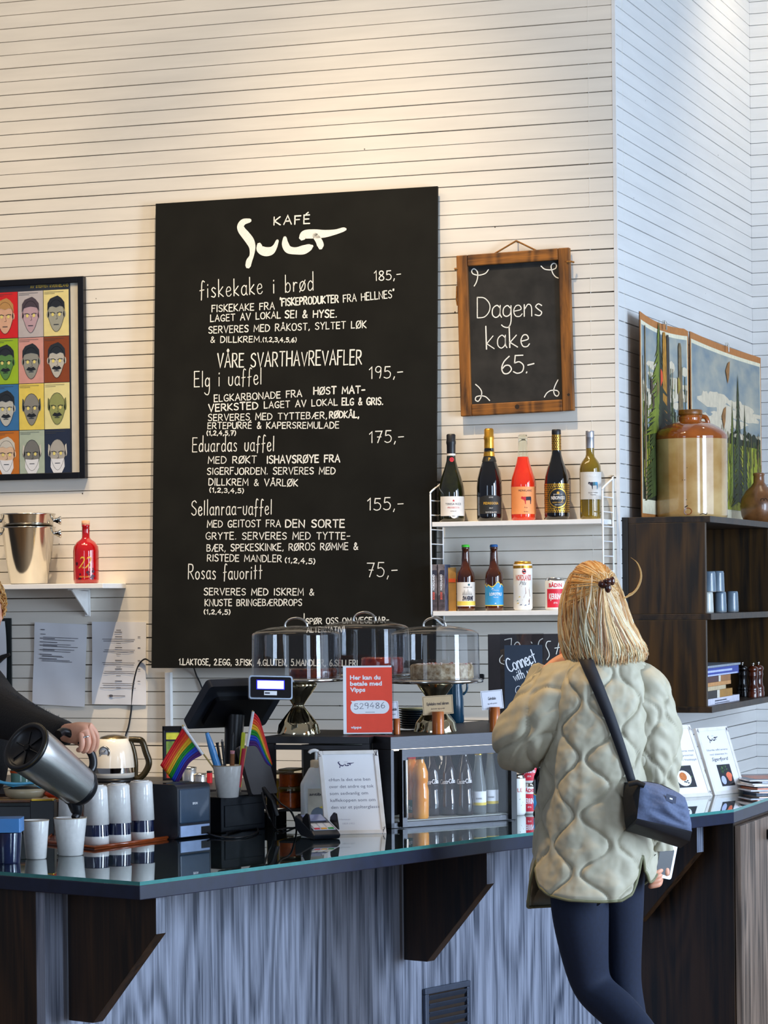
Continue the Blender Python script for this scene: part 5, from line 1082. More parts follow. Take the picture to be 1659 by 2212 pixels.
def logo_at(mb, cx, cy, s, m=m_ink, sub=True):
    sult_logo(mb, lambda x, y: (cx + (x - 810) * s, cy - (y - 330) * s), m, .0026)
    if sub: mb.text('KAFE', cx, cy + 105 * s, 42 * s, flat(.0026), mat('pale_grey_print', '#b9bac4', .8), align='c')
def paint_menu1(mb, w, h, fn):
    logo_at(mb, w * .5, h * .80, w * .00052)
    for i, t in enumerate(('Sellanraa vaffel serveres med', 'geitost fra gårdsysteriet', 'Den Sorte Gryte i Vestbygd')): mb.text(t, w * .52, h * (.63 - i * .062), h * .026, fn, m_ink, w=w * (.78 - .06 * (i == 1)), align='c')
    q = lambda u, v: (w * (.37 + .38 * u), h * (.14 + .30 * v))
    bgd = mat('dark_photo', '#1d2430', .5, var=.3); mb.poly([q(0, 0), q(1, 0), q(1, 1), q(0, 1)], fn, bgd); f2 = flat(.0024)
    rnd = random.Random(2)
    for _ in range(30): u, v = rnd.uniform(.05, .95), rnd.uniform(.05, .95); mb.poly([q(u + rnd.uniform(-.1, .1) * .9 * (0.05 < u < .9), min(.99, max(.01, v + rnd.uniform(-.06, .06)))) for _ in range(3)], f2, mat('leaf_print_%d' % (_ % 3), ('#3a6a34', '#5a8a44', '#2a4a2c')[_ % 3], .5))
    mb.poly([q(.42 + .40 * math.cos(a), .42 + .36 * math.sin(a)) for a in [i * PI / 10 for i in range(20)]], flat(.0021), m_paper); mb.poly([q(.40 + .20 * math.cos(a), .50 + .2 * math.sin(a)) for a in [i * PI / 6 for i in range(12)]], flat(.0018), mat('waffle_print', '#c8763a', .5, var=.3, scale=300))
    for u, v in ((.5, .24), (.58, .3), (.42, .26), (.6, .2)): mb.poly([q(u + .05 * math.cos(i * PI / 3), v + .035 * math.sin(i * PI / 3)) for i in range(6)], flat(.0018), bgd)
def paint_menu2(mb, w, h, fn):
    logo_at(mb, w * .47, h * .82, w * .00052)
    for i, t in enumerate(('Eduardas vaffel serveres', 'med ishavsrøye fra')): mb.text(t, w * .5, h * (.65 - i * .066), h * .028, fn, m_ink, w=w * (.66 - .1 * i), align='c')
    mb.text('Sigerfjord', w * .5, h * .50, h * .050, fn, m_ink, w=w * .52, align='c', shear=.2, bold=.01)
    q = lambda u, v: (w * (.33 + .42 * u), h * (.12 + .32 * v))
    bgd = mat('dark_photo', '#1d2430', .5, var=.3); mb.poly([q(0, 0), q(1, 0), q(1, 1), q(0, 1)], fn, bgd); rnd = random.Random(3)
    for i in range(24): u, v = rnd.uniform(.15, .7), rnd.uniform(.6, .93); mb.poly([q(u + rnd.uniform(-.1, .1), min(.99, v + rnd.uniform(-.08, .08))) for _ in range(3)], flat(.0024), mat('leaf_print_%d' % (i % 3), ('#3a6a34', '#5a8a44', '#2a4a2c')[i % 3], .5))
    mb.poly([q(.72 + .2 * math.cos(a) * (1 + .2 * math.sin(3 * a)), .42 + .22 * math.sin(a)) for a in [i * PI / 8 for i in range(16)]], flat(.0021), mat('fish_print', '#f07a58', .5, var=.2, scale=200)); mb.poly([q(.24 + .18 * math.cos(a), .28 + .2 * math.sin(a)) for a in [i * PI / 8 for i in range(16)]], flat(.0021), mat('pale_print', '#b8c4e8', .6))
ZC = ZG + .0003
table_frame('white framed waffle menu half hidden by the woman on the right bar end', (1436, 1726), (1540, 1719), (1393, 1572), (1500, 1566), ZC, paint_menu1, 'framed notices on the right bar end')
table_frame('white framed fish waffle notice standing beside the magazines', (1545, 1718), (1612, 1711), (1505, 1574), (1564, 1570), ZC, paint_menu2, 'framed notices on the right bar end')
m_mag = [mat('magazine_%d' % i, c, .25, var=.3, scale=20, coat=.3) for i, c in enumerate(('#c8ccd8', '#6a7890', '#e8e2e0', '#d2744c', '#e8b8a0', '#e6e0dc', '#7a8088'))]
p = on_z(1665, 1712, ZC)
for i in range(9):
    o = thing('magazine', ('glossy magazine in the pile at the right end of the bar', 'white and orange magazine on top of the pile at right bar end')[i == 8], 'magazine', (p.x + .012 * math.sin(i * 2.1), p.y + .012 * math.cos(i * 1.7), ZC + i * .0053), PHI + .25 + .1 * math.sin(i * 3), 'magazines in the pile')
    mb = MB(); mb.box((.02, .06, .0024), (.215, .29, .0046), m_mag[(i * 3 + 1) % 7] if i != 8 else m_mag[2]); mb.build('pages', parent=o, bevel=.001)
    mb = MB(); mb.box((.02, .06, .0049), (.215, .29, .0005), m_mag[i % 7]); 
    if i == 8: mb.box((.03, .05, .0053), (.17, .16, .0004), m_mag[3])
    mb.build('cover', parent=o)
# ------------------------------------------------------------------ back bench by the wall and what stands on it
m_stl = mat('bench_stainless', '#4c4c4f', .45, 1.0, var=.06, scale=40, stretch=(1, 1, 12))
m_dark = mat('dark_cavity', '#0d0d0f', .6, var=.3)
bb = thing('back_bench', 'low work bench with steel top along the back wall behind the bar', 'bench', (-1.6, -.31, 0))
mb = MB(); mb.box((0, 0, .885), (2.7, .59, .03), m_stl); mb.build('bench_top', parent=bb, bevel=.002)
mb = MB(); mb.box((0, .01, .435), (2.66, .54, .87), m_brown); mb.build('bench_body', parent=bb)
ZB = .9003
def onb(px, y): p = on_y(px, 1600, y); return p
# kettle
p = onb(245, -.30); k = dep(p) / F
m_cream = mat('glossy_cream_enamel', '#e6e0d4', .12, var=.02, coat=.6)
kt = thing('electric_kettle', 'cream electric kettle with gauge and bronze-black handle on the back bench', 'kettle', (p.x, p.y, ZB), PHI)
mb = MB(); mb.lathe([(r * k, z * k) for r, z in ((43, 9), (46, 11), (46, 20))] + [(46 * k, 31 * k), (45.5 * k, 40 * k), (43 * k, 60 * k), (38 * k, 80 * k), (33 * k, 91 * k), (30 * k, 93 * k)], m_cream, n=44); mb.build('body', parent=kt)
mb = MB(); mb.lathe([(46.5 * k, 20 * k), (46.6 * k, 31 * k)], m_chrome, n=44, cap=False); mb.build('chrome_band', parent=kt)
mb = MB(); mb.lathe([(45 * k, 0), (46 * k, 2 * k), (44 * k, 9 * k), (0, 9 * k)], m_blackp, n=36); mb.build('power_base', parent=kt)
mb = MB(); mb.lathe([(30 * k, 93 * k), (27 * k, 97 * k), (12 * k, 101 * k), (0, 102 * k)], mat('bronze_lid', '#8a7a5a', .25, .9, var=.1), n=36); mb.build('lid', parent=kt)
m_brz = mat('bronze_black_plastic', '#2a2416', .25, .4, var=.3, scale=10, col2='#4a3f26')
mb = MB(); hp_ = smoothpts([(34 * k, 0, 90 * k), (50 * k, 0, 90 * k), (62 * k, 0, 86 * k), (70 * k, 0, 62 * k), (76 * k, 0, 44 * k), (74 * k, 0, 30 * k), (64 * k, 0, 14 * k), (52 * k, 0, 6 * k), (44 * k, 0, 10 * k)], 5)
mb.tube(hp_, 7 * k, m_brz, n=10); mb.tube(smoothpts([(34 * k, 0, 90 * k), (42 * k, 0, 70 * k), (47 * k, 0, 40 * k), (46 * k, 0, 8 * k)], 5), 6 * k, m_brz, n=10); mb.build('handle', parent=kt)
mb = MB(); mb.tube([(-40 * k, 0, 66 * k), (-52 * k, 0, 78 * k), (-60 * k, 0, 86 * k)], [14 * k, 9 * k, 6 * k], m_cream, n=14); mb.build('spout', parent=kt)
gx = kt.location; X = R('Z', -22) @ T(0, -41.5 * k, 66 * k) @ R('X', 90 + 12)
mb = MB(); mb.lathe([(13 * k, -2 * k), (13 * k, 2 * k), (11 * k, 3 * k), (11 * k, 2 * k), (0, 2 * k)], m_chrome, X, n=24); mb.lathe([(10.6 * k, 2.1 * k), (10.5 * k, 2.3 * k), (0, 2.3 * k)], m_paper, X, n=24); mb.tube([(X @ Vector((0, 0, 2.8 * k)))[:], (X @ Vector((5 * k, 5 * k, 2.8 * k)))[:]], .7 * k, m_blackp, n=5); mb.build('gauge', parent=kt)
# framed picture, steel canisters
p = onb(351, -.2); k = dep(p) / F
pf = thing('picture_frame', 'black standing frame with green picture behind the rainbow flag', 'picture frame', (p.x, p.y, ZB), PHI)
mb = MB(); 
for c, d in (((2.5, 0, 58), (5, 6, 116)), ((40, 0, 58), (5, 6, 116)), ((21, 0, 2.5), (42, 6, 5)), ((21, 0, 112), (42, 6, 10))): mb.box([x * k for x in c], [x * k for x in d], m_blackp)
mb.build('frame', parent=pf, bevel=.001)
mb = MB(); mb.box((21 * k, .002, 56 * k), (36 * k, .004, 106 * k), mat('picture_navy', '#26283a', .4)); f_ = flat(-.0006)
mb.poly([(8 * k, 88 * k), (38 * k, 88 * k), (38 * k, 103 * k), (8 * k, 103 * k)], f_, mat('picture_lime', '#c8cc48', .5, var=.2, scale=30)); mb.poly([(8 * k, 20 * k), (38 * k, 20 * k), (38 * k, 84 * k), (8 * k, 84 * k)], f_, mat('picture_green', '#3f6f52', .5, var=.5, scale=26, col2='#8fb04a')); mb.poly([(8 * k, 2 * k), (38 * k, 2 * k), (38 * k, 20 * k), (8 * k, 20 * k)], f_, mat('picture_red', '#b03a2a', .5)); mb.build('picture', parent=pf)
for px, r, h, lab in ((409, 15, 34, 'tall steel canister on the back bench behind the rainbow flag'), (432, 12, 20, 'short steel canister beside the taller one on the back bench')):
    p = onb(px, -.35); k = dep(p) / F; o = thing('steel_canister', lab, 'canister', (p.x, p.y, ZB), 0, 'steel canisters')
    mb = MB(); mb.lathe([(r * k, 0), (r * k, h * k), (r * .9 * k, h * k + .002), (0, h * k + .002)], m_steelb, n=28); mb.build('body', parent=o); mb = MB(); mb.lathe([(r * 1.03 * k, h * k - .004), (r * 1.03 * k, h * k + .003), (0, h * k + .006)], m_steel, n=28); mb.build('lid', parent=o)
p = onb(452, -.3); k = dep(p) / F; o = thing('red_tin', 'small red tin on the back bench next to the steel canisters', 'tin', (p.x, p.y, ZB)); mb = MB(); mb.rbox((0, 0, 11 * k), (10 * k, 10 * k, 22 * k), 2 * k, m_red); mb.build('body', parent=o); mb = MB(); mb.rbox((0, 0, 24 * k), (10.4 * k, 10.4 * k, 4 * k), 2 * k, m_blackp); mb.build('lid', parent=o)

# ------------------------------------------------------------------ glass fridge and display shelf standing on the bar
ZT = 1.165
G0 = on_z(843.5, 1592, ZT); G1 = on_z(1072, 1581, ZT)
ge = Vector((G1.x - G0.x, G1.y - G0.y, 0)).normalized(); gn = Vector((ge.y, -ge.x, 0))
if gn.dot(fw) > 0: gn = -gn
ga = math.atan2(ge.y, ge.x)
fr = thing('drinks_fridge', 'stainless glass-door drinks fridge standing on the bar behind the woman', 'fridge', (G0.x, G0.y, ZG + .0003), ga)
# local: x along the front, y into the fridge, z up
FH = ZT - ZG - .0003; FL = .46; FDp = .46; kd = G0 and dep(G0) / F
def fb(nm, c, d, m, par=None, bev=.001): mb = MB(); mb.box(c, d, m); return mb.build(nm, parent=par or fr, bevel=bev)
wx = on_z(1108, 1592, ZT)
def fx(px):                            # local x on the fridge front plane for an image column
    r = ray(px, 1700); t = ((G0 - C).x * gn.x + (G0 - C).y * gn.y) / (r.x * gn.x + r.y * gn.y); return (C + r * t - G0).dot(ge)
FX = fx(1110)
m_in = mat('fridge_liner', '#a8aaa4', .5, var=.03)
sd_ = Matrix.Rotation(-ga, 3, 'Z') @ Vector((-(on_z(805, 1592, ZT) - on_z(572, 1590.5, ZT)).y, (on_z(805, 1592, ZT) - on_z(572, 1590.5, ZT)).x, 0)).normalized()
FB_ = Vector((0, .085, 0)); FC_ = FB_ + sd_ * .80
mb = MB(); mb.prism([(0, 0), (.60, 0), (.86, .62), (FC_.x, FC_.y), (FB_.x, FB_.y)], FH - .036, FH, m_stl); mb.build('top_panel', parent=fr, bevel=.001)
sn_ = Vector((sd_.y, -sd_.x, 0)) * .012
mb = MB(); mb.prism([(0, 0), (.012, 0), (.012, .085), (FC_.x + sn_.x, FC_.y + sn_.y), (FC_.x, FC_.y), (0, .085)], 0, FH - .037, m_stl); mb.build('side_panel', parent=fr, bevel=.001)
fb('base_panel', (FX / 2, FDp / 2, .008), (FX, FDp, .016), m_stl); fb('liner_back', (FX / 2, FDp - .01, FH / 2 - .01), (FX - .026, .01, FH - .056), m_in)
fb('mullion', (FX + .006, .20, (FH - .036) / 2), (.012, .40, FH - .036), m_blackp); fb('liner_floor', (FX / 2, FDp / 2, .0175), (FX - .03, FDp - .03, .003), m_in)
dr = thing_d = bpy.data.objects.new('fridge_door', None); COL.objects.link(dr); dr.parent = fr
x0, x1 = fx(862), fx(1104); zt_ = FH - .0365
mb = MB(); mb.box(((x0 + x1) / 2, -.008, zt_ - .0115), (x1 - x0, .016, .023), m_stl); mb.build('door_rail', parent=dr)
mb = MB(); mb.box((x0 + .0085, -.008, zt_ / 2 - .01), (.017, .016, zt_ - .026), m_stl); mb.build('door_stile', parent=dr)
mb = MB(); mb.box((x1 - .006, -.008, zt_ / 2 - .01), (.012, .016, zt_ - .026), m_blackp); mb.build('door_stile', parent=dr)
mb = MB(); mb.box(((x0 + x1) / 2, -.006, zt_ / 2 - .01), (x1 - x0 - .03, .004, zt_ - .028), clear('door_glass', f0=0.014)); mb.build('door_pane', parent=dr)
mb = MB(); mb.tube([(x0 + .010, -.022, .03), (x0 + .010, -.022, zt_ - .03)], .004, m_chrome, n=8); mb.tube([(x0 + .010, -.022, .035), (x0 + .010, -.012, .035)], .003, m_chrome, n=6); mb.tube([(x0 + .010, -.022, zt_ - .035), (x0 + .010, -.012, zt_ - .035)], .003, m_chrome, n=6); mb.build('door_handle', parent=dr)
m_led = mat('fridge_lamp', '#fff6e6', .5, var=0, emis=6)
mb = MB(); mb.box((FX * .5, .05, FH - .040), (FX * .8, .012, .006), m_led); mb.build('light_strip', parent=fr)
ZF = ZG + .0003 + .0195
FM = Matrix.Translation(fr.location) @ Matrix.Rotation(ga, 4, 'Z')
def in_fridge(px, y):
    best = None
    P0 = G0 - gn * y; r = ray(px, 1700); t = ((P0 - C).x * gn.x + (P0 - C).y * gn.y) / (r.x * gn.x + r.y * gn.y); return C + r * t
def fridge_bottle(px, y, label, prof, m, capm, lab=None, group='bottles in the fridge', name='soda_bottle'):
    p = in_fridge(px, y); k = dep(p) / F
    o = thing(name, label, 'bottle', (p.x, p.y, ZF), PHI, group)
    mb = MB(); mb.lathe([(r * k, z * k) for r, z in prof], m, n=26); mb.build('glass', parent=o)
    zt = prof[-1][1]; rr = prof[-1][0]
    mb = MB(); mb.lathe([(rr * 1.12 * k, (zt - 4) * k), (rr * 1.1 * k, zt * k), (rr * k, (zt + 2) * k), (0, (zt + 2) * k)], capm, n=18); mb.build('cap', parent=o)
    if lab: lab(o, k)
    return o
m_oj = mat('orange_juice_glass', '#f08c12', .08, var=.12, coat=.8, scale=14, col2='#f7a63a'); m_cola = mat('cola_glass', '#241a1c', .03, var=.2, coat=1.0); m_water = mat('clear_bottle_glass', '#eef4f2', .02, var=0, trans=.85, ior=1.25)
m_capr = mat('red_cap', '#c81e28', .4); m_capk = mat('black_cap', '#17171c', .4); m_capy = mat('gold_cap', '#c8a83a', .3, .7)
colap = [(18, 0), (20, 3), (21, 30), (18, 50), (19, 66), (21, 80), (18, 96), (12, 112), (8, 126), (8, 134)]
ojp = [(16, 0), (18, 3), (18.5, 60), (15.5, 74), (17.5, 84), (17, 100), (12, 116), (8.5, 124), (8.5, 132)]
def juice_label(o, k):
    mb = MB(); r = 18.8 * k; patch(mb, r, 12 * k, 40 * k, 1.4, mat('green_juice_label', '#1f5a44', .5)); mb.text('Eple', 0, 20 * k, 7 * k, cyl(r + .0005), m_paper, align='c'); mb.build('label', parent=o)
def cola_label(o, k):
    mb = MB(); fn = cyl(21.3 * k); w_ = mat('white_script', '#e6e2e4', .5)
    handline(mb, 'Coca-Cola', (-17 * k, 68 * k), (17 * k, 71 * k), 9 * k, 1.6 * k, fn, w_, jit=0, sp=.06); mb.build('script_print', parent=o)
def soda_label(o, k):
    mb = MB(); r = 16.6 * k; patch(mb, r, 20 * k, 50 * k, 1.3, m_paper); patch(mb, r + .0002, 20 * k, 26 * k, 1.3, mat('yellow_print', '#e2c64a', .55)); mb.text('tonic', 0, 33 * k, 5 * k, cyl(r + .0006), m_ink, align='c'); mb.build('label', parent=o)
fridge_bottle(890, .07, 'orange juice bottle with green label, at left end of the fridge', ojp, m_oj, m_capr, juice_label, name='juice_bottle')
fridge_bottle(908, .035, 'orange juice bottle without green label, front left in the fridge', ojp, m_oj, m_capk, name='juice_bottle')
for px, y, lab in ((931, .10, 'cola bottle beside the orange juice bottles in the fridge'), (950, .16, 'cola bottle at the back, second from the juice in the fridge'), (967, .08, 'cola bottle third from the juice in the fridge'), (1003, .05, 'front cola bottle beside the clear bottles in the fridge')):
    fridge_bottle(px, y, lab, colap, m_cola, m_capk, cola_label)
clp = [(14, 0), (16, 3), (16.4, 56), (13, 78), (9, 104), (7, 122), (7.4, 132)]
fridge_bottle(1034, .04, 'clear soda bottle with yellow-edged label in the fridge', clp, m_water, m_capy, soda_label, group='clear bottles in the fridge')
fridge_bottle(1060, .06, 'clear soda bottle nearest the fridge door edge', clp, m_water, m_capy, soda_label, group='clear bottles in the fridge')
for px, y, lab in ((1016, .24, 'white raspberry soda can at the back of the fridge, behind the cola'), (1050, .22, 'white raspberry soda can at the back of the fridge, behind clear bottles'), (1080, .2, 'white raspberry soda can at the back right of the fridge')):
    p = in_fridge(px, y); badin(lab, p, ZF, .0265, .145, 'soda cans in the fridge')
# open bay beside the fridge: cans and a beer bottle on the bar
p = on_z(1143, 1757, ZG + .0003); kb = dep(p) / F
c1 = badin('white and red soda can standing on the bar right of the fridge', p, ZG + .0003, .0285, .092, 'soda cans in the open bay')
c2 = badin('white and red soda can stacked on another, right of the fridge', Vector((p.x, p.y, 0)), ZG + .0927, .0285, .092, 'soda cans in the open bay')
p = on_z(1118, 1762, ZG + .0003) + fw * .03; o = can('soda_can', 'white can with leaf print next to the black fridge edge', p, ZG + .0003, 1, .0265, .12, m_canw, m_steel, 'soda cans in the open bay')
mb = MB(); mb.poly([(-.004, .03), (.012, .028), (.02, .04), (.008, .05)], cyl(.0268), mat('leaf_print_0', '#3a6a34', .5)); mb.text('EPLE', 0, .07, .012, cyl(.0268), rd, align='c'); mb.build('print', parent=o)
p = on_z(1164, 1757, ZG + .0003) - fw * .0; o = thing('beer_bottle', 'beer bottle with blue mountain label standing behind the woman\'s elbow', 'bottle', (p.x, p.y, ZG + .0003), PHI); k = kb
part_lathe('glass', o, beer, m_blk, k); part_lathe('crown_cap', o, [(9.0, 137.8), (8.7, 141), (7.8, 143), (0, 143.5)], mat('blue_cap', '#1c5c9c', .35), k, 20)
mb = MB(); ridge(mb, 20 * k, 8 * k, 44 * k, ym); ridge(mb, 20.2 * k, 9 * k, 42 * k, bl); mb.build('label', parent=o)
# display shelf left of the fridge
D0 = on_z(572, 1590.5, ZT); D1 = on_z(805, 1592, ZT)
de = Vector((D1.x - D0.x, D1.y - D0.y, 0)); DL = de.length - .012; de.normalize(); da = math.atan2(de.y, de.x)
ds = thing('display_shelf', 'stainless raised shelf carrying cake stands left of the fridge', 'display shelf', (D0.x, D0.y, ZG + .0003), da)
mb = MB(); mb.box((DL / 2, .20, FH - .010), (DL, .40, .020), m_stl); mb.build('shelf_top', parent=ds, bevel=.001)
mb = MB(); mb.box((DL / 2, .02, FH - .032), (DL - .02, .012, .014), m_stl); mb.build('front_rail', parent=ds, bevel=.001)
for x in (.012, DL - .012):
    for y in (.02, .38): mb = MB(); mb.box((x, y, (FH - .02) / 2), (.022, .022, FH - .021), m_stl); mb.build('leg', parent=ds)
mb = MB(); mb.box((DL / 2, .2, .045), (DL - .06, .34, .006), m_dark); mb.build('lower_tray', parent=ds)
# food tubs under the shelf
m_tub = clear('clear_tub', '#f2f0e6', f0=0.03); m_ofood = mat('orange_food', '#c85a14', .5, var=.35, scale=60, bump=.3); m_yfood = mat('yellow_food', '#c8a224', .5, var=.4, scale=50, bump=.3); m_gfood = mat('green_food', '#8a8a2a', .5, var=.4, scale=60, bump=.3)
def tub(px, y, w, d, h, z, m, lab):
    P0 = D0 + Vector((-de.y, de.x, 0)) * y; nn = Vector((-de.y, de.x, 0)); r = ray(px, 1650); t = ((P0 - C).dot(nn)) / r.dot(nn); p = C + r * t
    o = thing('food_tub', lab, 'tub', (p.x, p.y, ZG + .0003 + z), da, 'food tubs under the display shelf')
    mb = MB(); mb.rbox((0, 0, h * .4), (w * .94, d * .94, h * .78), .012, m); mb.build('contents', parent=o); mb = MB(); mb.rbox((0, 0, h / 2), (w, d, h), .014, m_tub); mb.build('container', parent=o)
    mb = MB(); mb.rbox((0, 0, h + .003), (w * 1.03, d * 1.03, .006), .014, mat('smoky_tub_lid', '#8a7a50', .3, trans=.3)); mb.build('lid', parent=o)
tub(630, .12, .055, .10, .055, .048, m_ofood, 'lower tub of orange food under the display shelf'); tub(604, .24, .06, .10, .09, .048, m_yfood, 'tall tub of yellow food at left under the display shelf'); tub(668, .22, .06, .12, .075, .048, m_gfood, 'tub of green food behind the soap bottle'); tub(628, .12, .05, .09, .045, .1095, m_ofood, 'upper tub of orange food under the display shelf'); tub(735, .2, .09, .12, .10, .048, m_yfood, 'tub of yellow food behind the framed quotation')

# ------------------------------------------------------------------ cake stands, domes, cakes
ZTp = ZT + .0003
m_gchr = mat('polished_metal_stand', '#d9cfae', .06, 1.0, var=.03, scale=6)
m_acr = clear('clear_acrylic', '#e9eaec', f0=0.045)
m_choc = mat('chocolate_glaze', '#4a1408', .18, var=.3, scale=60, bump=.3, coat=.4, col2='#7a2a10'); m_redcake = mat('red_glazed_cake', '#9a1c08', .15, var=.35, scale=50, bump=.4, coat=.6, col2='#c83a14'); m_cake = mat('crumbly_nut_cake', '#b98a4a', .7, var=.5, scale=70, bump=1.0, col2='#e0d0b0', detail=6); m_icing = mat('white_icing', '#efe0d4', .5, var=.1, scale=60, bump=.4)
def stand(px, d, hpx, label, domec, n=0):
    p = at(px, 1580, d); k = d / F
    o = thing('cake_stand', label, 'cake stand', (p.x, p.y, ZTp), 0, 'cake stands')
    H_ = hpx * k
    mb = MB(); mb.lathe([(r * k, z * k) for r, z in ((47, 0), (47, 3), (45, 8), (43, 20), (38, 27), (28, 40), (18, 52), (12.5, 60), (12.5, 62), (17, 70), (24, 80), (33, 92), (40, 102), (41, 108), (36, 112))], m_gchr, n=48); mb.build('pedestal', parent=o)
    mb = MB(); mb.lathe([(36 * k, H_ - 9 * k), (100 * k, H_ - 8 * k), (104 * k, H_ - 7 * k), (104 * k, H_ - 1 * k), (102 * k, H_), (0, H_)], m_steel, n=64); mb.build('plate', parent=o)
    return o, ZTp + H_, k, p
def dome(px, d, zb, label, hpx=92, cake=None):
    p = at(px, 1400, d); k = d / F; Rr = 97 * k; t_ = .0022
    o = thing('cake_dome', label, 'cake dome', (p.x, p.y, zb + .0004), 0, 'cake domes')
    mb = MB(); mb.lathe([(Rr, 0), (Rr * .985, hpx * k)], m_acr, n=72, cap=False); mb.build('wall', parent=o)
    mb = MB(); mb.lathe([(Rr * .985, hpx * k), (Rr * .98, hpx * k + .004), (Rr * .9, hpx * k + 8 * k), (Rr * .6, hpx * k + 16 * k), (Rr * .3, hpx * k + 19 * k), (.001, hpx * k + 20 * k)], m_acr, n=72, cap=False); mb.build('cover', parent=o)
    mb = MB(); mb.tube(smoothpts([(24 * k * math.cos(a) * rt.x, 24 * k * math.cos(a) * rt.y, hpx * k + 18.5 * k + 18 * k * math.sin(a)) for a in [i * PI / 10 for i in range(11)]], 3), 2.6 * k, m_chrome, n=8); mb.build('handle', parent=o)
    mb = MB(); mb.lathe([(Rr + .0006, 0), (Rr + .0006, .004), (Rr - .003, .004)], m_acr, n=72, cap=False); mb.build('rim', parent=o)
    return o
s1, z1, k1, p1 = stand(645, 8.11, 121, 'cake stand with chocolate cake, nearest the till screen', 638)
dome(640, 8.11, z1, 'clear cake dome over the chocolate cake nearest the till screen')
s2, z2, k2, p2 = stand(790, 8.34, 121, 'cake stand hidden behind the red payment sign', 788)
dome(788, 8.34, z2, 'clear cake dome over the red glazed cake behind the red payment sign', 95)
s3, z3, k3, p3 = stand(941, 8.16, 113, 'cake stand with nut cake, nearest the woman', 939)
dome(939, 8.16, z3, 'clear cake dome over the nut cake nearest the woman', 96)
def cake_ob(name, label, px, d, z, r, h, m, mtop=None, a0=0, a1=2 * PI, bumpy=.0):
    p = at(px, 1450, d); k = d / F; o = thing(name, label, 'cake', (p.x, p.y, z + .0004), PHI, 'cakes under the domes'); rnd = random.Random(px)
    n = 60; full = a1 - a0 > 6.2; rows = []
    for rr, zz_ in ((.98, 0), (1, .1), (1, .85), (.96, .97), (.85, 1.0)): rows.append([(r * k * (rr + rnd.uniform(-bumpy, bumpy)) * math.cos(a0 + (a1 - a0) * i / n), r * k * (rr + rnd.uniform(-bumpy, bumpy)) * math.sin(a0 + (a1 - a0) * i / n), h * k * (zz_ + rnd.uniform(-bumpy, bumpy) * (zz_ > .5))) for i in range(n + (0 if full else 1))])
    mb = MB(); mb.grid(rows, m, close=full); c0 = len(mb.v); mb.add(rows[-1] + [(0, 0, h * k)], [(i, (i + 1) % len(rows[-1]), len(rows[-1])) for i in range(len(rows[-1]) - (0 if full else 1))], mtop or m, True)
    if not full:
        for e in (0, -1): P = [r_[e] for r_ in rows]; mb.add(P + [(0, 0, h * k), (0, 0, 0)], [tuple(range(len(P) + 2)) if e == 0 else tuple(range(len(P) + 1, -1, -1))], m)
    mb.build('cake_body', parent=o)
    if mtop:
        mb = MB()
        for i in range(46):
            a = a0 + (a1 - a0) * rnd.random(); q = rnd.uniform(.3, .97) * r * k; mb.ball((q * math.cos(a), q * math.sin(a), h * k), rnd.uniform(1.5, 4) * k, rnd.choice((mtop, m_redcake, m_icing)), n=5, sc=(1, 1, .5))
        mb.build('topping', parent=o)
cake_ob('chocolate_cake', 'flat chocolate cake under the dome nearest the till screen', 676, 8.11, z1, 52, 20, m_choc, bumpy=.01)
cake_ob('glazed_cake', 'tall red glazed cake under the middle dome behind the payment sign', 826, 8.36, z2, 46, 34, m_redcake, bumpy=.02)
cake_ob('nut_cake', 'pale nut cake with icing under the dome nearest the woman', 954, 8.16, z3, 68, 33, m_cake, m_icing, bumpy=.025)
# little cake signs in wooden blocks
m_blk_wood = mat('orange_wood_block', '#9a4a10', .35, var=.4, scale=30, stretch=(1, 1, .3), coat=.4, col2='#c86a1c')
def cake_sign(px, py, bw_, bh_, card, title, label, tint, tilt=3, sub='Inneholder egg og melk'):
    p = on_z(px, py, ZTp); k = dep(p) / F; o = thing('cake_sign', label, 'sign', (p.x, p.y, ZTp), PHI, 'cake signs in wooden blocks')
    mb = MB(); mb.lathe([(bw_ / 2 * k, 0), (bw_ / 2 * k, bh_ * k - .001), (bw_ / 2 * k - .001, bh_ * k), (0, bh_ * k)], m_blk_wood, n=20); mb.build('block', parent=o)
    x0, y0, w, h = card; X = T(x0 * k, -.001, y0 * k) @ R('Y', -tilt); mb = MB(); mb.box((w * k / 2, 0, h * k / 2), (w * k, .0022, h * k), tint, X); c = mb.build('card', parent=o)
    fn = lambda u, v: tuple(X @ Vector((u, -.0014, v))); mb = MB(); e = 2 * k
    mb.stroke([(e, e), (w * k - e, e), (w * k - e, h * k - e), (e, h * k - e), (e, e)], .5 * k, fn, m_ink); mb.text(title, w * k / 2, h * k * .5, h * k * .16, fn, m_ink, w=w * k * (.72 if len(title) > 12 else .36), align='c', bold=.015); mb.text(sub, w * k / 2, h * k * .28, h * k * .07, fn, m_ink, w=w * k * .44, align='c'); mb.build('print', parent=c)
m_card = mat('cream_card', '#d8bc94', .6, var=.04); m_cardw = mat('white_card', '#eef0fa', .6, var=.02)
cake_sign(946.5, 1585, 26, 48, (-32, 40, 66, 41), 'Eplekake med iskrem', 'cream cake sign reading Eplekake in front of the cake stand', m_card)
cake_sign(1069, 1580, 23, 53, (-27, 46, 47, 41), 'Gulrotkake', 'white cake sign reading Gulrotkake beside the woman\'s elbow', m_cardw, 5, 'egg, melk og nøtter')
cake_sign(857, 1586, 15, 34, (-20, 30, 26, 40), 'Sjokoladekake', 'white cake sign mostly hidden behind the red payment sign', m_cardw, 4)
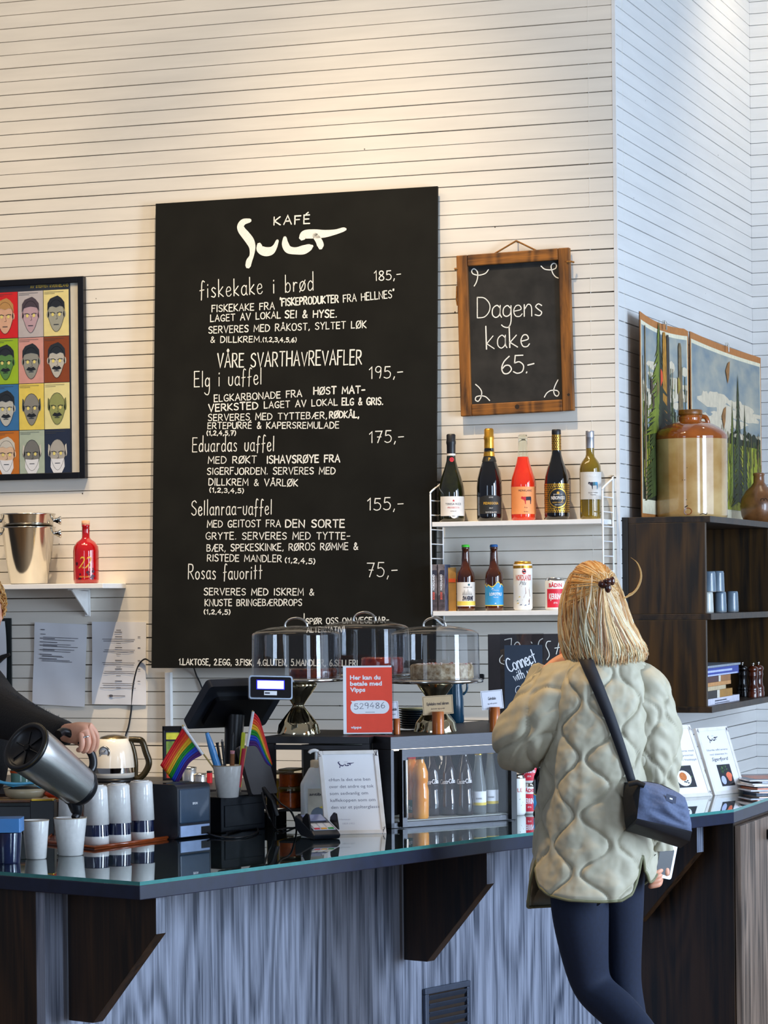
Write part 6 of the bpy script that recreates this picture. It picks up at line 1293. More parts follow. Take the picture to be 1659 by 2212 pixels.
# plates, dark pitcher
m_plate = mat('dark_blue_stoneware', '#14222c', .2, var=.2, coat=.6)
p = on_z(893, 1574, ZTp) ; k = dep(p) / F
for i in range(9):
    o = thing('plate', ('dark blue plate in the stack beside the cake stand', 'uppermost pale-rimmed plate of the dark blue stack')[i == 8], 'plate', (p.x, p.y, ZTp + i * 5.0 * k), 0, 'stacked plates'); mb = MB(); mb.lathe([(20 * k, 0), (24 * k, .8 * k), (33 * k, 4.0 * k), (34 * k, 4.6 * k), (33 * k, 4.8 * k), (24 * k, 2.0 * k), (0, 1.8 * k)], m_plate if i < 8 else mat('pale_stoneware', '#b9b48c', .3), n=40); mb.build('dish', parent=o)
p = on_z(985, 1565, ZTp) + fw * .12; k = dep(p) / F
pt_ = thing('coffee_pitcher', 'dark teal enamel pitcher with handle behind the cake stand', 'pitcher', (p.x, p.y, ZTp), PHI); mt = mat('dark_teal_enamel', '#0e3a52', .25, var=.15, coat=.4)
mb = MB(); mb.lathe([(r * k, z * k) for r, z in ((18, 0), (20, 3), (19, 50), (16, 80), (17, 92), (15, 92), (14, 80))], mt, n=32); mb.build('body', parent=pt_); mb = MB(); mb.tube(smoothpts([(15 * k, 0, 84 * k), (26 * k, 0, 86 * k), (26 * k, 0, 70 * k), (18 * k, 0, 60 * k)], 5), 2.4 * k, mt, n=8); mb.build('handle', parent=pt_)
# red payment sign in acrylic holder
m_vip = mat('coral_red_print', '#f2503a', .45, var=.03)
a = on_z(744, 1588, ZTp); k = dep(a) / F
vs_ = thing('payment_sign', 'red mobile payment sign in clear acrylic stand reading Her kan du betale med Vipps', 'sign', (a.x, a.y, ZTp), PHI)
XV = R('X', -6); w, h = 105 * k, 149 * k
mb = MB(); mb.box((w / 2, .002, h / 2 + .002), (w + .006, .003, h), m_acr, XV); mb.box((w / 2 + .002, .02, .0015), (w + .010, .05, .003), m_acr); mb.build('holder', parent=vs_)
mb = MB(); mb.box((w / 2 - 2 * k, -.0005, h / 2 + .002), (w, .0012, h - .002), m_paper, XV); mb.build('sheet', parent=vs_)
fv = lambda dd: (lambda u, v: tuple(XV @ Vector((u, -.0012 - dd, v))))
mb = MB(); mb.poly([(5 * k, 5 * k), (104 * k, 5 * k), (104 * k, 146 * k), (5 * k, 146 * k)], fv(0), m_vip)
for i, (t, w_) in enumerate((('Her kan du', 66), ('betale med', 69), ('Vipps', 33))): mb.text(t, 13 * k, (120 - 13.2 * i) * k, 9 * k, fv(.0003), m_paper, w=w_ * k, bold=.035)
pill = [((28 + 14.5 * math.cos(PI / 2 + PI * i / 12)) * k, (60 + 14.5 * math.sin(PI / 2 + PI * i / 12)) * k) for i in range(13)] + [((83 + 14.5 * math.cos(-PI / 2 + PI * i / 12)) * k, (60 + 14.5 * math.sin(-PI / 2 + PI * i / 12)) * k) for i in range(13)]
mb.poly(pill, fv(.0003), m_paper); mb.poly([(14 * k, 74 * k), (24 * k, 73 * k), (20 * k, 66 * k)], fv(.00035), m_paper)
handline(mb, '529486', (22 * k, 56 * k), (88 * k, 58 * k), 12 * k, 1.0 * k, fv(.0006), mat('pen_grey', '#6a6a7a', .8), jit=.05); mb.stroke([(46 * k, 49 * k), (66 * k, 49 * k)], .6 * k, fv(.0006), m_ink); mb.text('vipps', 14 * k, 14 * k, 5.5 * k, fv(.0003), m_paper, w=23 * k, bold=.03); mb.build('print', parent=vs_)
# chalkboard and acrylic sign at the back
p = at(1056, 1560, 8.68); k = 8.68 / F
cb = thing('slate_board', 'dark chalkboard with big chalk letters behind the woman\'s shoulder', 'chalkboard', (p.x, p.y, ZTp), PHI); hB = (1289 + .395 * F / 8.68 - 1371) * k; wB = 190 * k
mb = MB(); mb.box((wB / 2, .008, hB / 2), (wB, .014, hB), mat('brown_black_slate', '#1a1214', .6, var=.2)); mb.build('slate', parent=cb, bevel=.001)
mb = MB(); fn = flat(.0003); g = lambda x, y: ((x - 1056) * k, hB - (y - 1371) * k); cs_ = lambda pts: mb.stroke([g(*q) for q in smoothpts(pts, 5)], 1.8 * k, fn, m_chalk)
cs_([(1092, 1383), (1100, 1381), (1107, 1380)]); cs_([(1107, 1380), (1106, 1392), (1104, 1410), (1098, 1425), (1090, 1428)]); cs_([(1112, 1402), (1114, 1392), (1120, 1388), (1125, 1395), (1122, 1410), (1114, 1412), (1112, 1402)]); cs_([(1150, 1396), (1149, 1412)]); cs_([(1149, 1388), (1151, 1391)])
cs_([(1174, 1381), (1167, 1386), (1164, 1398), (1163, 1425)]); cs_([(1191, 1387), (1184, 1388), (1181, 1397), (1186, 1408), (1188, 1418), (1183, 1427)]); cs_([(1211, 1380), (1207, 1400), (1203, 1415)]); cs_([(1200, 1402), (1214, 1400)]); cs_([(1087, 1416), (1081, 1424), (1082, 1432), (1090, 1436)]); mb.build('chalk_lettering', parent=cb)
p = at(1082, 1560, 8.5); k = 8.5 / F; hA = (1289 + .395 * F / 8.5 - 1369) * k
cw = thing('acrylic_sign', 'navy sign reading Connect with us in clear acrylic holder', 'sign', (p.x, p.y, ZTp), PHI)
mb = MB(); mb.box((47 * k, 0, hA / 2), (94 * k, .003, hA), m_acr); mb.box((47 * k, .02, .0015), (94 * k, .06, .003), m_acr); mb.build('holder', parent=cw)
m_navy = mat('navy_print', '#1f2c3c', .45, var=.05)
mb = MB(); mb.box((50 * k, -.0028, hA / 2 - 12 * k), (82 * k, .0012, hA - 27 * k), m_navy); mb.build('sheet', parent=cw)
mb = MB(); fn = flat(-.0038); g2 = lambda x, y: ((x - 1082) * k, hA - (y - 1369) * k)
handline(mb, 'Connect', g2(1101, 1453), g2(1161, 1431), 30 * k, 2.3 * k, fn, m_paper, jit=.0, sp=.10); handline(mb, 'with us!', g2(1113, 1472), g2(1156, 1457), 20 * k, 1.8 * k, fn, m_paper, jit=.0, sp=.10)
q = g2(1121, 1492); mb.stroke([(q[0] + 7 * k * math.cos(a), q[1] + 9 * k * math.sin(a)) for a in [i * PI / 8 for i in range(17)]], 1 * k, fn, m_paper); mb.poly([(q[0] + 3 * k + 3 * k * math.cos(a), q[1] + 3 * k * math.sin(a)) for a in [i * PI / 4 for i in range(8)]], fn, m_paper); mb.build('print', parent=cw)
p = on_y(1040.5, 1462, -.004); mb = MB(); mb.rbox((0, 0, 0), (.018, .008, .021), .005, m_blackp, None, 4, 'y'); tag(mb.build('wall_plug', loc=tuple(p)), 'small black plug on the wall beside the slate chalkboard', 'plug')
# ------------------------------------------------------------------ things on the glass of the bar
ZS = ZG + .0003
def gl(px, py): return on_z(px, py, ZS)
ea = math.atan2(ev.y, ev.x)
m_cupw = mat('white_speckled_stoneware', '#dcdad6', .16, var=.05, scale=90, coat=.7); m_cupn = mat('navy_stoneware', '#141d3c', .14, var=.2, coat=.8); m_rimb = mat('bare_clay_rim', '#9a8a74', .7)
def cupprof(rt_, rb, h): return [(rb * .9, 0), (rb, .002), (rt_ * .99 + rb * .01, h - .002), (rt_, h), (rt_ - .003, h), (rb - .003, .006), (0, .006)]
def tumbler(px, py, rt_, rb, hpx, label, m=m_cupw, name='coffee_cup', group='cups at the front of the bar'):
    p = gl(px, py); k = dep(p) / F; p = p + fw * rb * k
    o = thing(name, label, 'cup', (p.x, p.y, ZS), 0, group); mb = MB(); mb.lathe(cupprof(rt_ * k, rb * k, hpx * k), m, n=40); mb.build('body', parent=o)
    mb = MB(); mb.lathe([((rt_ + .25) * k, (hpx - 1.5) * k), ((rt_ + .25) * k, hpx * k + .0004), ((rt_ - 2.2) * k, hpx * k + .0004)], m_rimb, n=40, cap=False); mb.build('rim', parent=o)
    return o, k, p
tumbler(75, 1857, 29, 22.5, 84, 'white handleless cup at the front left, beside the blue canister')
cup2, kc, pc = tumbler(149.5, 1850, 36, 27, 82, 'larger white cup being filled from the coffee pot')
mb = MB(); mb.lathe([(33 * kc, 66 * kc), (0, 66 * kc)], mat('black_coffee', '#1a0a04', .05, coat=.5), n=32, cap=False); tag(mb.build('coffee', loc=(pc.x, pc.y, ZS)), 'dark coffee in the cup under the pot spout', 'coffee')
# blue canister at the picture edge
p = gl(14, 1864); k = dep(p) / F
o = thing('blue_canister', 'dark blue glazed canister with pale blue lid at bottom left edge', 'canister', (p.x, p.y, ZS), PHI)
mb = MB(); mb.lathe([(29 * k, 0), (30 * k, 3 * k), (34 * k, 66 * k)], m_cupn, n=40); mb.build('body', parent=o); mb = MB(); mb.rbox((-24 * k, 0, 83 * k), (118 * k, 68 * k, 30 * k), 4 * k, mat('steel_blue_plastic', '#3f78b0', .35, var=.05)); mb.build('lid', parent=o, bevel=.001)
# tray with stacks of upside-down cups
m_tray = mat('orange_brown_tray', '#8a3c14', .25, var=.2, scale=20, coat=.5)
tc4 = [gl(96, 1822), gl(204, 1835), gl(362, 1813), gl(300, 1798), gl(120, 1798)]
tp = [(q.x - tc4[0].x, q.y - tc4[0].y) for q in tc4]; mb = MB(); mb.prism(tp, 0, .004, m_tray); cxm = sum(q[0] for q in tp) / 5; cym = sum(q[1] for q in tp) / 5
o = thing('serving_tray', 'orange-brown serving tray under the stacked cups', 'tray', (tc4[0].x, tc4[0].y, ZS)); mb.build('tray_base', parent=o)
mb = MB(); ring = [(x * 1.0, y * 1.0, .0055) for x, y in tp]; ring.append(ring[0]); mb.tube([Vector(q) for q in ring], .004, m_tray, n=8); mb.build('raised_edge', parent=o)
ZTR = ZS + .0042
def inv_cup(label, p, z, k, band, s=1.0):
    o = thing('stacked_cup', label, 'cup', (p.x, p.y, z), 0, 'stacked cups on the tray'); rb, rt2, h = 28 * k * s, 24 * k * s, 84 * k * s
    rr = lambda z_: rb + (rt2 - rb) * z_ / h
    mb = MB(); 
    if band: mb.lathe([(rr(0) - .003, .004), (rr(0) - .003, 0), (rr(0), 0), (rr(18 * k * s), 18 * k * s)], m_cupw, n=36, cap=False); mb.build('rim_glaze', parent=o); mb = MB(); mb.lathe([(rr(18 * k * s), 18 * k * s), (rr(h * .94), h * .94), (rt2 * .9, h), (0, h)], m_cupn, n=36); mb.build('body', parent=o)
    else: mb.lathe([(rr(0) - .003, .03), (rr(0) - .002, 0), (rr(0) + .0006, 0), (rr(h * .95) + .0006, h * .95), (rt2 * .92, h), (0, h)], m_cupw, n=36); mb.build('body', parent=o); mb = MB(); mb.lathe([(rt2 * .7, h), (rt2 * .72, h + .002), (rt2 * .6, h + .002)], m_cupw, n=30, cap=False); mb.build('foot_ring', parent=o)
for px, py, nm in ((304, 1819, 'right stack, beside the printer'), (254, 1825, 'middle stack on the tray'), (206, 1829, 'left stack, under the coffee pot'), (151, 1828, 'shaded stack behind the poured cup')):
    p = gl(px, py); k = dep(p) / F; p = p + fw * 24 * k
    inv_cup('navy-banded upside-down cup at the bottom of the ' + nm, p, ZTR, k, True); inv_cup('white upside-down cup on top of the ' + nm, p, ZTR + 43 * k, k, False)
# dark tumbler, serving bowls, tongs at the left
p = gl(94, 1806); k = dep(p) / F; o = thing('coffee_grinder', 'black square grinder with brass-edged top behind the small white cup', 'grinder', (p.x, p.y, ZS), PHI)
mb = MB(); mb.prism([(-26 * k, -22 * k), (26 * k, -22 * k), (26 * k, 22 * k), (-26 * k, 22 * k)], 0, 78 * k, m_blackp); mb.build('body', parent=o, bevel=.002); mb = MB(); mb.rbox((0, 0, 79.5 * k), (50 * k, 42 * k, 3 * k), 3 * k, mat('brass_edge', '#b8922e', .3, .9)); mb.build('top_rim', parent=o)
p = gl(20, 1800); k = dep(p) / F; o = thing('serving_stand', 'low black serving stand with dark green top at the left edge', 'stand', (p.x, p.y + .10, ZS), PHI)
mb = MB(); mb.box((-12 * k, 0, 30 * k), (150 * k, 120 * k, 56 * k), m_blackp); mb.build('body', parent=o, bevel=.002); mb = MB(); mb.box((-12 * k, 0, 61 * k), (156 * k, 124 * k, 6 * k), mat('dark_green_board', '#161d1e', .5)); mb.build('top', parent=o)
zst = ZS + 64.3 * k; q0 = Vector((p.x, p.y + .10, 0)) - fw * 20 * k
o = thing('wooden_tray', 'thin brown wooden tray on the black stand at the left edge', 'tray', (q0.x, q0.y, zst), PHI); mb = MB(); mb.rbox((10 * k, 14 * k, 3 * k), (140 * k, 76 * k, 5 * k), 10 * k, mat('brown_wood_tray', '#6a3a14', .4, var=.3)); mb.build('board', parent=o); mb = MB(); mb.rbox((10 * k, 14 * k, 6 * k), (142 * k, 78 * k, 2 * k), 10 * k, mat('light_tray_edge', '#a8742c', .4)); mb.build('rim', parent=o)
q1 = q0 + rt * (4 * k) + fw * 10 * k
o = thing('cream_bowl', 'shallow cream bowl on the wooden tray at the left edge', 'bowl', (q1.x, q1.y, zst + 7.3 * k), 0); mb = MB(); mb.lathe([(34 * k, 0), (45 * k, 6 * k), (50 * k, 22 * k), (48 * k, 22 * k), (42 * k, 6 * k), (0, 4 * k)], mat('cream_bowl_glaze', '#b8a888', .3, var=.1), n=40); mb.build('body', parent=o); mb = MB(); mb.lathe([(47 * k, 17 * k), (30 * k, 26 * k), (0, 30 * k)], m_dark, n=30, cap=False); mb.build('contents', parent=o)
o = thing('tongs', 'pale blue tongs lying across the cream bowl', 'tongs', (q1.x, q1.y, zst + 40 * k), PHI); mb = MB(); mb.tube(smoothpts([(-60 * k, -20 * k, 4 * k), (-20 * k, -26 * k, 0), (20 * k, -28 * k, 2 * k), (34 * k, -28 * k, 5 * k), (48 * k, -28 * k, -6 * k), (52 * k, -28 * k, -10 * k)], 5), 4.5 * k, mat('pale_blue_plastic', '#5ab4dc', .3), n=8, flat=.7); mb.build('arm', parent=o); mb = MB(); mb.tube(smoothpts([(-60 * k, -18 * k, 6 * k), (-20 * k, -16 * k, -6 * k), (30 * k, -14 * k, -9 * k), (50 * k, -14 * k, -11 * k)], 5), 3.5 * k, mat('pale_blue_plastic', '#5ab4dc'), n=8); mb.build('arm', parent=o)
q2 = q0 + rt * (70 * k) - fw * 6 * k
o = thing('orange_bowl', 'small glossy orange-red bowl beside the cream bowl', 'bowl', (q2.x, q2.y, zst + 7.3 * k), 0); mb = MB(); mb.lathe([(14 * k, 0), (20 * k, 4 * k), (26 * k, 10 * k), (14 * k, 26 * k), (10 * k, 28 * k), (20 * k, 10 * k), (0, 5 * k)], mat('orange_red_glaze', '#d8380c', .15, var=.15, coat=.7), n=30); mb.build('body', parent=o)
q3 = q0 + fw * 70 * k - rt * 10 * k
o = thing('tall_jar', 'teal glass jar with orange rim at the left edge behind the bowl', 'jar', (q3.x, q3.y, zst + .004), 0); mb = MB(); mb.lathe([(26 * k, 0), (28 * k, 60 * k), (24 * k, 74 * k)], mat('teal_glass', '#6f9a8c', .1, var=.1, coat=.5), n=30); mb.build('body', parent=o); mb = MB(); mb.lathe([(29 * k, 56 * k), (29 * k, 61 * k)], mat('orange_print', '#e2581c', .6), n=30, cap=False); mb.build('rim', parent=o)

# receipt printer and cash box, square to the bar
def corner_thing(name, label, cat, px, py): p = gl(px, py); return thing(name, label, cat, (p.x, p.y, ZS), ea), dep(p) / F
pr, k = corner_thing('receipt_printer', 'black receipt printer with curved side beside the cup stacks', 'printer', 386, 1814)
w, d, h = .135, .17, 118 * k
m_pr = mat('charcoal_plastic', '#22262e', .32, var=.12, scale=30); m_pr2 = mat('daylit_blue_plastic', '#2f4256', .25, var=.08, coat=.4)  # second tone puts the blue daylight on the printer front into its colour
# local x = along bar, y into bar
mb = MB(); mb.rbox((w / 2, d / 2 + .003, h / 2), (w, d, h), .016, m_pr, None, 5, 'x'); mb.build('housing', parent=pr)
mb = MB(); mb.box((w / 2, .004, h * .60), (w - .012, .010, h * .64), m_pr2); mb.build('front_cover', parent=pr, bevel=.004)
mb = MB(); mb.box((w / 2, .0022, h * .14), (w - .016, .006, h * .2), mat('pale_blue_panel', '#9fb4d8', .3)); mb.box((w * .82, .0016, h * .13), (w * .28, .006, h * .14), m_blackp); mb.build('connector_panel', parent=pr)
mb = MB(); mb.box((w / 2, d * .4, h + .001), (w * .7, .012, .004), m_blackp); mb.build('paper_slot', parent=pr)
mb = MB(); mb.text('EPSON', w * .5, h * .62, .006, flat(-.0014), m_paper, w=.020, align='c', bold=.03); mb.build('brand_print', parent=pr)
cbx, k = corner_thing('cash_box', 'black cash box carrying the pen cup behind the printer', 'cash box', 478, 1800)
bw2, bd2, bh2 = .19, .17, 78 * k
mb = MB(); mb.box((bw2 / 2, bd2 / 2, bh2 / 2), (bw2, bd2, bh2), mat('blue_black_metal', '#10161f', .35, .3, var=.15)); mb.build('body', parent=cbx, bevel=.003)
mb = MB(); mb.box((bw2 * .5, -.0015, bh2 * .45), (bw2 * .86, .003, bh2 * .6), mat('blue_black_metal', '#10161f')); mb.build('drawer', parent=cbx, bevel=.002)
zc = ZS + bh2 + .0003
# pen cup
pcu = on_z(491, 1724, zc); k = dep(pcu) / F; pcu = pcu + fw * 22 * k
pc_ = thing('pen_cup', 'white cup crammed with pens on the cash box', 'cup', (pcu.x, pcu.y, zc), 0)
mb = MB(); mb.lathe(cupprof(32 * k, 23.5 * k, 70 * k), m_cupw, n=40); mb.build('body', parent=pc_); mb = MB(); mb.lathe([(32.3 * k, 68.5 * k), (32.3 * k, 70.4 * k), (30 * k, 70.4 * k)], m_rimb, n=40, cap=False); mb.build('rim', parent=pc_)
def stick(name, label, cat, a, b, r, m, group='pens in the cup', dd=0.0, tip=None, rr=None):
    """object standing in the cup from pixel a (top) to pixel b (bottom)"""
    d_ = dep(pcu) + dd; A_, B_ = at(a[0], a[1], d_), at(b[0], b[1], d_ - dd * .7); o = thing(name, label, cat, B_, 0, group)
    mb = MB(); L = A_ - B_; n = len(rr) if rr else 2
    mb.tube([L * (i / (n - 1)) for i in range(n)], [r * q * k for q in (rr or [1, 1])], m, n=10); mb.build('barrel', parent=o)
    if tip: mb = MB(); mb.tube([L * .995, L * 1.0 + L.normalized() * tip[0] * k], [r * k * .9, r * k * tip[1]], tip[2], n=8); mb.build('cap', parent=o)
    return o
stick('box_cutter', 'light blue plastic knife handle leaning in the pen cup', 'knife', (447, 1583), (484, 1700), 8, mat('light_blue_plastic', '#3f92d8', .25, var=.08, coat=.5), 'pens in the cup', -.01, None, [1, 1.1, 1.0, 1.05, 1.0, .8, .5])
stick('pen', 'dark pen beside the blue knife handle in the cup', 'pen', (480, 1602), (490, 1700), 3, m_blackp, dd=.012, tip=(5, .5, m_steel))
stick('pen', 'slim black pen at the back of the cup', 'pen', (503, 1586), (500, 1700), 3, m_blackp, dd=.02, tip=(4, .5, m_blackp))
stick('brush', 'pink and bronze brush in the middle of the pen cup', 'brush', (502, 1628), (500, 1700), 5.5, mat('bronze_ferrule', '#8a5a3a', .3, .6), dd=-.012, tip=(6, 1.0, mat('pink_bristles', '#c88a92', .7)))
stick('marker', 'red marker at right in the pen cup', 'pen', (527, 1618), (516, 1700), 4.5, mat('red_plastic', '#b81830', .3, coat=.3), dd=-.010, tip=(1, .9, m_red))
stick('marker', 'yellow highlighter behind the red marker', 'pen', (526, 1584), (517, 1700), 4.5, mat('yellow_plastic', '#d6e02a', .35), dd=.008, tip=(2, .8, mat('yellow_plastic', '#d6e02a')))
stick('scissors', 'pair of scissors with dark handles in the pen cup', 'scissors', (470, 1610), (486, 1700), 3, m_blackp, dd=.016, tip=(6, 1.4, m_blackp))
m_flag = [mat('flag_' + n_, c, .6, var=.06, scale=60) for n_, c in (('red', '#e4141c'), ('orange', '#f4501c'), ('yellow', '#f4b41c'), ('green', '#18902c'), ('blue', '#1c44c0'), ('violet', '#4a1c70'))]
def flag(label, st, edge_top, edge_bot, dd, wob):
    d_ = dep(pcu) + dd; A_, B_ = at(*st[0], d_), at(*st[1], dep(pcu)); o = thing('rainbow_flag', label, 'flag', B_, 0, 'rainbow flags in the pen cup')
    mb = MB(); mb.tube([Vector((0, 0, 0)), A_ - B_], 1.8 * k, mat('flag_stick', '#c8a860', .5), n=8); mb.build('stick', parent=o)
    mb = MB(); P0 = Vector(at(*edge_top[0], d_)) - B_; P1 = Vector(at(*edge_bot[0], d_)) - B_; mb.tube([P0, P1], 3.2 * k, m_paper, n=8); mb.build('sleeve', parent=o)
    nU = 16; top = smoothpts(edge_top, 6); bot = smoothpts(edge_bot, 6); n_ = min(len(top), len(bot))
    samp = lambda L, t: (L[min(int(t * (len(L) - 1)), len(L) - 2)], t * (len(L) - 1) - min(int(t * (len(L) - 1)), len(L) - 2))
    def ev2(L, t): i = min(int(t * (len(L) - 1)), len(L) - 2); f = t * (len(L) - 1) - i; return (L[i][0] + (L[i + 1][0] - L[i][0]) * f, L[i][1] + (L[i + 1][1] - L[i][1]) * f)
    rows = []
    for j in range(13):
        s_ = j / 12; r_ = []
        for i in range(nU + 1):
            t = i / nU; a_, b_ = ev2(top, t), ev2(bot, t); r_.append(at(a_[0] + (b_[0] - a_[0]) * s_, a_[1] + (b_[1] - a_[1]) * s_, d_ + wob * math.sin(t * 5 + s_ * 2.5) * t) - B_)
        rows.append(r_)
    mb = MB()
    for j in range(12): mb.grid([rows[j], rows[j + 1]], m_flag[j // 2], flip=True)
    c = mb.build('cloth', parent=o); sd = c.modifiers.new('thick', 'SOLIDIFY'); sd.thickness = .0007
flag('rainbow flag leaning left out of the pen cup', ((394, 1566), (471, 1672)), [(396, 1570), (372, 1610), (346, 1653)], [(438, 1630), (408, 1650), (382, 1698)], -.03, .008)
flag('rainbow flag drooping to the right out of the pen cup', ((546, 1535), (519, 1690)), [(547, 1537), (560, 1552), (572, 1590), (580, 1620), (588, 1650)], [(534, 1612), (552, 1612), (562, 1626), (574, 1648), (586, 1657)], -.015, .006)
# till screen (seen from behind), with customer display
d_ = 8.22; mh = (rt * .82 + fw * .57).normalized(); mn = (rt * .57 - fw * .82).normalized()
P0 = at(398, 1567, d_); al = math.atan2(57 / 91, .57); up_ = (zz * math.cos(al) + mn * math.sin(al)).normalized()
mx = Matrix((mh, -(mh.cross(up_)) if (mh.cross(up_)).dot(fw) < 0 else mh.cross(up_), up_)).transposed().to_4x4()
Yl = up_.cross(mh); mx = Matrix((mh, Yl, up_)).transposed().to_4x4(); mx.translation = P0
ts = thing('till_screen', 'black till touchscreen seen from behind, with glowing customer display on an arm', 'till', None, mtx=mx)
sw_, shh = .275, .19
mb = MB(); mb.rbox((sw_ / 2, 0, shh / 2), (sw_, .028, shh), .012, m_pr, None, 4, 'y'); mb.build('screen_housing', parent=ts)
mb = MB(); mb.rbox((sw_ / 2, -.02, shh * .45), (sw_ * .72, .02, shh * .62), .012, m_blackp, None, 4, 'y'); mb.build('rear_cover', parent=ts)
mb = MB(); mb.box((sw_ / 2, .0150, shh / 2), (sw_ - .02, .002, shh - .02), mat('screen_glass_dark', '#0a0c12', .05, coat=1)); mb.build('touch_panel', parent=ts)
inv = mx.inverted(); ft = inv @ (Vector(at(500, 1700, d_)).xy.to_3d() + zz * (ZS + .006)); neck = Vector((sw_ / 2, -.02, shh * .35))
mb = MB(); mb.tube([neck, (neck + ft) / 2 + Vector((0, .01, 0)), ft], [.03, .024, .03], m_blackp, n=12); mb.lathe([(.085, 0), (.085, .006), (.05, .012), (0, .012)], m_blackp, T(ft) @ inv.to_3x3().to_4x4() @ T(0, 0, -.006), n=30); mb.build('stand', parent=ts)
pd = at(585, 1485, 7.93); k = 7.93 / F
cd = bpy.data.objects.new('customer_display', None); COL.objects.link(cd); cd.parent = ts
cd.matrix_parent_inverse = Matrix.Identity(4); cd.matrix_local = mx.inverted() @ (Matrix.Translation(pd) @ Matrix.Rotation(PHI, 4, 'Z'))
X = R('Z', 12) @ R('X', -8) @ R('Y', 2.0)
mb = MB(); mb.rbox((0, .008, 0), (95 * k, .018, 51 * k), 5 * k, mat('silver_bezel', '#a8b4c4', .35, .3), X, 4, 'y'); mb.build('display_housing', parent=cd)
mb = MB(); mb.rbox((0, -.0015, 0), (89 * k, .002, 45 * k), 4 * k, mat('black_glass', '#06070f', .08, coat=.6), X, 4, 'y'); mb.build('display_face', parent=cd)
mb = MB(); mb.box((-1 * k, -.0030, 5.5 * k), (61 * k, .001, 20 * k), mat('lit_blue_edge', '#1c1cff', .5, var=0, emis=2.5), X); mb.box((-1 * k, -.0036, 5.5 * k), (57 * k, .001, 17 * k), mat('lit_display', '#e6e8ff', .5, var=.02, emis=1.6), X); tag(mb.build('lit_screen', parent=cd), 'glowing white-blue display screen')
mb = MB(); mb.box((-1 * k, -.0030, -12.5 * k), (28 * k, .001, 9 * k), m_paper, X); mb.box((-8 * k, -.0036, -12.5 * k), (11 * k, .001, 3 * k), m_ink, X); mb.build('sticker', parent=cd)
e0 = (Matrix.Rotation(-PHI, 4, 'Z') @ Matrix.Translation(-pd)) @ (mx @ Vector((sw_ - .03, -.012, shh * .82)))
mb = MB(); mb.tube(smoothpts([(-.012, .016, -.008), (-.030, .10, -.012), tuple(e0 + Vector((.0, -.06, 0))), tuple(e0)], 5), .007, m_blackp, n=10); mb.build('display_arm', parent=cd)
# grey tablet seen from behind, cables
q = [at(x, y, d__) for x, y, d__ in ((541, 1719, 7.83), (597, 1715, 7.90), (556, 1611, 7.93), (523, 1612, 7.88))]
tX = (q[1] - q[0]); tw = tX.length; tX.normalize(); tU = ((q[3] + q[2]) / 2 - (q[0] + q[1]) / 2); th_ = tU.length; tU = (tU - tX * tU.dot(tX)).normalized(); tY = tU.cross(tX); mx = Matrix((tX, tY, tU)).transposed().to_4x4(); mx.translation = q[0]
tb = thing('payment_tablet', 'dark grey tablet seen from behind, leaning beside the pen cup', 'tablet', None, mtx=mx)
mb = MB(); mb.rbox((tw / 2, 0, th_ / 2), (tw, .016, th_), .008, mat('warm_grey_plastic', '#3c3a3c', .4, var=.08), None, 4, 'y'); mb.build('back_shell', parent=tb)
mb = MB(); mb.box((tw / 2, .009, th_ / 2), (tw - .012, .002, th_ - .012), mat('screen_glass_dark', '#0a0c12')); mb.build('screen', parent=tb)
mb = MB(); mb.tube([(tw * .5, -.006, th_ * .12), (tw * .5, -.03, -.03), (tw * .6, -.02, -.07)], .007, m_blackp, n=8); mb.build('support', parent=tb)
cable('till_cable', 'black cable with glossy loop lying on the glass before the cash box', [gl(440, 1806) + zz * .02, gl(456, 1808) + zz * .006, gl(490, 1812) + zz * .003, gl(530, 1810) + zz * .003, gl(556, 1800) + zz * .004, gl(552, 1790) + zz * .003, gl(520, 1795) + zz * .003, gl(490, 1802) + zz * .003], .0026)
cable('till_cable', 'black cable hanging from the tablet to the glass', [at(566, 1712, 7.8), at(574, 1745, 7.78), at(584, 1772, 7.76), gl(594, 1793) + zz * .003, gl(612, 1796) + zz * .003], .0028)
cable('till_cable', 'black coiled cable between the tablet and the soap bottle', [at(590, 1715, 7.84), at(606, 1735, 7.82), at(628, 1752, 7.80), gl(640, 1788) + zz * .004, gl(620, 1792) + zz * .004, gl(600, 1796) + zz * .004], .003)
p = gl(604, 1782); k = dep(p) / F; o = thing('power_adapter', 'black power adapter brick among the cables on the bar', 'adapter', (p.x, p.y, ZS), ea + .4); mb = MB(); mb.rbox((0, .02, .02), (.10, .055, .04), .006, m_blackp); mb.build('brick', parent=o, bevel=.002); mb = MB(); mb.box((0, .02, .0408), (.05, .03, .0012), mat('grey_rating_label', '#3a3c44', .6)); mb.build('rating_label', parent=o)
# soap bottle
p = gl(679, 1790); k = dep(p) / F
sb = thing('soap_dispenser', 'translucent white pump soap bottle behind the framed quotation', 'soap bottle', (p.x, p.y + .02, ZS), PHI)
m_soap = mat('translucent_white_plastic', '#dfe2e2', .3, var=.04, sub=.2)
secs = []
for hw, hd, z in ((32, 20, 0), (34, 22, 3), (34.5, 22, 95), (33, 21, 100), (17, 14, 128), (13, 12, 132)):
    r_ = min(hw, hd) * .5; pts = []
    for qd, (sx, sy) in enumerate(((1, 1), (-1, 1), (-1, -1), (1, -1))):
        for i in range(5): t = (qd + i / 4) * PI / 2; pts.append(((sx * (hw - r_) + r_ * math.cos(t)) * k, (sy * (hd - r_) + r_ * math.sin(t)) * k, z * k))
    secs.append(pts)
mb = MB(); mb.grid(secs, m_soap, close=True); mb.add(secs[0], [tuple(range(19, -1, -1))], m_soap); mb.add(secs[-1], [tuple(range(20))], m_soap); mb.build('body', parent=sb)
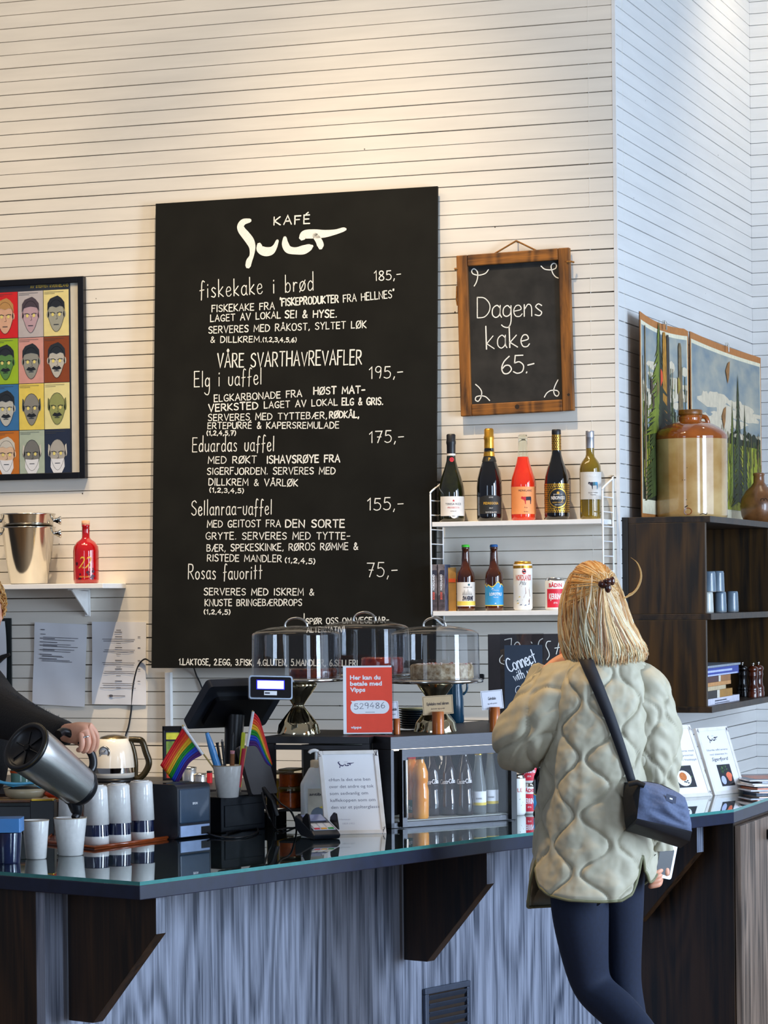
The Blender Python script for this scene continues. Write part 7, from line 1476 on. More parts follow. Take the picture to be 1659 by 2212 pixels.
mb = MB(); mb.lathe([(13 * k, 131 * k), (13 * k, 146 * k), (10 * k, 148 * k), (0, 148 * k)], mat('cream_collar', '#d9c4a4', .4), n=26); mb.build('collar', parent=sb)
mb = MB(); mb.tube([(0, 0, 147 * k), (0, 0, 164 * k)], 3.2 * k, m_soap, n=10); mb.tube(smoothpts([(5 * k, 0, 165 * k), (-3 * k, 0, 168 * k), (-12 * k, 0, 166 * k), (-15 * k, 0, 162 * k)], 4), [4 * k] * 12 + [3 * k], m_white, n=10); mb.build('pump', parent=sb)
mb = MB(); mb.box((4 * k, -22.5 * k, 50 * k), (44 * k, .001, 74 * k), mat('beige_label', '#cfc6b4', .5)); mb.poly([((5 + 17 * math.cos(a)) * k, (30 + 17 * math.sin(a)) * k) for a in [i * PI / 10 for i in range(20)]], flat(-22.5 * k - .0008), mat('slate_print', '#6c7684', .5)); mb.poly([(6 * k, 46 * k), (26 * k, 40 * k), (26 * k, 58 * k)], flat(-22.5 * k - .001), mat('yellow_print', '#e2c64a', .55)); mb.text('antibac', -15 * k, 72 * k, 6 * k, flat(-22.5 * k - .0008), m_ink, w=36 * k, bold=.02); mb.build('label', parent=sb)
# framed quotation
def paint_quote(mb, w, h, fn):
    logo_at(mb, w * .45, h * .83, w * .00044, mat('navy_ink', '#26285a', .7))
    for i, t in enumerate(('«Hun la det ene ben', 'over det andre og tok', 'som sedvanlig om', 'kaffekoppen som om', 'den var et pjolterglass»')): mb.text(t, w * (.135), h * (.635 - i * .082), h * .037, fn, mat('grey_ink', '#6a6c80', .8), w=w * (.69, .735, .63, .74, .80)[i])
    mb.text('Knut Hamsun', w * .13, h * .17, h * .022, fn, mat('pale_grey_print', '#b9bac4'), w=w * .3); mb.text('1859-1952', w * .3, h * .12, h * .02, fn, mat('pale_grey_print', '#b9bac4'), w=w * .2)
table_frame('white framed quotation beside the card terminal on the bar', (703, 1803), (835, 1800), (682, 1628), (811, 1626), ZS, paint_quote, None)
# card terminal
p = gl(737, 1812); k = dep(p) / F
ct = thing('card_terminal', 'black card payment terminal with keypad in front of the framed quotation', 'card terminal', (p.x, p.y, ZS), ea + math.radians(-32))
m_ct = mat('charcoal_plastic', '#22262e'); m_keys = mat('pale_keys', '#c9cfdf', .4)
mb = MB()   # wedge body, long axis along local y
Wd, Ln = .078, .165; sec = [(0, .012), (.02, .022), (Ln * .75, .05), (Ln, .056), (Ln, .02), (Ln * .7, .002), (.01, 0)]
X = Matrix(((0, 0, 1, 0), (1, 0, 0, 0), (0, 1, 0, 0), (0, 0, 0, 1))); mb.prism(sec, -Wd, 0, m_ct, X); mb.build('body', parent=ct, bevel=.004)
sl = math.atan2(.028, Ln * .75 - .02); XK = T(-Wd / 2, .022, .0235) @ R('X', math.degrees(sl))
mb = MB(); mb.box((0, .026, .0006), (Wd - .014, .05, .002), m_keys, XK)
for r_ in range(4):
    for c_2 in range(3): mb.box((-.02 + .02 * c_2, .008 + .0118 * r_, .0022), (.015, .009, .002), m_paper if r_ else mat('key_%d' % c_2, ('#d8243c', '#e8a820', '#28a048')[c_2], .4), XK)
mb.build('keypad', parent=ct)
mb = MB(); mb.box((0, .098, .0012), (Wd - .02, .05, .002), mat('lcd_screen', '#8f98c4', .15, var=.04, coat=.6), XK); mb.build('screen', parent=ct)
for s_ in (-1, 1):
    mb = MB(); shp = [(.0, .0), (.07, .0), (.07, .012), (.045, .034), (.028, .036), (.008, .012)]; Xs = XK @ T(s_ * (Wd / 2 + .001), 0, 0) @ Matrix(((0, 0, 1, 0), (1, 0, 0, 0), (0, 1, 0, 0), (0, 0, 0, 1))); mb.prism(shp, -.002, .002, m_blackp, Xs); mb.build('privacy_shield', parent=ct)
# ------------------------------------------------------------------ people
m_skin = mat('skin', '#d99a7c', .5, var=.06, scale=25, sub=.12, col2='#e0a68a'); m_skinr = mat('flushed_skin', '#d98a70', .5, var=.06, scale=25, sub=.12)
def skin_obj(name, nodes, edges, m, parent=None, base=Vector((0, 0, 0)), root=0, sub=2):
    """continuous surface grown on a jointed skeleton: nodes (position, radius)"""
    me = bpy.data.meshes.new(name); me.from_pydata([tuple(Vector(p) - base) for p, r in nodes], edges, []); me.materials.append(m)
    o = bpy.data.objects.new(name, me); COL.objects.link(o); o.modifiers.new('skin', 'SKIN').use_smooth_shade = True
    sv = me.skin_vertices[0].data
    for i, (p, r) in enumerate(nodes):
        sv[i].radius = (r, r) if not isinstance(r, tuple) else r; sv[i].use_root = i == root
    s_ = o.modifiers.new('sub', 'SUBSURF'); s_.levels = sub; s_.render_levels = sub
    if parent: o.parent = parent
    return o
def chain(nodes, edges, start, pts):
    prev = start
    for p in pts: nodes.append(p); edges.append((prev, len(nodes) - 1)); prev = len(nodes) - 1
    return prev
m_hair = bpy.data.materials.new('strand_hair'); m_hair.use_nodes = True
hn = m_hair.node_tree; hb = hn.nodes['Principled BSDF']; ha = hn.nodes.new('ShaderNodeVertexColor'); ha.layer_name = 'strand'
hns = hn.nodes.new('ShaderNodeTexNoise'); hns.inputs['Scale'].default_value = 60; hm = hn.nodes.new('ShaderNodeMix'); hm.data_type = 'RGBA'; hm.blend_type = 'MULTIPLY'; hm.inputs[0].default_value = .35
hn.links.new(ha.outputs[0], hm.inputs[6]); hn.links.new(hns.outputs[0], hm.inputs[7]); hn.links.new(hm.outputs[2], hb.inputs['Base Color']); hb.inputs['Roughness'].default_value = .42; hb.inputs['Specular IOR Level'].default_value = .35
class Hair(MB):
    def __init__(s): super().__init__(); s.cols = []
    def strand(s, pts, r, c0, c1, n=5, flat=1.0):
        N = len(pts); rr = [r * (.55 + .45 * min(1, i / 2)) * (1 - .85 * max(0, (i / (N - 1) - .72) / .28)) for i in range(N)]
        a = len(s.v); s.tube(pts, rr, m_hair, n=n, cap=False)
        for i in range(N):
            t = i / (N - 1); s.cols += [tuple(c0[j] * (1 - t) + c1[j] * t for j in range(3)) + (1,)] * n
def lerp_tab(tab, y):
    if y <= tab[0][0]: return tab[0][1]
    for (a, va), (b, vb) in zip(tab, tab[1:]):
        if y <= b: t = (y - a) / (b - a); t = t * t * (3 - 2 * t) * .5 + t * .5; return va + (vb - va) * t
    return tab[-1][1]

# ------------------------------------------------------------------ the woman at the bar
DW = 7.28; KW = DW / F
def w(px, py, dy=0.0): return at(px, py, DW + dy)
wb = cam_pt((1290 - PX) / F * DW, DW, 0.0)
woman = thing('person', 'person seen from behind in quilted sage jacket, leaning on the bar with a crossbody bag', 'person', wb)
wd = lambda p: Vector(p) - wb
# continuous body
nd = [(w(1283, 1840, .02), .07), (w(1285, 1760), .085), (w(1288, 1640), .105), (w(1288, 1530), .105), (w(1288, 1465), .085), (w(1283, 1415, .01), .05), (w(1279, 1375, .015), .055), (w(1277, 1320, .02), .078), (w(1276, 1275, .02), .080), (w(1278, 1240, .015), .055)]
ed = [(i, i + 1) for i in range(9)]
face = chain(nd, ed, 7, [(w(1255, 1330, .085), .028), (w(1250, 1333, .105), .012)])
la = chain(nd, ed, 4, [(w(1215, 1480, .01), .055), (w(1150, 1550, .0), .044), (w(1116, 1602, .02), .036), (w(1140, 1540, .13), .032), (w(1186, 1450, .16), .025), (w(1219, 1424, .15), .030)])
for fx_, fy_, fd_ in ((1216, 1400, .16), (1222, 1396, .15), (1230, 1394, .14), (1236, 1396, .125)):
    chain(nd, ed, la, [(w(fx_ - 2, fy_ + 16, fd_ + .01), .0095), (w(fx_, fy_, fd_), .0085), (w(fx_ + 9, fy_ - 10, fd_ - .005), .0075)])
chain(nd, ed, la, [(w(1230, 1420, .13), .011), (w(1240, 1410, .12), .009)])
ra = chain(nd, ed, 4, [(w(1385, 1485, .0), .055), (w(1424, 1590, .0), .042), (w(1428, 1640, .01), .037), (w(1424, 1760, .02), .028), (w(1421, 1840, .02), .024), (w(1419, 1868, .01), .027)])
for i, (x0, y0) in enumerate(((1412, 1884), (1415, 1893), (1414, 1902), (1410, 1911))):
    chain(nd, ed, ra, [(w(1428 - i, y0 - 8 + i, -.012), .0095), (w(1424, y0 - 1, -.026), .0088), (w(1412 - i * 2, y0 + 3, -.030), .0078), (w(1404 - i, y0 + 4, -.020), .0068)])
chain(nd, ed, ra, [(w(1432, 1866, .0), .011), (w(1440, 1880, -.012), .0095), (w(1441, 1894, -.016), .008)])
ll = chain(nd, ed, 0, [(w(1248, 1900, .03), .050), (w(1258, 2020), .044), (w(1276, 2128, .02), .038), (w(1345, 2200, -.05), .036), (w(1430, 2300, -.16), .030), (w(1492, 2376, -.25), .026), (w(1505, 2430, -.24), .028), (w(1500, 2540, -.20), .024)])
rl = chain(nd, ed, 0, [(w(1338, 1900, .05), .042), (w(1348, 2010, .055), .032), (w(1351, 2125, .06), .028), (w(1366, 2210, .05), .028), (w(1388, 2400, .05), .028), (w(1391, 2500, .05), .026), (w(1388, 2548, .12), .026), (w(1384, 2556, .2), .020)])
body = skin_obj('body', nd, ed, m_skin, woman, wb)
# leggings
m_leg = mat('navy_leggings', '#0b1830', .85, var=.15, scale=120, bump=.05)
px_ = lambda r: r * KW
nl_ = [(w(1283, 1830, .04), px_(84)), (w(1250, 1900, .03), px_(68)), (w(1252, 1960, -.005), px_(69)), (w(1259, 2030, -.01), px_(60)), (w(1268, 2095, .01), px_(51)), (w(1280, 2136, .015), px_(47)), (w(1345, 2192, -.05), px_(47)), (w(1425, 2288, -.16), px_(38)), (w(1486, 2368, -.25), px_(27)),
       (w(1342, 1900, .05), px_(60)), (w(1347, 1960, .05), px_(48)), (w(1348, 2030, .055), px_(43)), (w(1349, 2100, .06), px_(39)), (w(1353, 2140, .06), px_(37)), (w(1366, 2210, .05), px_(37)), (w(1384, 2350, .05), px_(31)), (w(1391, 2490, .05), px_(25))]
skin_obj('leggings', nl_, [(0, 1), (1, 2), (2, 3), (3, 4), (4, 5), (5, 6), (6, 7), (7, 8), (0, 9), (9, 10), (10, 11), (11, 12), (12, 13), (13, 14), (14, 15), (15, 16)], m_leg, woman, wb)
m_shoe = mat('white_sneaker', '#c9c9cc', .5)
skin_obj('shoe', [(w(1392, 2510, .05), .040), (w(1390, 2542, .10), .040), (w(1386, 2552, .18), .036), (w(1384, 2556, .235), .026)], [(0, 1), (1, 2), (2, 3)], m_shoe, woman, wb)
skin_obj('shoe', [(w(1500, 2410, -.25), .036), (w(1508, 2470, -.225), .042), (w(1504, 2530, -.20), .038), (w(1498, 2556, -.17), .026)], [(0, 1), (1, 2), (2, 3)], m_shoe, woman, wb)
# jacket
m_jack = mat('sage_quilted_fabric', '#aca791', .62, var=.04, scale=30, bump=.08, col2='#b5b09b')
m_lining = mat('pale_jacket_lining', '#b4b4a4', .7)
JL = [(1404, 1262), (1418, 1240), (1432, 1214), (1450, 1196), (1485, 1184), (1540, 1180), (1600, 1178), (1680, 1172), (1760, 1164), (1840, 1156), (1900, 1146), (1960, 1142)]
JR = [(1404, 1345), (1418, 1368), (1432, 1390), (1450, 1404), (1485, 1414), (1540, 1418), (1600, 1414), (1680, 1406), (1760, 1402), (1800, 1408), (1850, 1424), (1900, 1424), (1960, 1420)]
JB = [(1404, .055), (1418, .075), (1440, .095), (1480, .115), (1540, .128), (1640, .135), (1760, .140), (1860, .150), (1960, .155)]
HEM = [(-180, 1955), (-96, 1960), (-86, 1950), (-78, 1905), (-73, 1856), (-67, 1880), (-55, 1918), (-38, 1936), (-18, 1945), (5, 1948), (22, 1946), (32, 1934), (39, 1905), (44, 1845), (50, 1880), (58, 1906), (72, 1892), (86, 1858), (100, 1880), (180, 1955)]
def ogee(u, v, W_=.084, A_=.031, L_=.150):
    best = 9
    k0 = math.floor(u / W_)
    for kk in (k0 - 1, k0, k0 + 1, k0 + 2):
        s_ = 1 if kk % 2 else -1; x = kk * W_ + s_ * A_ * math.sin(2 * PI * v / L_); dx = s_ * A_ * 2 * PI / L_ * math.cos(2 * PI * v / L_)
        best = min(best, abs(u - x) / math.sqrt(1 + dx * dx))
    return best
def puff(u, v): d = ogee(u, v); return .0085 * (1 - math.exp(-d / .0065)) - .0018 * math.exp(-(d / .0020) ** 2)
def jpoint(t, py, extra=0.0):
    xl, xr, b = lerp_tab(JL, py), lerp_tab(JR, py), lerp_tab(JB, py); cx, a = (xl + xr) / 2, (xr - xl) / 2
    s_, c_ = math.sin(t), math.cos(t); s2 = math.copysign(abs(s_) ** .9, s_); c2 = math.copysign(abs(c_) ** .9, c_)
    a += extra / KW; b2 = (b if c_ > 0 else b * .95) + extra
    return cx + a * s2, -b2 * c2
NT, NV = 264, 250; rows = []
for j in range(NV + 1):
    v = j / NV; r_ = []
    for i in range(NT):
        t = -PI + 2 * PI * i / NT; hem = lerp_tab(HEM, math.degrees(t)); py = 1404 + (hem - 1404) * v
        z = py * KW; u = t * .155
        e = puff(u, z) * min(1, v * 8) + .010 * noise.noise((t * 1.6, z * 5 + t, 3.1)) + .005 * noise.noise((t * 4 + z * 9, z * 13 - t * 3, 7.7))
        e += .0018 * noise.noise((u * 34 + z * 20, z * 30 - u * 22, 1.5)) + .0012 * noise.noise((u * 75, z * 60, 4.4))
        e *= 1 - .5 * max(0, (v - .985) / .015)
        x, dy = jpoint(t, py, e - .002); lean = .02 * math.sin(min(1, v) * 2.2)
        r_.append(wd(w(x, py, dy + lean)))
    rows.append(r_)
jk = MB(); jk.grid(rows, m_jack, close=True, flip=True)
def sleeve(mb, path, nl=110, nc=90, wob=.006, ph=0.0, full=1.0):
    P = smoothpts([tuple(p) for p, r in path], 12); Rr = [q[0] for q in smoothpts([(r, 0, 0) for p, r in path], 12)]
    P = [Vector(p) for p in P]; ln = [0]
    for a, b in zip(P, P[1:]): ln.append(ln[-1] + (b - a).length)
    rows = []; ref = -fw
    for j in range(nl + 1):
        s_ = ln[-1] * j / nl; i = max(q for q in range(len(ln)) if ln[q] <= s_ + 1e-9); i = min(i, len(P) - 2); f = (s_ - ln[i]) / max(1e-9, ln[i + 1] - ln[i])
        p = P[i].lerp(P[i + 1], f); r = Rr[i] + (Rr[i + 1] - Rr[i]) * f; tg = (P[min(i + 2, len(P) - 1)] - P[max(i - 1, 0)]).normalized()
        a = (ref - tg * ref.dot(tg)).normalized(); ref = a; b = tg.cross(a); r_ = []
        for c in range(nc):
            t = 2 * PI * c / nc; e = puff(t * .08 + ph, s_) + wob * noise.noise((t * 1.5, s_ * 16 + math.sin(t) * 2, ph + 4)) + wob * .8 * noise.noise((s_ * 30 + math.cos(t) * 3, t * 1.2, ph)) + .0022 * noise.noise((t * 3.5 + s_ * 18, s_ * 34 - t * 2, ph + 9))
            r_.append(wd(p + (a * math.cos(t) + b * math.sin(t)) * (r + e - .004)))
        rows.append(r_)
    mb.grid(rows, m_jack, close=True)
    for r_, fl in ((rows[0], True), (rows[-1], False)):
        c = sum((Vector(q) for q in r_), Vector()) / nc; mb.add(r_ + [tuple(c)], [((i + 1) % nc, i, nc) if fl else (i, (i + 1) % nc, nc) for i in range(nc)], m_jack, True)
sleeve(jk, [(w(1262, 1478, .0), px_(54)), (w(1222, 1496, .0), px_(66)), (w(1168, 1548, .0), px_(68)), (w(1132, 1592, .02), px_(62)), (w(1126, 1612, .06), px_(54)), (w(1140, 1570, .12), px_(48)), (w(1172, 1480, .17), px_(36)), (w(1188, 1448, .165), px_(28))], ph=.3, wob=.009)
sleeve(jk, [(w(1350, 1480, .01), px_(50)), (w(1385, 1496, .0), px_(58)), (w(1408, 1570, -.01), px_(55)), (w(1413, 1640, -.005), px_(52)), (w(1415, 1720, .01), px_(46)), (w(1418, 1800, .015), px_(38)), (w(1419, 1836, .015), px_(34))], ph=1.1, wob=.011)
jk.build('quilted_jacket', parent=woman)
col_ = MB(); col_.tube([wd(w(1303 + 46 * math.sin(a), 1409 + 3 * math.cos(a), -.062 * math.cos(a))) for a in [i * 2 * PI / 24 for i in range(25)]], .008, m_jack, n=8); col_.build('collar', parent=woman)
bd = MB(); bd.tube([rows_ for rows_ in rows[-1]] + [rows[-1][0]], .0042, mat('olive_binding', '#6f6f52', .7), n=6, cap=False); bd.build('hem_binding', parent=woman)
# bag and strap
m_strap = mat('navy_webbing', '#10141f', .7, var=.2, scale=200); m_bagf = mat('slate_blue_canvas', '#55617e', .75, var=.12, scale=160, bump=.15); m_bags = mat('black_canvas', '#0d0e12', .7, var=.2, scale=160); m_bagb = mat('dark_bag_base', '#171a22', .6, var=.15)
bagp = w(1420, 1830, -.1); bag = thing('crossbody_bag', 'slate blue crossbody bag with black side hanging at the person\'s right hip', 'bag', bagp)
bw_ = lambda p: Vector(p) - bagp
FTL, FTR, FBR, FBL = w(1384, 1692, -.175), w(1480, 1722, -.150), w(1495, 1796, -.155), w(1376, 1768, -.185)
BTL, BTR, BBR, BBL = w(1347, 1690, -.115), w(1452, 1712, -.085), w(1470, 1826, -.095), w(1352, 1790, -.115)
def quad(mb, a, b, c, d, m, n=12, bulge=.012, seed=0, wr=.004):
    nrm = ((b - a).cross(d - a)).normalized(); rows = []
    for j in range(n + 1):
        r_ = []
        for i in range(n + 1):
            u, v = i / n, j / n; p = (a * (1 - u) + b * u) * (1 - v) + (d * (1 - u) + c * u) * v
            e = (16 * u * (1 - u) * v * (1 - v)) ** .5; r_.append(bw_(p + nrm * (bulge * e + wr * e * noise.noise((u * 3, v * 6 + u * 2, seed)))))
        rows.append(r_)
    mb.grid(rows, m)
mb = MB(); quad(mb, FBL, FBR, FTR, FTL, m_bagf, 18, .012, 1, .012); quad(mb, FBR, BBR, BTR, FTR, m_bagf, seed=2); quad(mb, FTL, FTR, BTR, BTL, m_bagf, seed=3); quad(mb, BBR, BBL, BTL, BTR, m_bags, seed=5); mb.build('pouch', parent=bag)
mb = MB(); quad(mb, BBL, FBL, FTL, BTL, m_bags, seed=4); mb.build('side_gusset', parent=bag)
mb = MB(); G_ = zz * -.018
FBL2, FBR2, BBR2, BBL2 = FBL + G_ * .6 + (BBL - FBL) * .15, FBR + G_ * 1.0 + (BBR - FBR) * .2, BBR + G_ * .4, BBL + G_ * .3
quad(mb, FBL2, FBR2, FBR, FBL, m_bagb, 8, .002, 6, .001); quad(mb, BBL2, BBR2, FBR2, FBL2, m_bagb, 8, .002, 7, .001); quad(mb, FBR2, BBR2, BBR, FBR, m_bagb, 8, .002, 8, .001); quad(mb, BBL2, FBL2, FBL, BBL, m_bagb, 8, .002, 9, .001); quad(mb, BBR2, BBL2, BBL, BBR, m_bagb, 8, .002, 10, .001); mb.build('bag_base', parent=bag)
mb = MB(); zp = [FTL.lerp(FTR, t) + (BTL - FTL).lerp(BTR - FTR, t) * .4 + zz * (.012 * math.sin(PI * t)) for t in [i / 8 for i in range(9)]]; mb.tube([bw_(p) for p in zp], .0035, m_bags, n=6); mb.build('zipper', parent=bag)
la_ = FTL.lerp(FTR, .62) * .80 + FBL.lerp(FBR, .62) * .20; lX = (FTR - FTL).normalized(); lZ = (FTL - FBL).normalized(); lN = lX.cross(lZ).normalized(); lN = lN if lN.dot(fw) < 0 else -lN
mb = MB(); q = [la_ + lX * a + lZ * b + lN * .0165 for a, b in ((-.014, -.009), (.014, -.009), (.014, .009), (-.014, .009))]; mb.add([bw_(p) for p in q], [(0, 1, 2, 3)], mat('navy_label', '#27324e', .5)); q = [la_ + lX * a + lZ * b + lN * .0172 for a, b in ((-.004, -.002), (.004, -.002), (.004, .002), (-.004, .002))]; mb.add([bw_(p) for p in q], [(0, 1, 2, 3)], m_paper); mb.build('label_tag', parent=bag)
sp_ = []
for i in range(25):
    s_ = i / 24; x = 1262 + (1366 - 1262) * s_ ** 1.02 + 6 * math.sin(PI * s_); y = 1416 + (1692 - 1416) * s_; xl, xr, b = lerp_tab(JL, y), lerp_tab(JR, y), lerp_tab(JB, y); sn = max(-.97, min(.97, (x - (xl + xr) / 2) / ((xr - xl) / 2)))
    dy = -(b * math.sqrt(1 - abs(sn) ** 2.1) + .014 + .045 * max(0, s_ - .55) ** 1.0) + .02 * math.sin((y - 1404) / 540 * 2.2); hw = 14.5 - 5.5 * s_; sp_.append((x, y, dy, hw))
L_, R__ = [], []
for i, (x, y, dy, hw) in enumerate(sp_):
    a, b = sp_[max(0, i - 1)], sp_[min(24, i + 1)]; tx, ty = b[0] - a[0], b[1] - a[1]; n_ = math.hypot(tx, ty); nx, ny = -ty / n_, tx / n_; L_.append(bw_(w(x + nx * hw, y + ny * hw, dy))); R__.append(bw_(w(x - nx * hw, y - ny * hw, dy)))
mb = MB(); mb.grid([L_, R__], m_strap); so = mb.build('strap', parent=bag); sd = so.modifiers.new('t', 'SOLIDIFY'); sd.thickness = .003; sd.offset = 0
mb = MB(); mb.tube([bw_(w(1358, 1694, -.175)), bw_(w(1376, 1690, -.18)), bw_(w(1392, 1697, -.18))], .007, m_bags, n=8); mb.build('strap_loop', parent=bag)
# phone in the right hand
ph_ = w(1438, 1856, -.012); fo = thing('phone', 'phone with white case in the person\'s lowered right hand', 'phone', None, mtx=Matrix.Translation(ph_) @ R('Z', math.degrees(PHI) + 28) @ R('Y', 14))
mb = MB(); mb.rbox((0, 0, 0), (.052, .009, .100), .007, mat('white_phone_case', '#e4e6ea', .4), None, 4, 'y'); mb.build('case', parent=fo); mb = MB(); mb.rbox((-.004, -.0052, -.006), (.044, .0012, .070), .005, m_blackp, None, 4, 'y'); mb.build('screen', parent=fo)
# hair
HL = [(1211, 1272), (1216, 1256), (1225, 1245), (1240, 1234), (1260, 1225), (1285, 1217), (1310, 1212), (1345, 1210), (1380, 1211), (1412, 1217), (1432, 1228)]
HR = [(1211, 1284), (1216, 1302), (1225, 1315), (1240, 1326), (1260, 1335), (1285, 1344), (1310, 1352), (1340, 1362), (1370, 1377), (1395, 1389), (1415, 1392), (1432, 1386)]
HD = [(1211, .012), (1216, .05), (1225, .072), (1240, .092), (1265, .108), (1310, .114), (1350, .110), (1390, .108), (1432, .116)]
rnd = random.Random(21)
base_cols = [(.46, .21, .05), (.60, .33, .10), (.70, .45, .19), (.76, .56, .32), (.30, .13, .035), (.82, .66, .46)]
def hp(th, y, sc=1.0):
    l, r, d = lerp_tab(HL, y), lerp_tab(HR, y), lerp_tab(HD, y); return w((l + r) / 2 + (r - l) / 2 * sc * math.sin(th), y, .02 - d * sc * math.cos(th))
hr = Hair()
cap_rows = [[wd(hp(-PI + 2 * PI * i / 40, y, .90)) for i in range(40)] for y in [1211 + 3 * j for j in range(70)]]
o0 = len(hr.v); hr.grid(cap_rows, m_hair, close=True, flip=True); hr.cols += [(.34, .17, .06, 1)] * (len(hr.v) - o0)
for i in range(1150):
    th = rnd.uniform(-1.75, 1.75); y0 = rnd.uniform(1236, 1300); y1 = 1434 - 16 * abs(th + .1) ** 1.5 * .5 + rnd.uniform(-22, 10); sc = rnd.uniform(.90, 1.05); dr_ = rnd.gauss(.04, .16); ph0 = rnd.uniform(0, 6.28); am = rnd.uniform(.02, .11); N = 15
    clump = .09 * math.sin(th * 15 + 1)
    pts = []
    for j in range(N):
        s_ = j / (N - 1); y = y0 + (y1 - y0) * s_; t2 = th + dr_ * s_ + am * math.sin(ph0 + s_ * 5) + clump * s_ * s_; flick = 1 + .07 * max(0, s_ - .8) / .2 * (th > .6)
        pts.append(wd(hp(t2, y, sc * flick)))
    c = base_cols[4] if rnd.random() < .05 else rnd.choice(base_cols[:4] + base_cols[5:]); d = tuple(min(.9, q * 1.25 + .08) for q in c); hr.strand(pts, rnd.uniform(.0014, .0032), tuple(q * .85 for q in c), d, n=5)
TX, TY = 1311, 1262
for i in range(520):                     # swept back from the hairline to the clip
    a = math.radians(rnd.uniform(-25, 205)); rr = rnd.uniform(.55, 1.0) if rnd.random() < .5 else 1.0; N = 11; sc = rnd.uniform(.985, 1.045); tx, ty = TX + rnd.gauss(0, 4), TY + rnd.gauss(0, 4)
    sx, sy = 1277 + 60 * rr * math.cos(a), 1285 - 74 * rr * math.sin(a); pts = []
    for j in range(N):
        s_ = j / (N - 1); x = sx + (tx - sx) * s_; y = sy + (ty - sy) * s_ - 12 * math.sin(PI * s_) * max(0, math.sin(a)) * .6; y = max(1211.5, y); l, r, d = lerp_tab(HL, y), lerp_tab(HR, y), lerp_tab(HD, y); sn = max(-1, min(1, (x - (l + r) / 2) / ((r - l) / 2))); th = math.asin(sn); pts.append(wd(hp(th, y, sc)))
    c = rnd.choice(base_cols[:4]); hr.strand(pts, rnd.uniform(.0013, .0026), c, c, n=4)
for i in range(170):                     # tail below the clip
    th1 = rnd.uniform(-.25, 1.35); y1 = rnd.uniform(1405, 1440); N = 12; sc = rnd.uniform(1.02, 1.075); pts = []; th0 = .42 + rnd.gauss(0, .06)
    for j in range(N): s_ = j / (N - 1); pts.append(wd(hp(th0 + (th1 - th0) * s_ ** .8, 1266 + (y1 - 1266) * s_, sc)))
    c = rnd.choice(base_cols[1:]); hr.strand(pts, rnd.uniform(.0013, .0024), c, tuple(min(.92, q * 1.2 + .1) for q in c), n=4)
for i in range(9):                       # loose lock standing out on the right
    e = rnd.uniform(-2, 2); hr.strand([wd(w(x + e + rnd.uniform(-1, 1) * (q == 4) * 4, y + e * .6, -.03)) for q, (x, y) in enumerate(smoothpts([(1340, 1296), (1358, 1288), (1374, 1276), (1384, 1256), (1385, 1236), (1377, 1216), (1364, 1205)], 3))], .0011, base_cols[2], base_cols[1], n=4)
hr.build('hair', parent=woman)
cl = MB(); m_clip = mat('tortoise_clip', '#2a120c', .2, var=.5, scale=80, coat=.6, col2='#4a1c10')
for x, y, dd, r, s3 in ((1303, 1262, -.115, .013, (1.1, .7, .9)), (1312, 1256, -.12, .011, (1, .8, .8)), (1322, 1255, -.105, .010, (.8, .8, 1.2)), (1313, 1270, -.118, .010, (.9, .8, 1.3))): cl.ball(wd(w(x, y, dd)), r, m_clip, n=10, sc=s3)
cl.build('hair_clip', parent=woman)
er = MB(); er.ball(wd(w(1212, 1318, .03)), .016, m_skinr, n=12, sc=(.45, .8, 1.5)); er.build('ear', parent=woman)

# ------------------------------------------------------------------ the barista at the left edge
DBr = 7.95
def b(px, py, d=DBr): return at(px, py, d)
bb0 = cam_pt((-95 - PX) / F * 8.25, 8.25, 0.0)
bar_p = thing('person', 'person in black sweater at the left edge pouring from a steel coffee pot', 'person', bb0); bd_ = lambda p: Vector(p) - bb0
nd = [(cam_pt((-95 - PX) / F * 8.2, 8.2, .95), .12), (cam_pt((-92 - PX) / F * 8.15, 8.15, 1.10), .115), (b(-85, 1540, 8.05), .12), (b(-80, 1460, 7.98), .10), (b(-68, 1412, 7.95), .052), (b(-58, 1370, 7.93), .058), (b(-52, 1325, 7.92), .080), (b(-52, 1290, 7.93), .078), (b(-54, 1262, 7.94), .05)]
ed = [(i, i + 1) for i in range(8)]
nd.append((b(-10, 1335, 7.85), .020)); ed.append((6, 9)); nd.append((b(2, 1338, 7.83), .011)); ed.append((9, 10))
ar = chain(nd, ed, 3, [(b(-28, 1500, 7.85), .055), (b(40, 1556, 7.60), .042), (b(100, 1574, 7.38), .034), (b(146, 1584, 7.22), .026), (b(160, 1584, 7.19), .030), (b(174, 1583, 7.17), .032)])
dH = 7.165
for pts in ([(196, 1568, .0), (209, 1588, .004), (209, 1610, .012), (202, 1624, .018)], [(192, 1573, -.012), (203, 1597, -.014), (199, 1618, -.006), (189, 1626, .004)], [(186, 1580, -.022), (192, 1604, -.024), (186, 1621, -.014), (177, 1624, -.002)], [(176, 1587, -.026), (178, 1607, -.028), (174, 1620, -.018), (167, 1620, -.006)]):
    chain(nd, ed, ar, [(b(x, y, dH + dd), .0105 if q == 0 else .0092 - .0008 * q) for q, (x, y, dd) in enumerate(pts)])
chain(nd, ed, ar - 1, [(b(166, 1598, dH + .03), .0125), (b(178, 1608, dH + .034), .0105), (b(188, 1612, dH + .03), .009)])
nl1 = chain(nd, ed, 0, [(cam_pt((-130 - PX) / F * 8.25, 8.22, .86), .08), (cam_pt((-130 - PX) / F * 8.25, 8.25, .48), .055), (cam_pt((-130 - PX) / F * 8.25, 8.3, .09), .035), (cam_pt((-130 - PX) / F * 8.25, 8.18, .035), .032)])
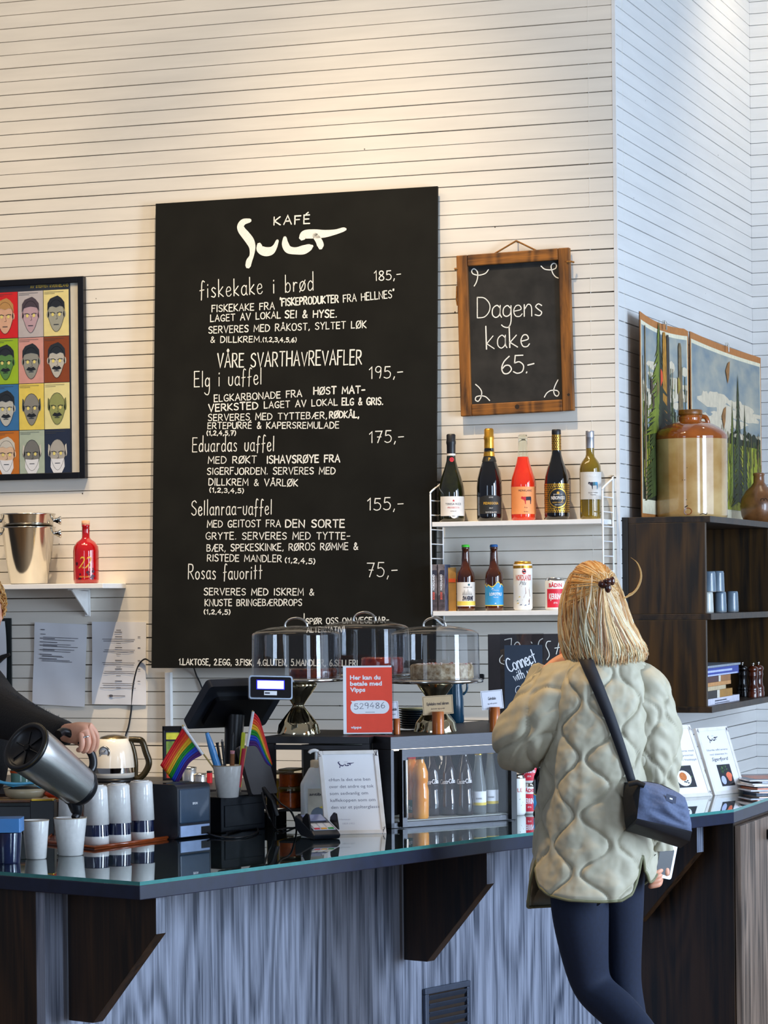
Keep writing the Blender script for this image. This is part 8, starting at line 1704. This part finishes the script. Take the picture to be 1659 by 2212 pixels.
nl2 = chain(nd, ed, 0, [(cam_pt((-55 - PX) / F * 8.25, 8.28, .86), .08), (cam_pt((-55 - PX) / F * 8.25, 8.3, .48), .055), (cam_pt((-55 - PX) / F * 8.25, 8.32, .09), .035), (cam_pt((-55 - PX) / F * 8.25, 8.2, .035), .032)])
la2 = chain(nd, ed, 3, [(b(-150, 1500, 8.02), .055), (b(-180, 1620, 8.02), .042), (b(-170, 1720, 7.9), .03), (b(-160, 1740, 7.85), .028)])
for i in range(4): chain(nd, ed, la2, [(b(-156 + i * 5, 1752 + i, 7.83), .0095), (b(-152 + i * 5, 1768, 7.81), .008), (b(-150 + i * 5, 1776, 7.83), .007)])
chain(nd, ed, la2, [(b(-148, 1744, 7.80), .010), (b(-140, 1756, 7.79), .0085)])
skin_obj('body', nd, ed, m_skin, bar_p, bb0)
m_sw = mat('black_wool_sweater', '#0c0d11', .9, var=.3, scale=150, bump=.5)
sw2 = [(cam_pt((-95 - PX) / F * 8.2, 8.2, .98), .165), (cam_pt((-92 - PX) / F * 8.15, 8.15, 1.12), .160), (b(-85, 1545, 8.05), .155), (b(-82, 1478, 8.0), .125), (b(-72, 1432, 7.97), .070), (b(-28, 1525, 7.85), .090), (b(40, 1556, 7.60), .066), (b(92, 1574, 7.40), .050), (b(138, 1583, 7.245), .036), (b(150, 1585, 7.21), .032), (b(-150, 1510, 8.02), .085), (b(-180, 1620, 8.02), .06), (b(-170, 1715, 7.92), .042)]
skin_obj('sweater', sw2, [(0, 1), (1, 2), (2, 3), (3, 4), (3, 5), (5, 6), (6, 7), (7, 8), (8, 9), (3, 10), (10, 11), (11, 12)], m_sw, bar_p, bb0)
fz = Hair(); rnd = random.Random(5)
for i in range(420):                      # wool fuzz along the sleeve edge
    t = rnd.random(); x = -20 + 165 * t; y = 1530 + 55 * t; rr = (84 - 50 * t); p0 = b(x + rnd.uniform(-4, 4), y - rr * .62, 7.80 - .55 * t); p1 = p0 + Vector((rnd.uniform(-.006, .006), rnd.uniform(-.006, .006), rnd.uniform(.0, .012)))
    fz.strand([bd_(p0), bd_(p0.lerp(p1, .5) + Vector((.001, 0, 0))), bd_(p1)], .0005, (.01, .01, .012), (.02, .02, .022), n=3)
fz.build('wool_fuzz', parent=bar_p)
tr_ = [(cam_pt((-95 - PX) / F * 8.2, 8.2, .96), .14)]
skin_obj('trousers', [(cam_pt((-95 - PX) / F * 8.22, 8.22, .96), .135), (cam_pt((-130 - PX) / F * 8.25, 8.24, .84), .095), (cam_pt((-130 - PX) / F * 8.25, 8.26, .48), .07), (cam_pt((-130 - PX) / F * 8.25, 8.3, .10), .055), (cam_pt((-55 - PX) / F * 8.25, 8.28, .84), .095), (cam_pt((-55 - PX) / F * 8.25, 8.3, .48), .07), (cam_pt((-55 - PX) / F * 8.25, 8.32, .10), .055)], [(0, 1), (1, 2), (2, 3), (0, 4), (4, 5), (5, 6)], mat('dark_trousers', '#14151a', .8), bar_p, bb0)
h2 = Hair(); rnd = random.Random(9); hc = b(-52, 1306, 7.93)
gc = [(.50, .22, .05), (.62, .30, .07), (.42, .18, .04), (.70, .40, .14)]
for i in range(700):
    th = rnd.uniform(0, 2 * PI); el = rnd.uniform(-.15, 1.5); R0 = .086
    def hpt(th, el, r): d_ = Vector((0, 0, 0)) + rt * math.cos(th) * math.cos(el) * .92 + fw * math.sin(th) * math.cos(el) + zz * math.sin(el) * 1.1; return hc + d_ * r
    if math.cos(th) > .55 and math.sin(th) < -.1 and el < .25: continue
    pts = []
    for j in range(8): s_ = j / 7; pts.append(bd_(hpt(th + .25 * s_ * math.sin(i), el - 1.0 * s_ * (.3 + .7 * rnd.random() * .2), R0 + .006 * math.sin(s_ * 3) + .004 * math.sin(s_ * 9 + i))))
    c = rnd.choice(gc); h2.strand(pts, rnd.uniform(.0016, .003), c, c, n=4)
h2.build('hair', parent=bar_p)
e_ = MB(); e_.ball(bd_(b(-2, 1325, 7.955)), .018, m_skinr, n=12, sc=(.4, .7, 1.4)); e_.build('ear', parent=bar_p)
e_ = MB(); e_.lathe([(.0098, -.002), (.0108, -.0015), (.0108, .0015), (.0098, .002)], mat('silver_ring', '#d8d8dc', .15, 1), Matrix.Translation(bd_(b(185.5, 1592, dH - .024))) @ (b(192, 1604, dH - .024) - b(186, 1580, dH - .022)).to_track_quat('Z', 'Y').to_matrix().to_4x4(), n=18, cap=False); e_.build('ring', parent=bar_p)

# ------------------------------------------------------------------ the coffee pot
A0 = at(53, 1611, 6.985); A1 = at(181, 1707, 7.150); ax = (A1 - A0); LP = ax.length; ax.normalize()
upv = (zz - ax * zz.dot(ax)).normalized(); sdv = upv.cross(ax) * -1
pm = Matrix((ax.cross(upv) * -1, upv, ax)).transposed().to_4x4(); pm = Matrix((upv.cross(ax), upv, ax)).transposed().to_4x4(); pm.translation = A0
pot = thing('coffee_pot', 'brushed steel thermos coffee pot tilted to pour, black base towards the viewer', 'coffee pot', None, mtx=pm)
mb = MB(); mb.lathe([(.0655, .010), (.066, .014), (.0645, .06), (.0585, .15), (.053, LP * .90)], m_steelb, n=64, cap=False); mb.build('body', parent=pot)
mb = MB(); mb.lathe([(0, .012), (.050, .012), (.053, .004), (.058, .0), (.0645, .0), (.0675, .004), (.0675, .012), (.0655, .014)][::1], m_blackp, n=56, cap=False)
for i in range(6): a = i * PI / 3 + .3; mb.tube([(.012 * math.cos(a), .012 * math.sin(a), .0105), (.046 * math.cos(a), .046 * math.sin(a), .0105)], .0016, m_blackp, n=6)
mb.lathe([(.009, .006), (.009, .012)], m_blackp, n=16); mb.lathe([(0, .006), (.009, .006)], m_blackp, n=16, cap=False); mb.lathe([(.0665, .002), (.0681, .0025), (.0681, .005)], m_brz, n=56, cap=False); mb.build('base', parent=pot)
mb = MB(); mb.lathe([(.0535, LP * .895), (.0545, LP * .91), (.053, LP * .95), (.046, LP * 1.0), (.02, LP * 1.04), (0, LP * 1.05)], m_blackp, n=48); mb.build('lid', parent=pot)
mb = MB(); mb.tube(smoothpts([(0, -.040, LP * .93), (0, -.056, LP * 1.0), (0, -.066, LP * 1.03), (0, -.078, LP * 1.02)], 4), [.02, .019, .018, .017, .016, .015, .014, .013, .012, .011, .0105, .010, .009], m_blackp, n=14); mb.build('spout', parent=pot)
inv = pm.inverted(); hpth = [inv @ at(x, y, d) for x, y, d in ((126, 1586, 7.13), (138, 1580, 7.15), (160, 1590, 7.17), (183, 1608, 7.18), (199, 1632, 7.185), (201, 1655, 7.18), (192, 1670, 7.17))]
mb = MB(); mb.tube(smoothpts(hpth, 5), .0105, m_blackp, n=12); mb.build('handle', parent=pot)
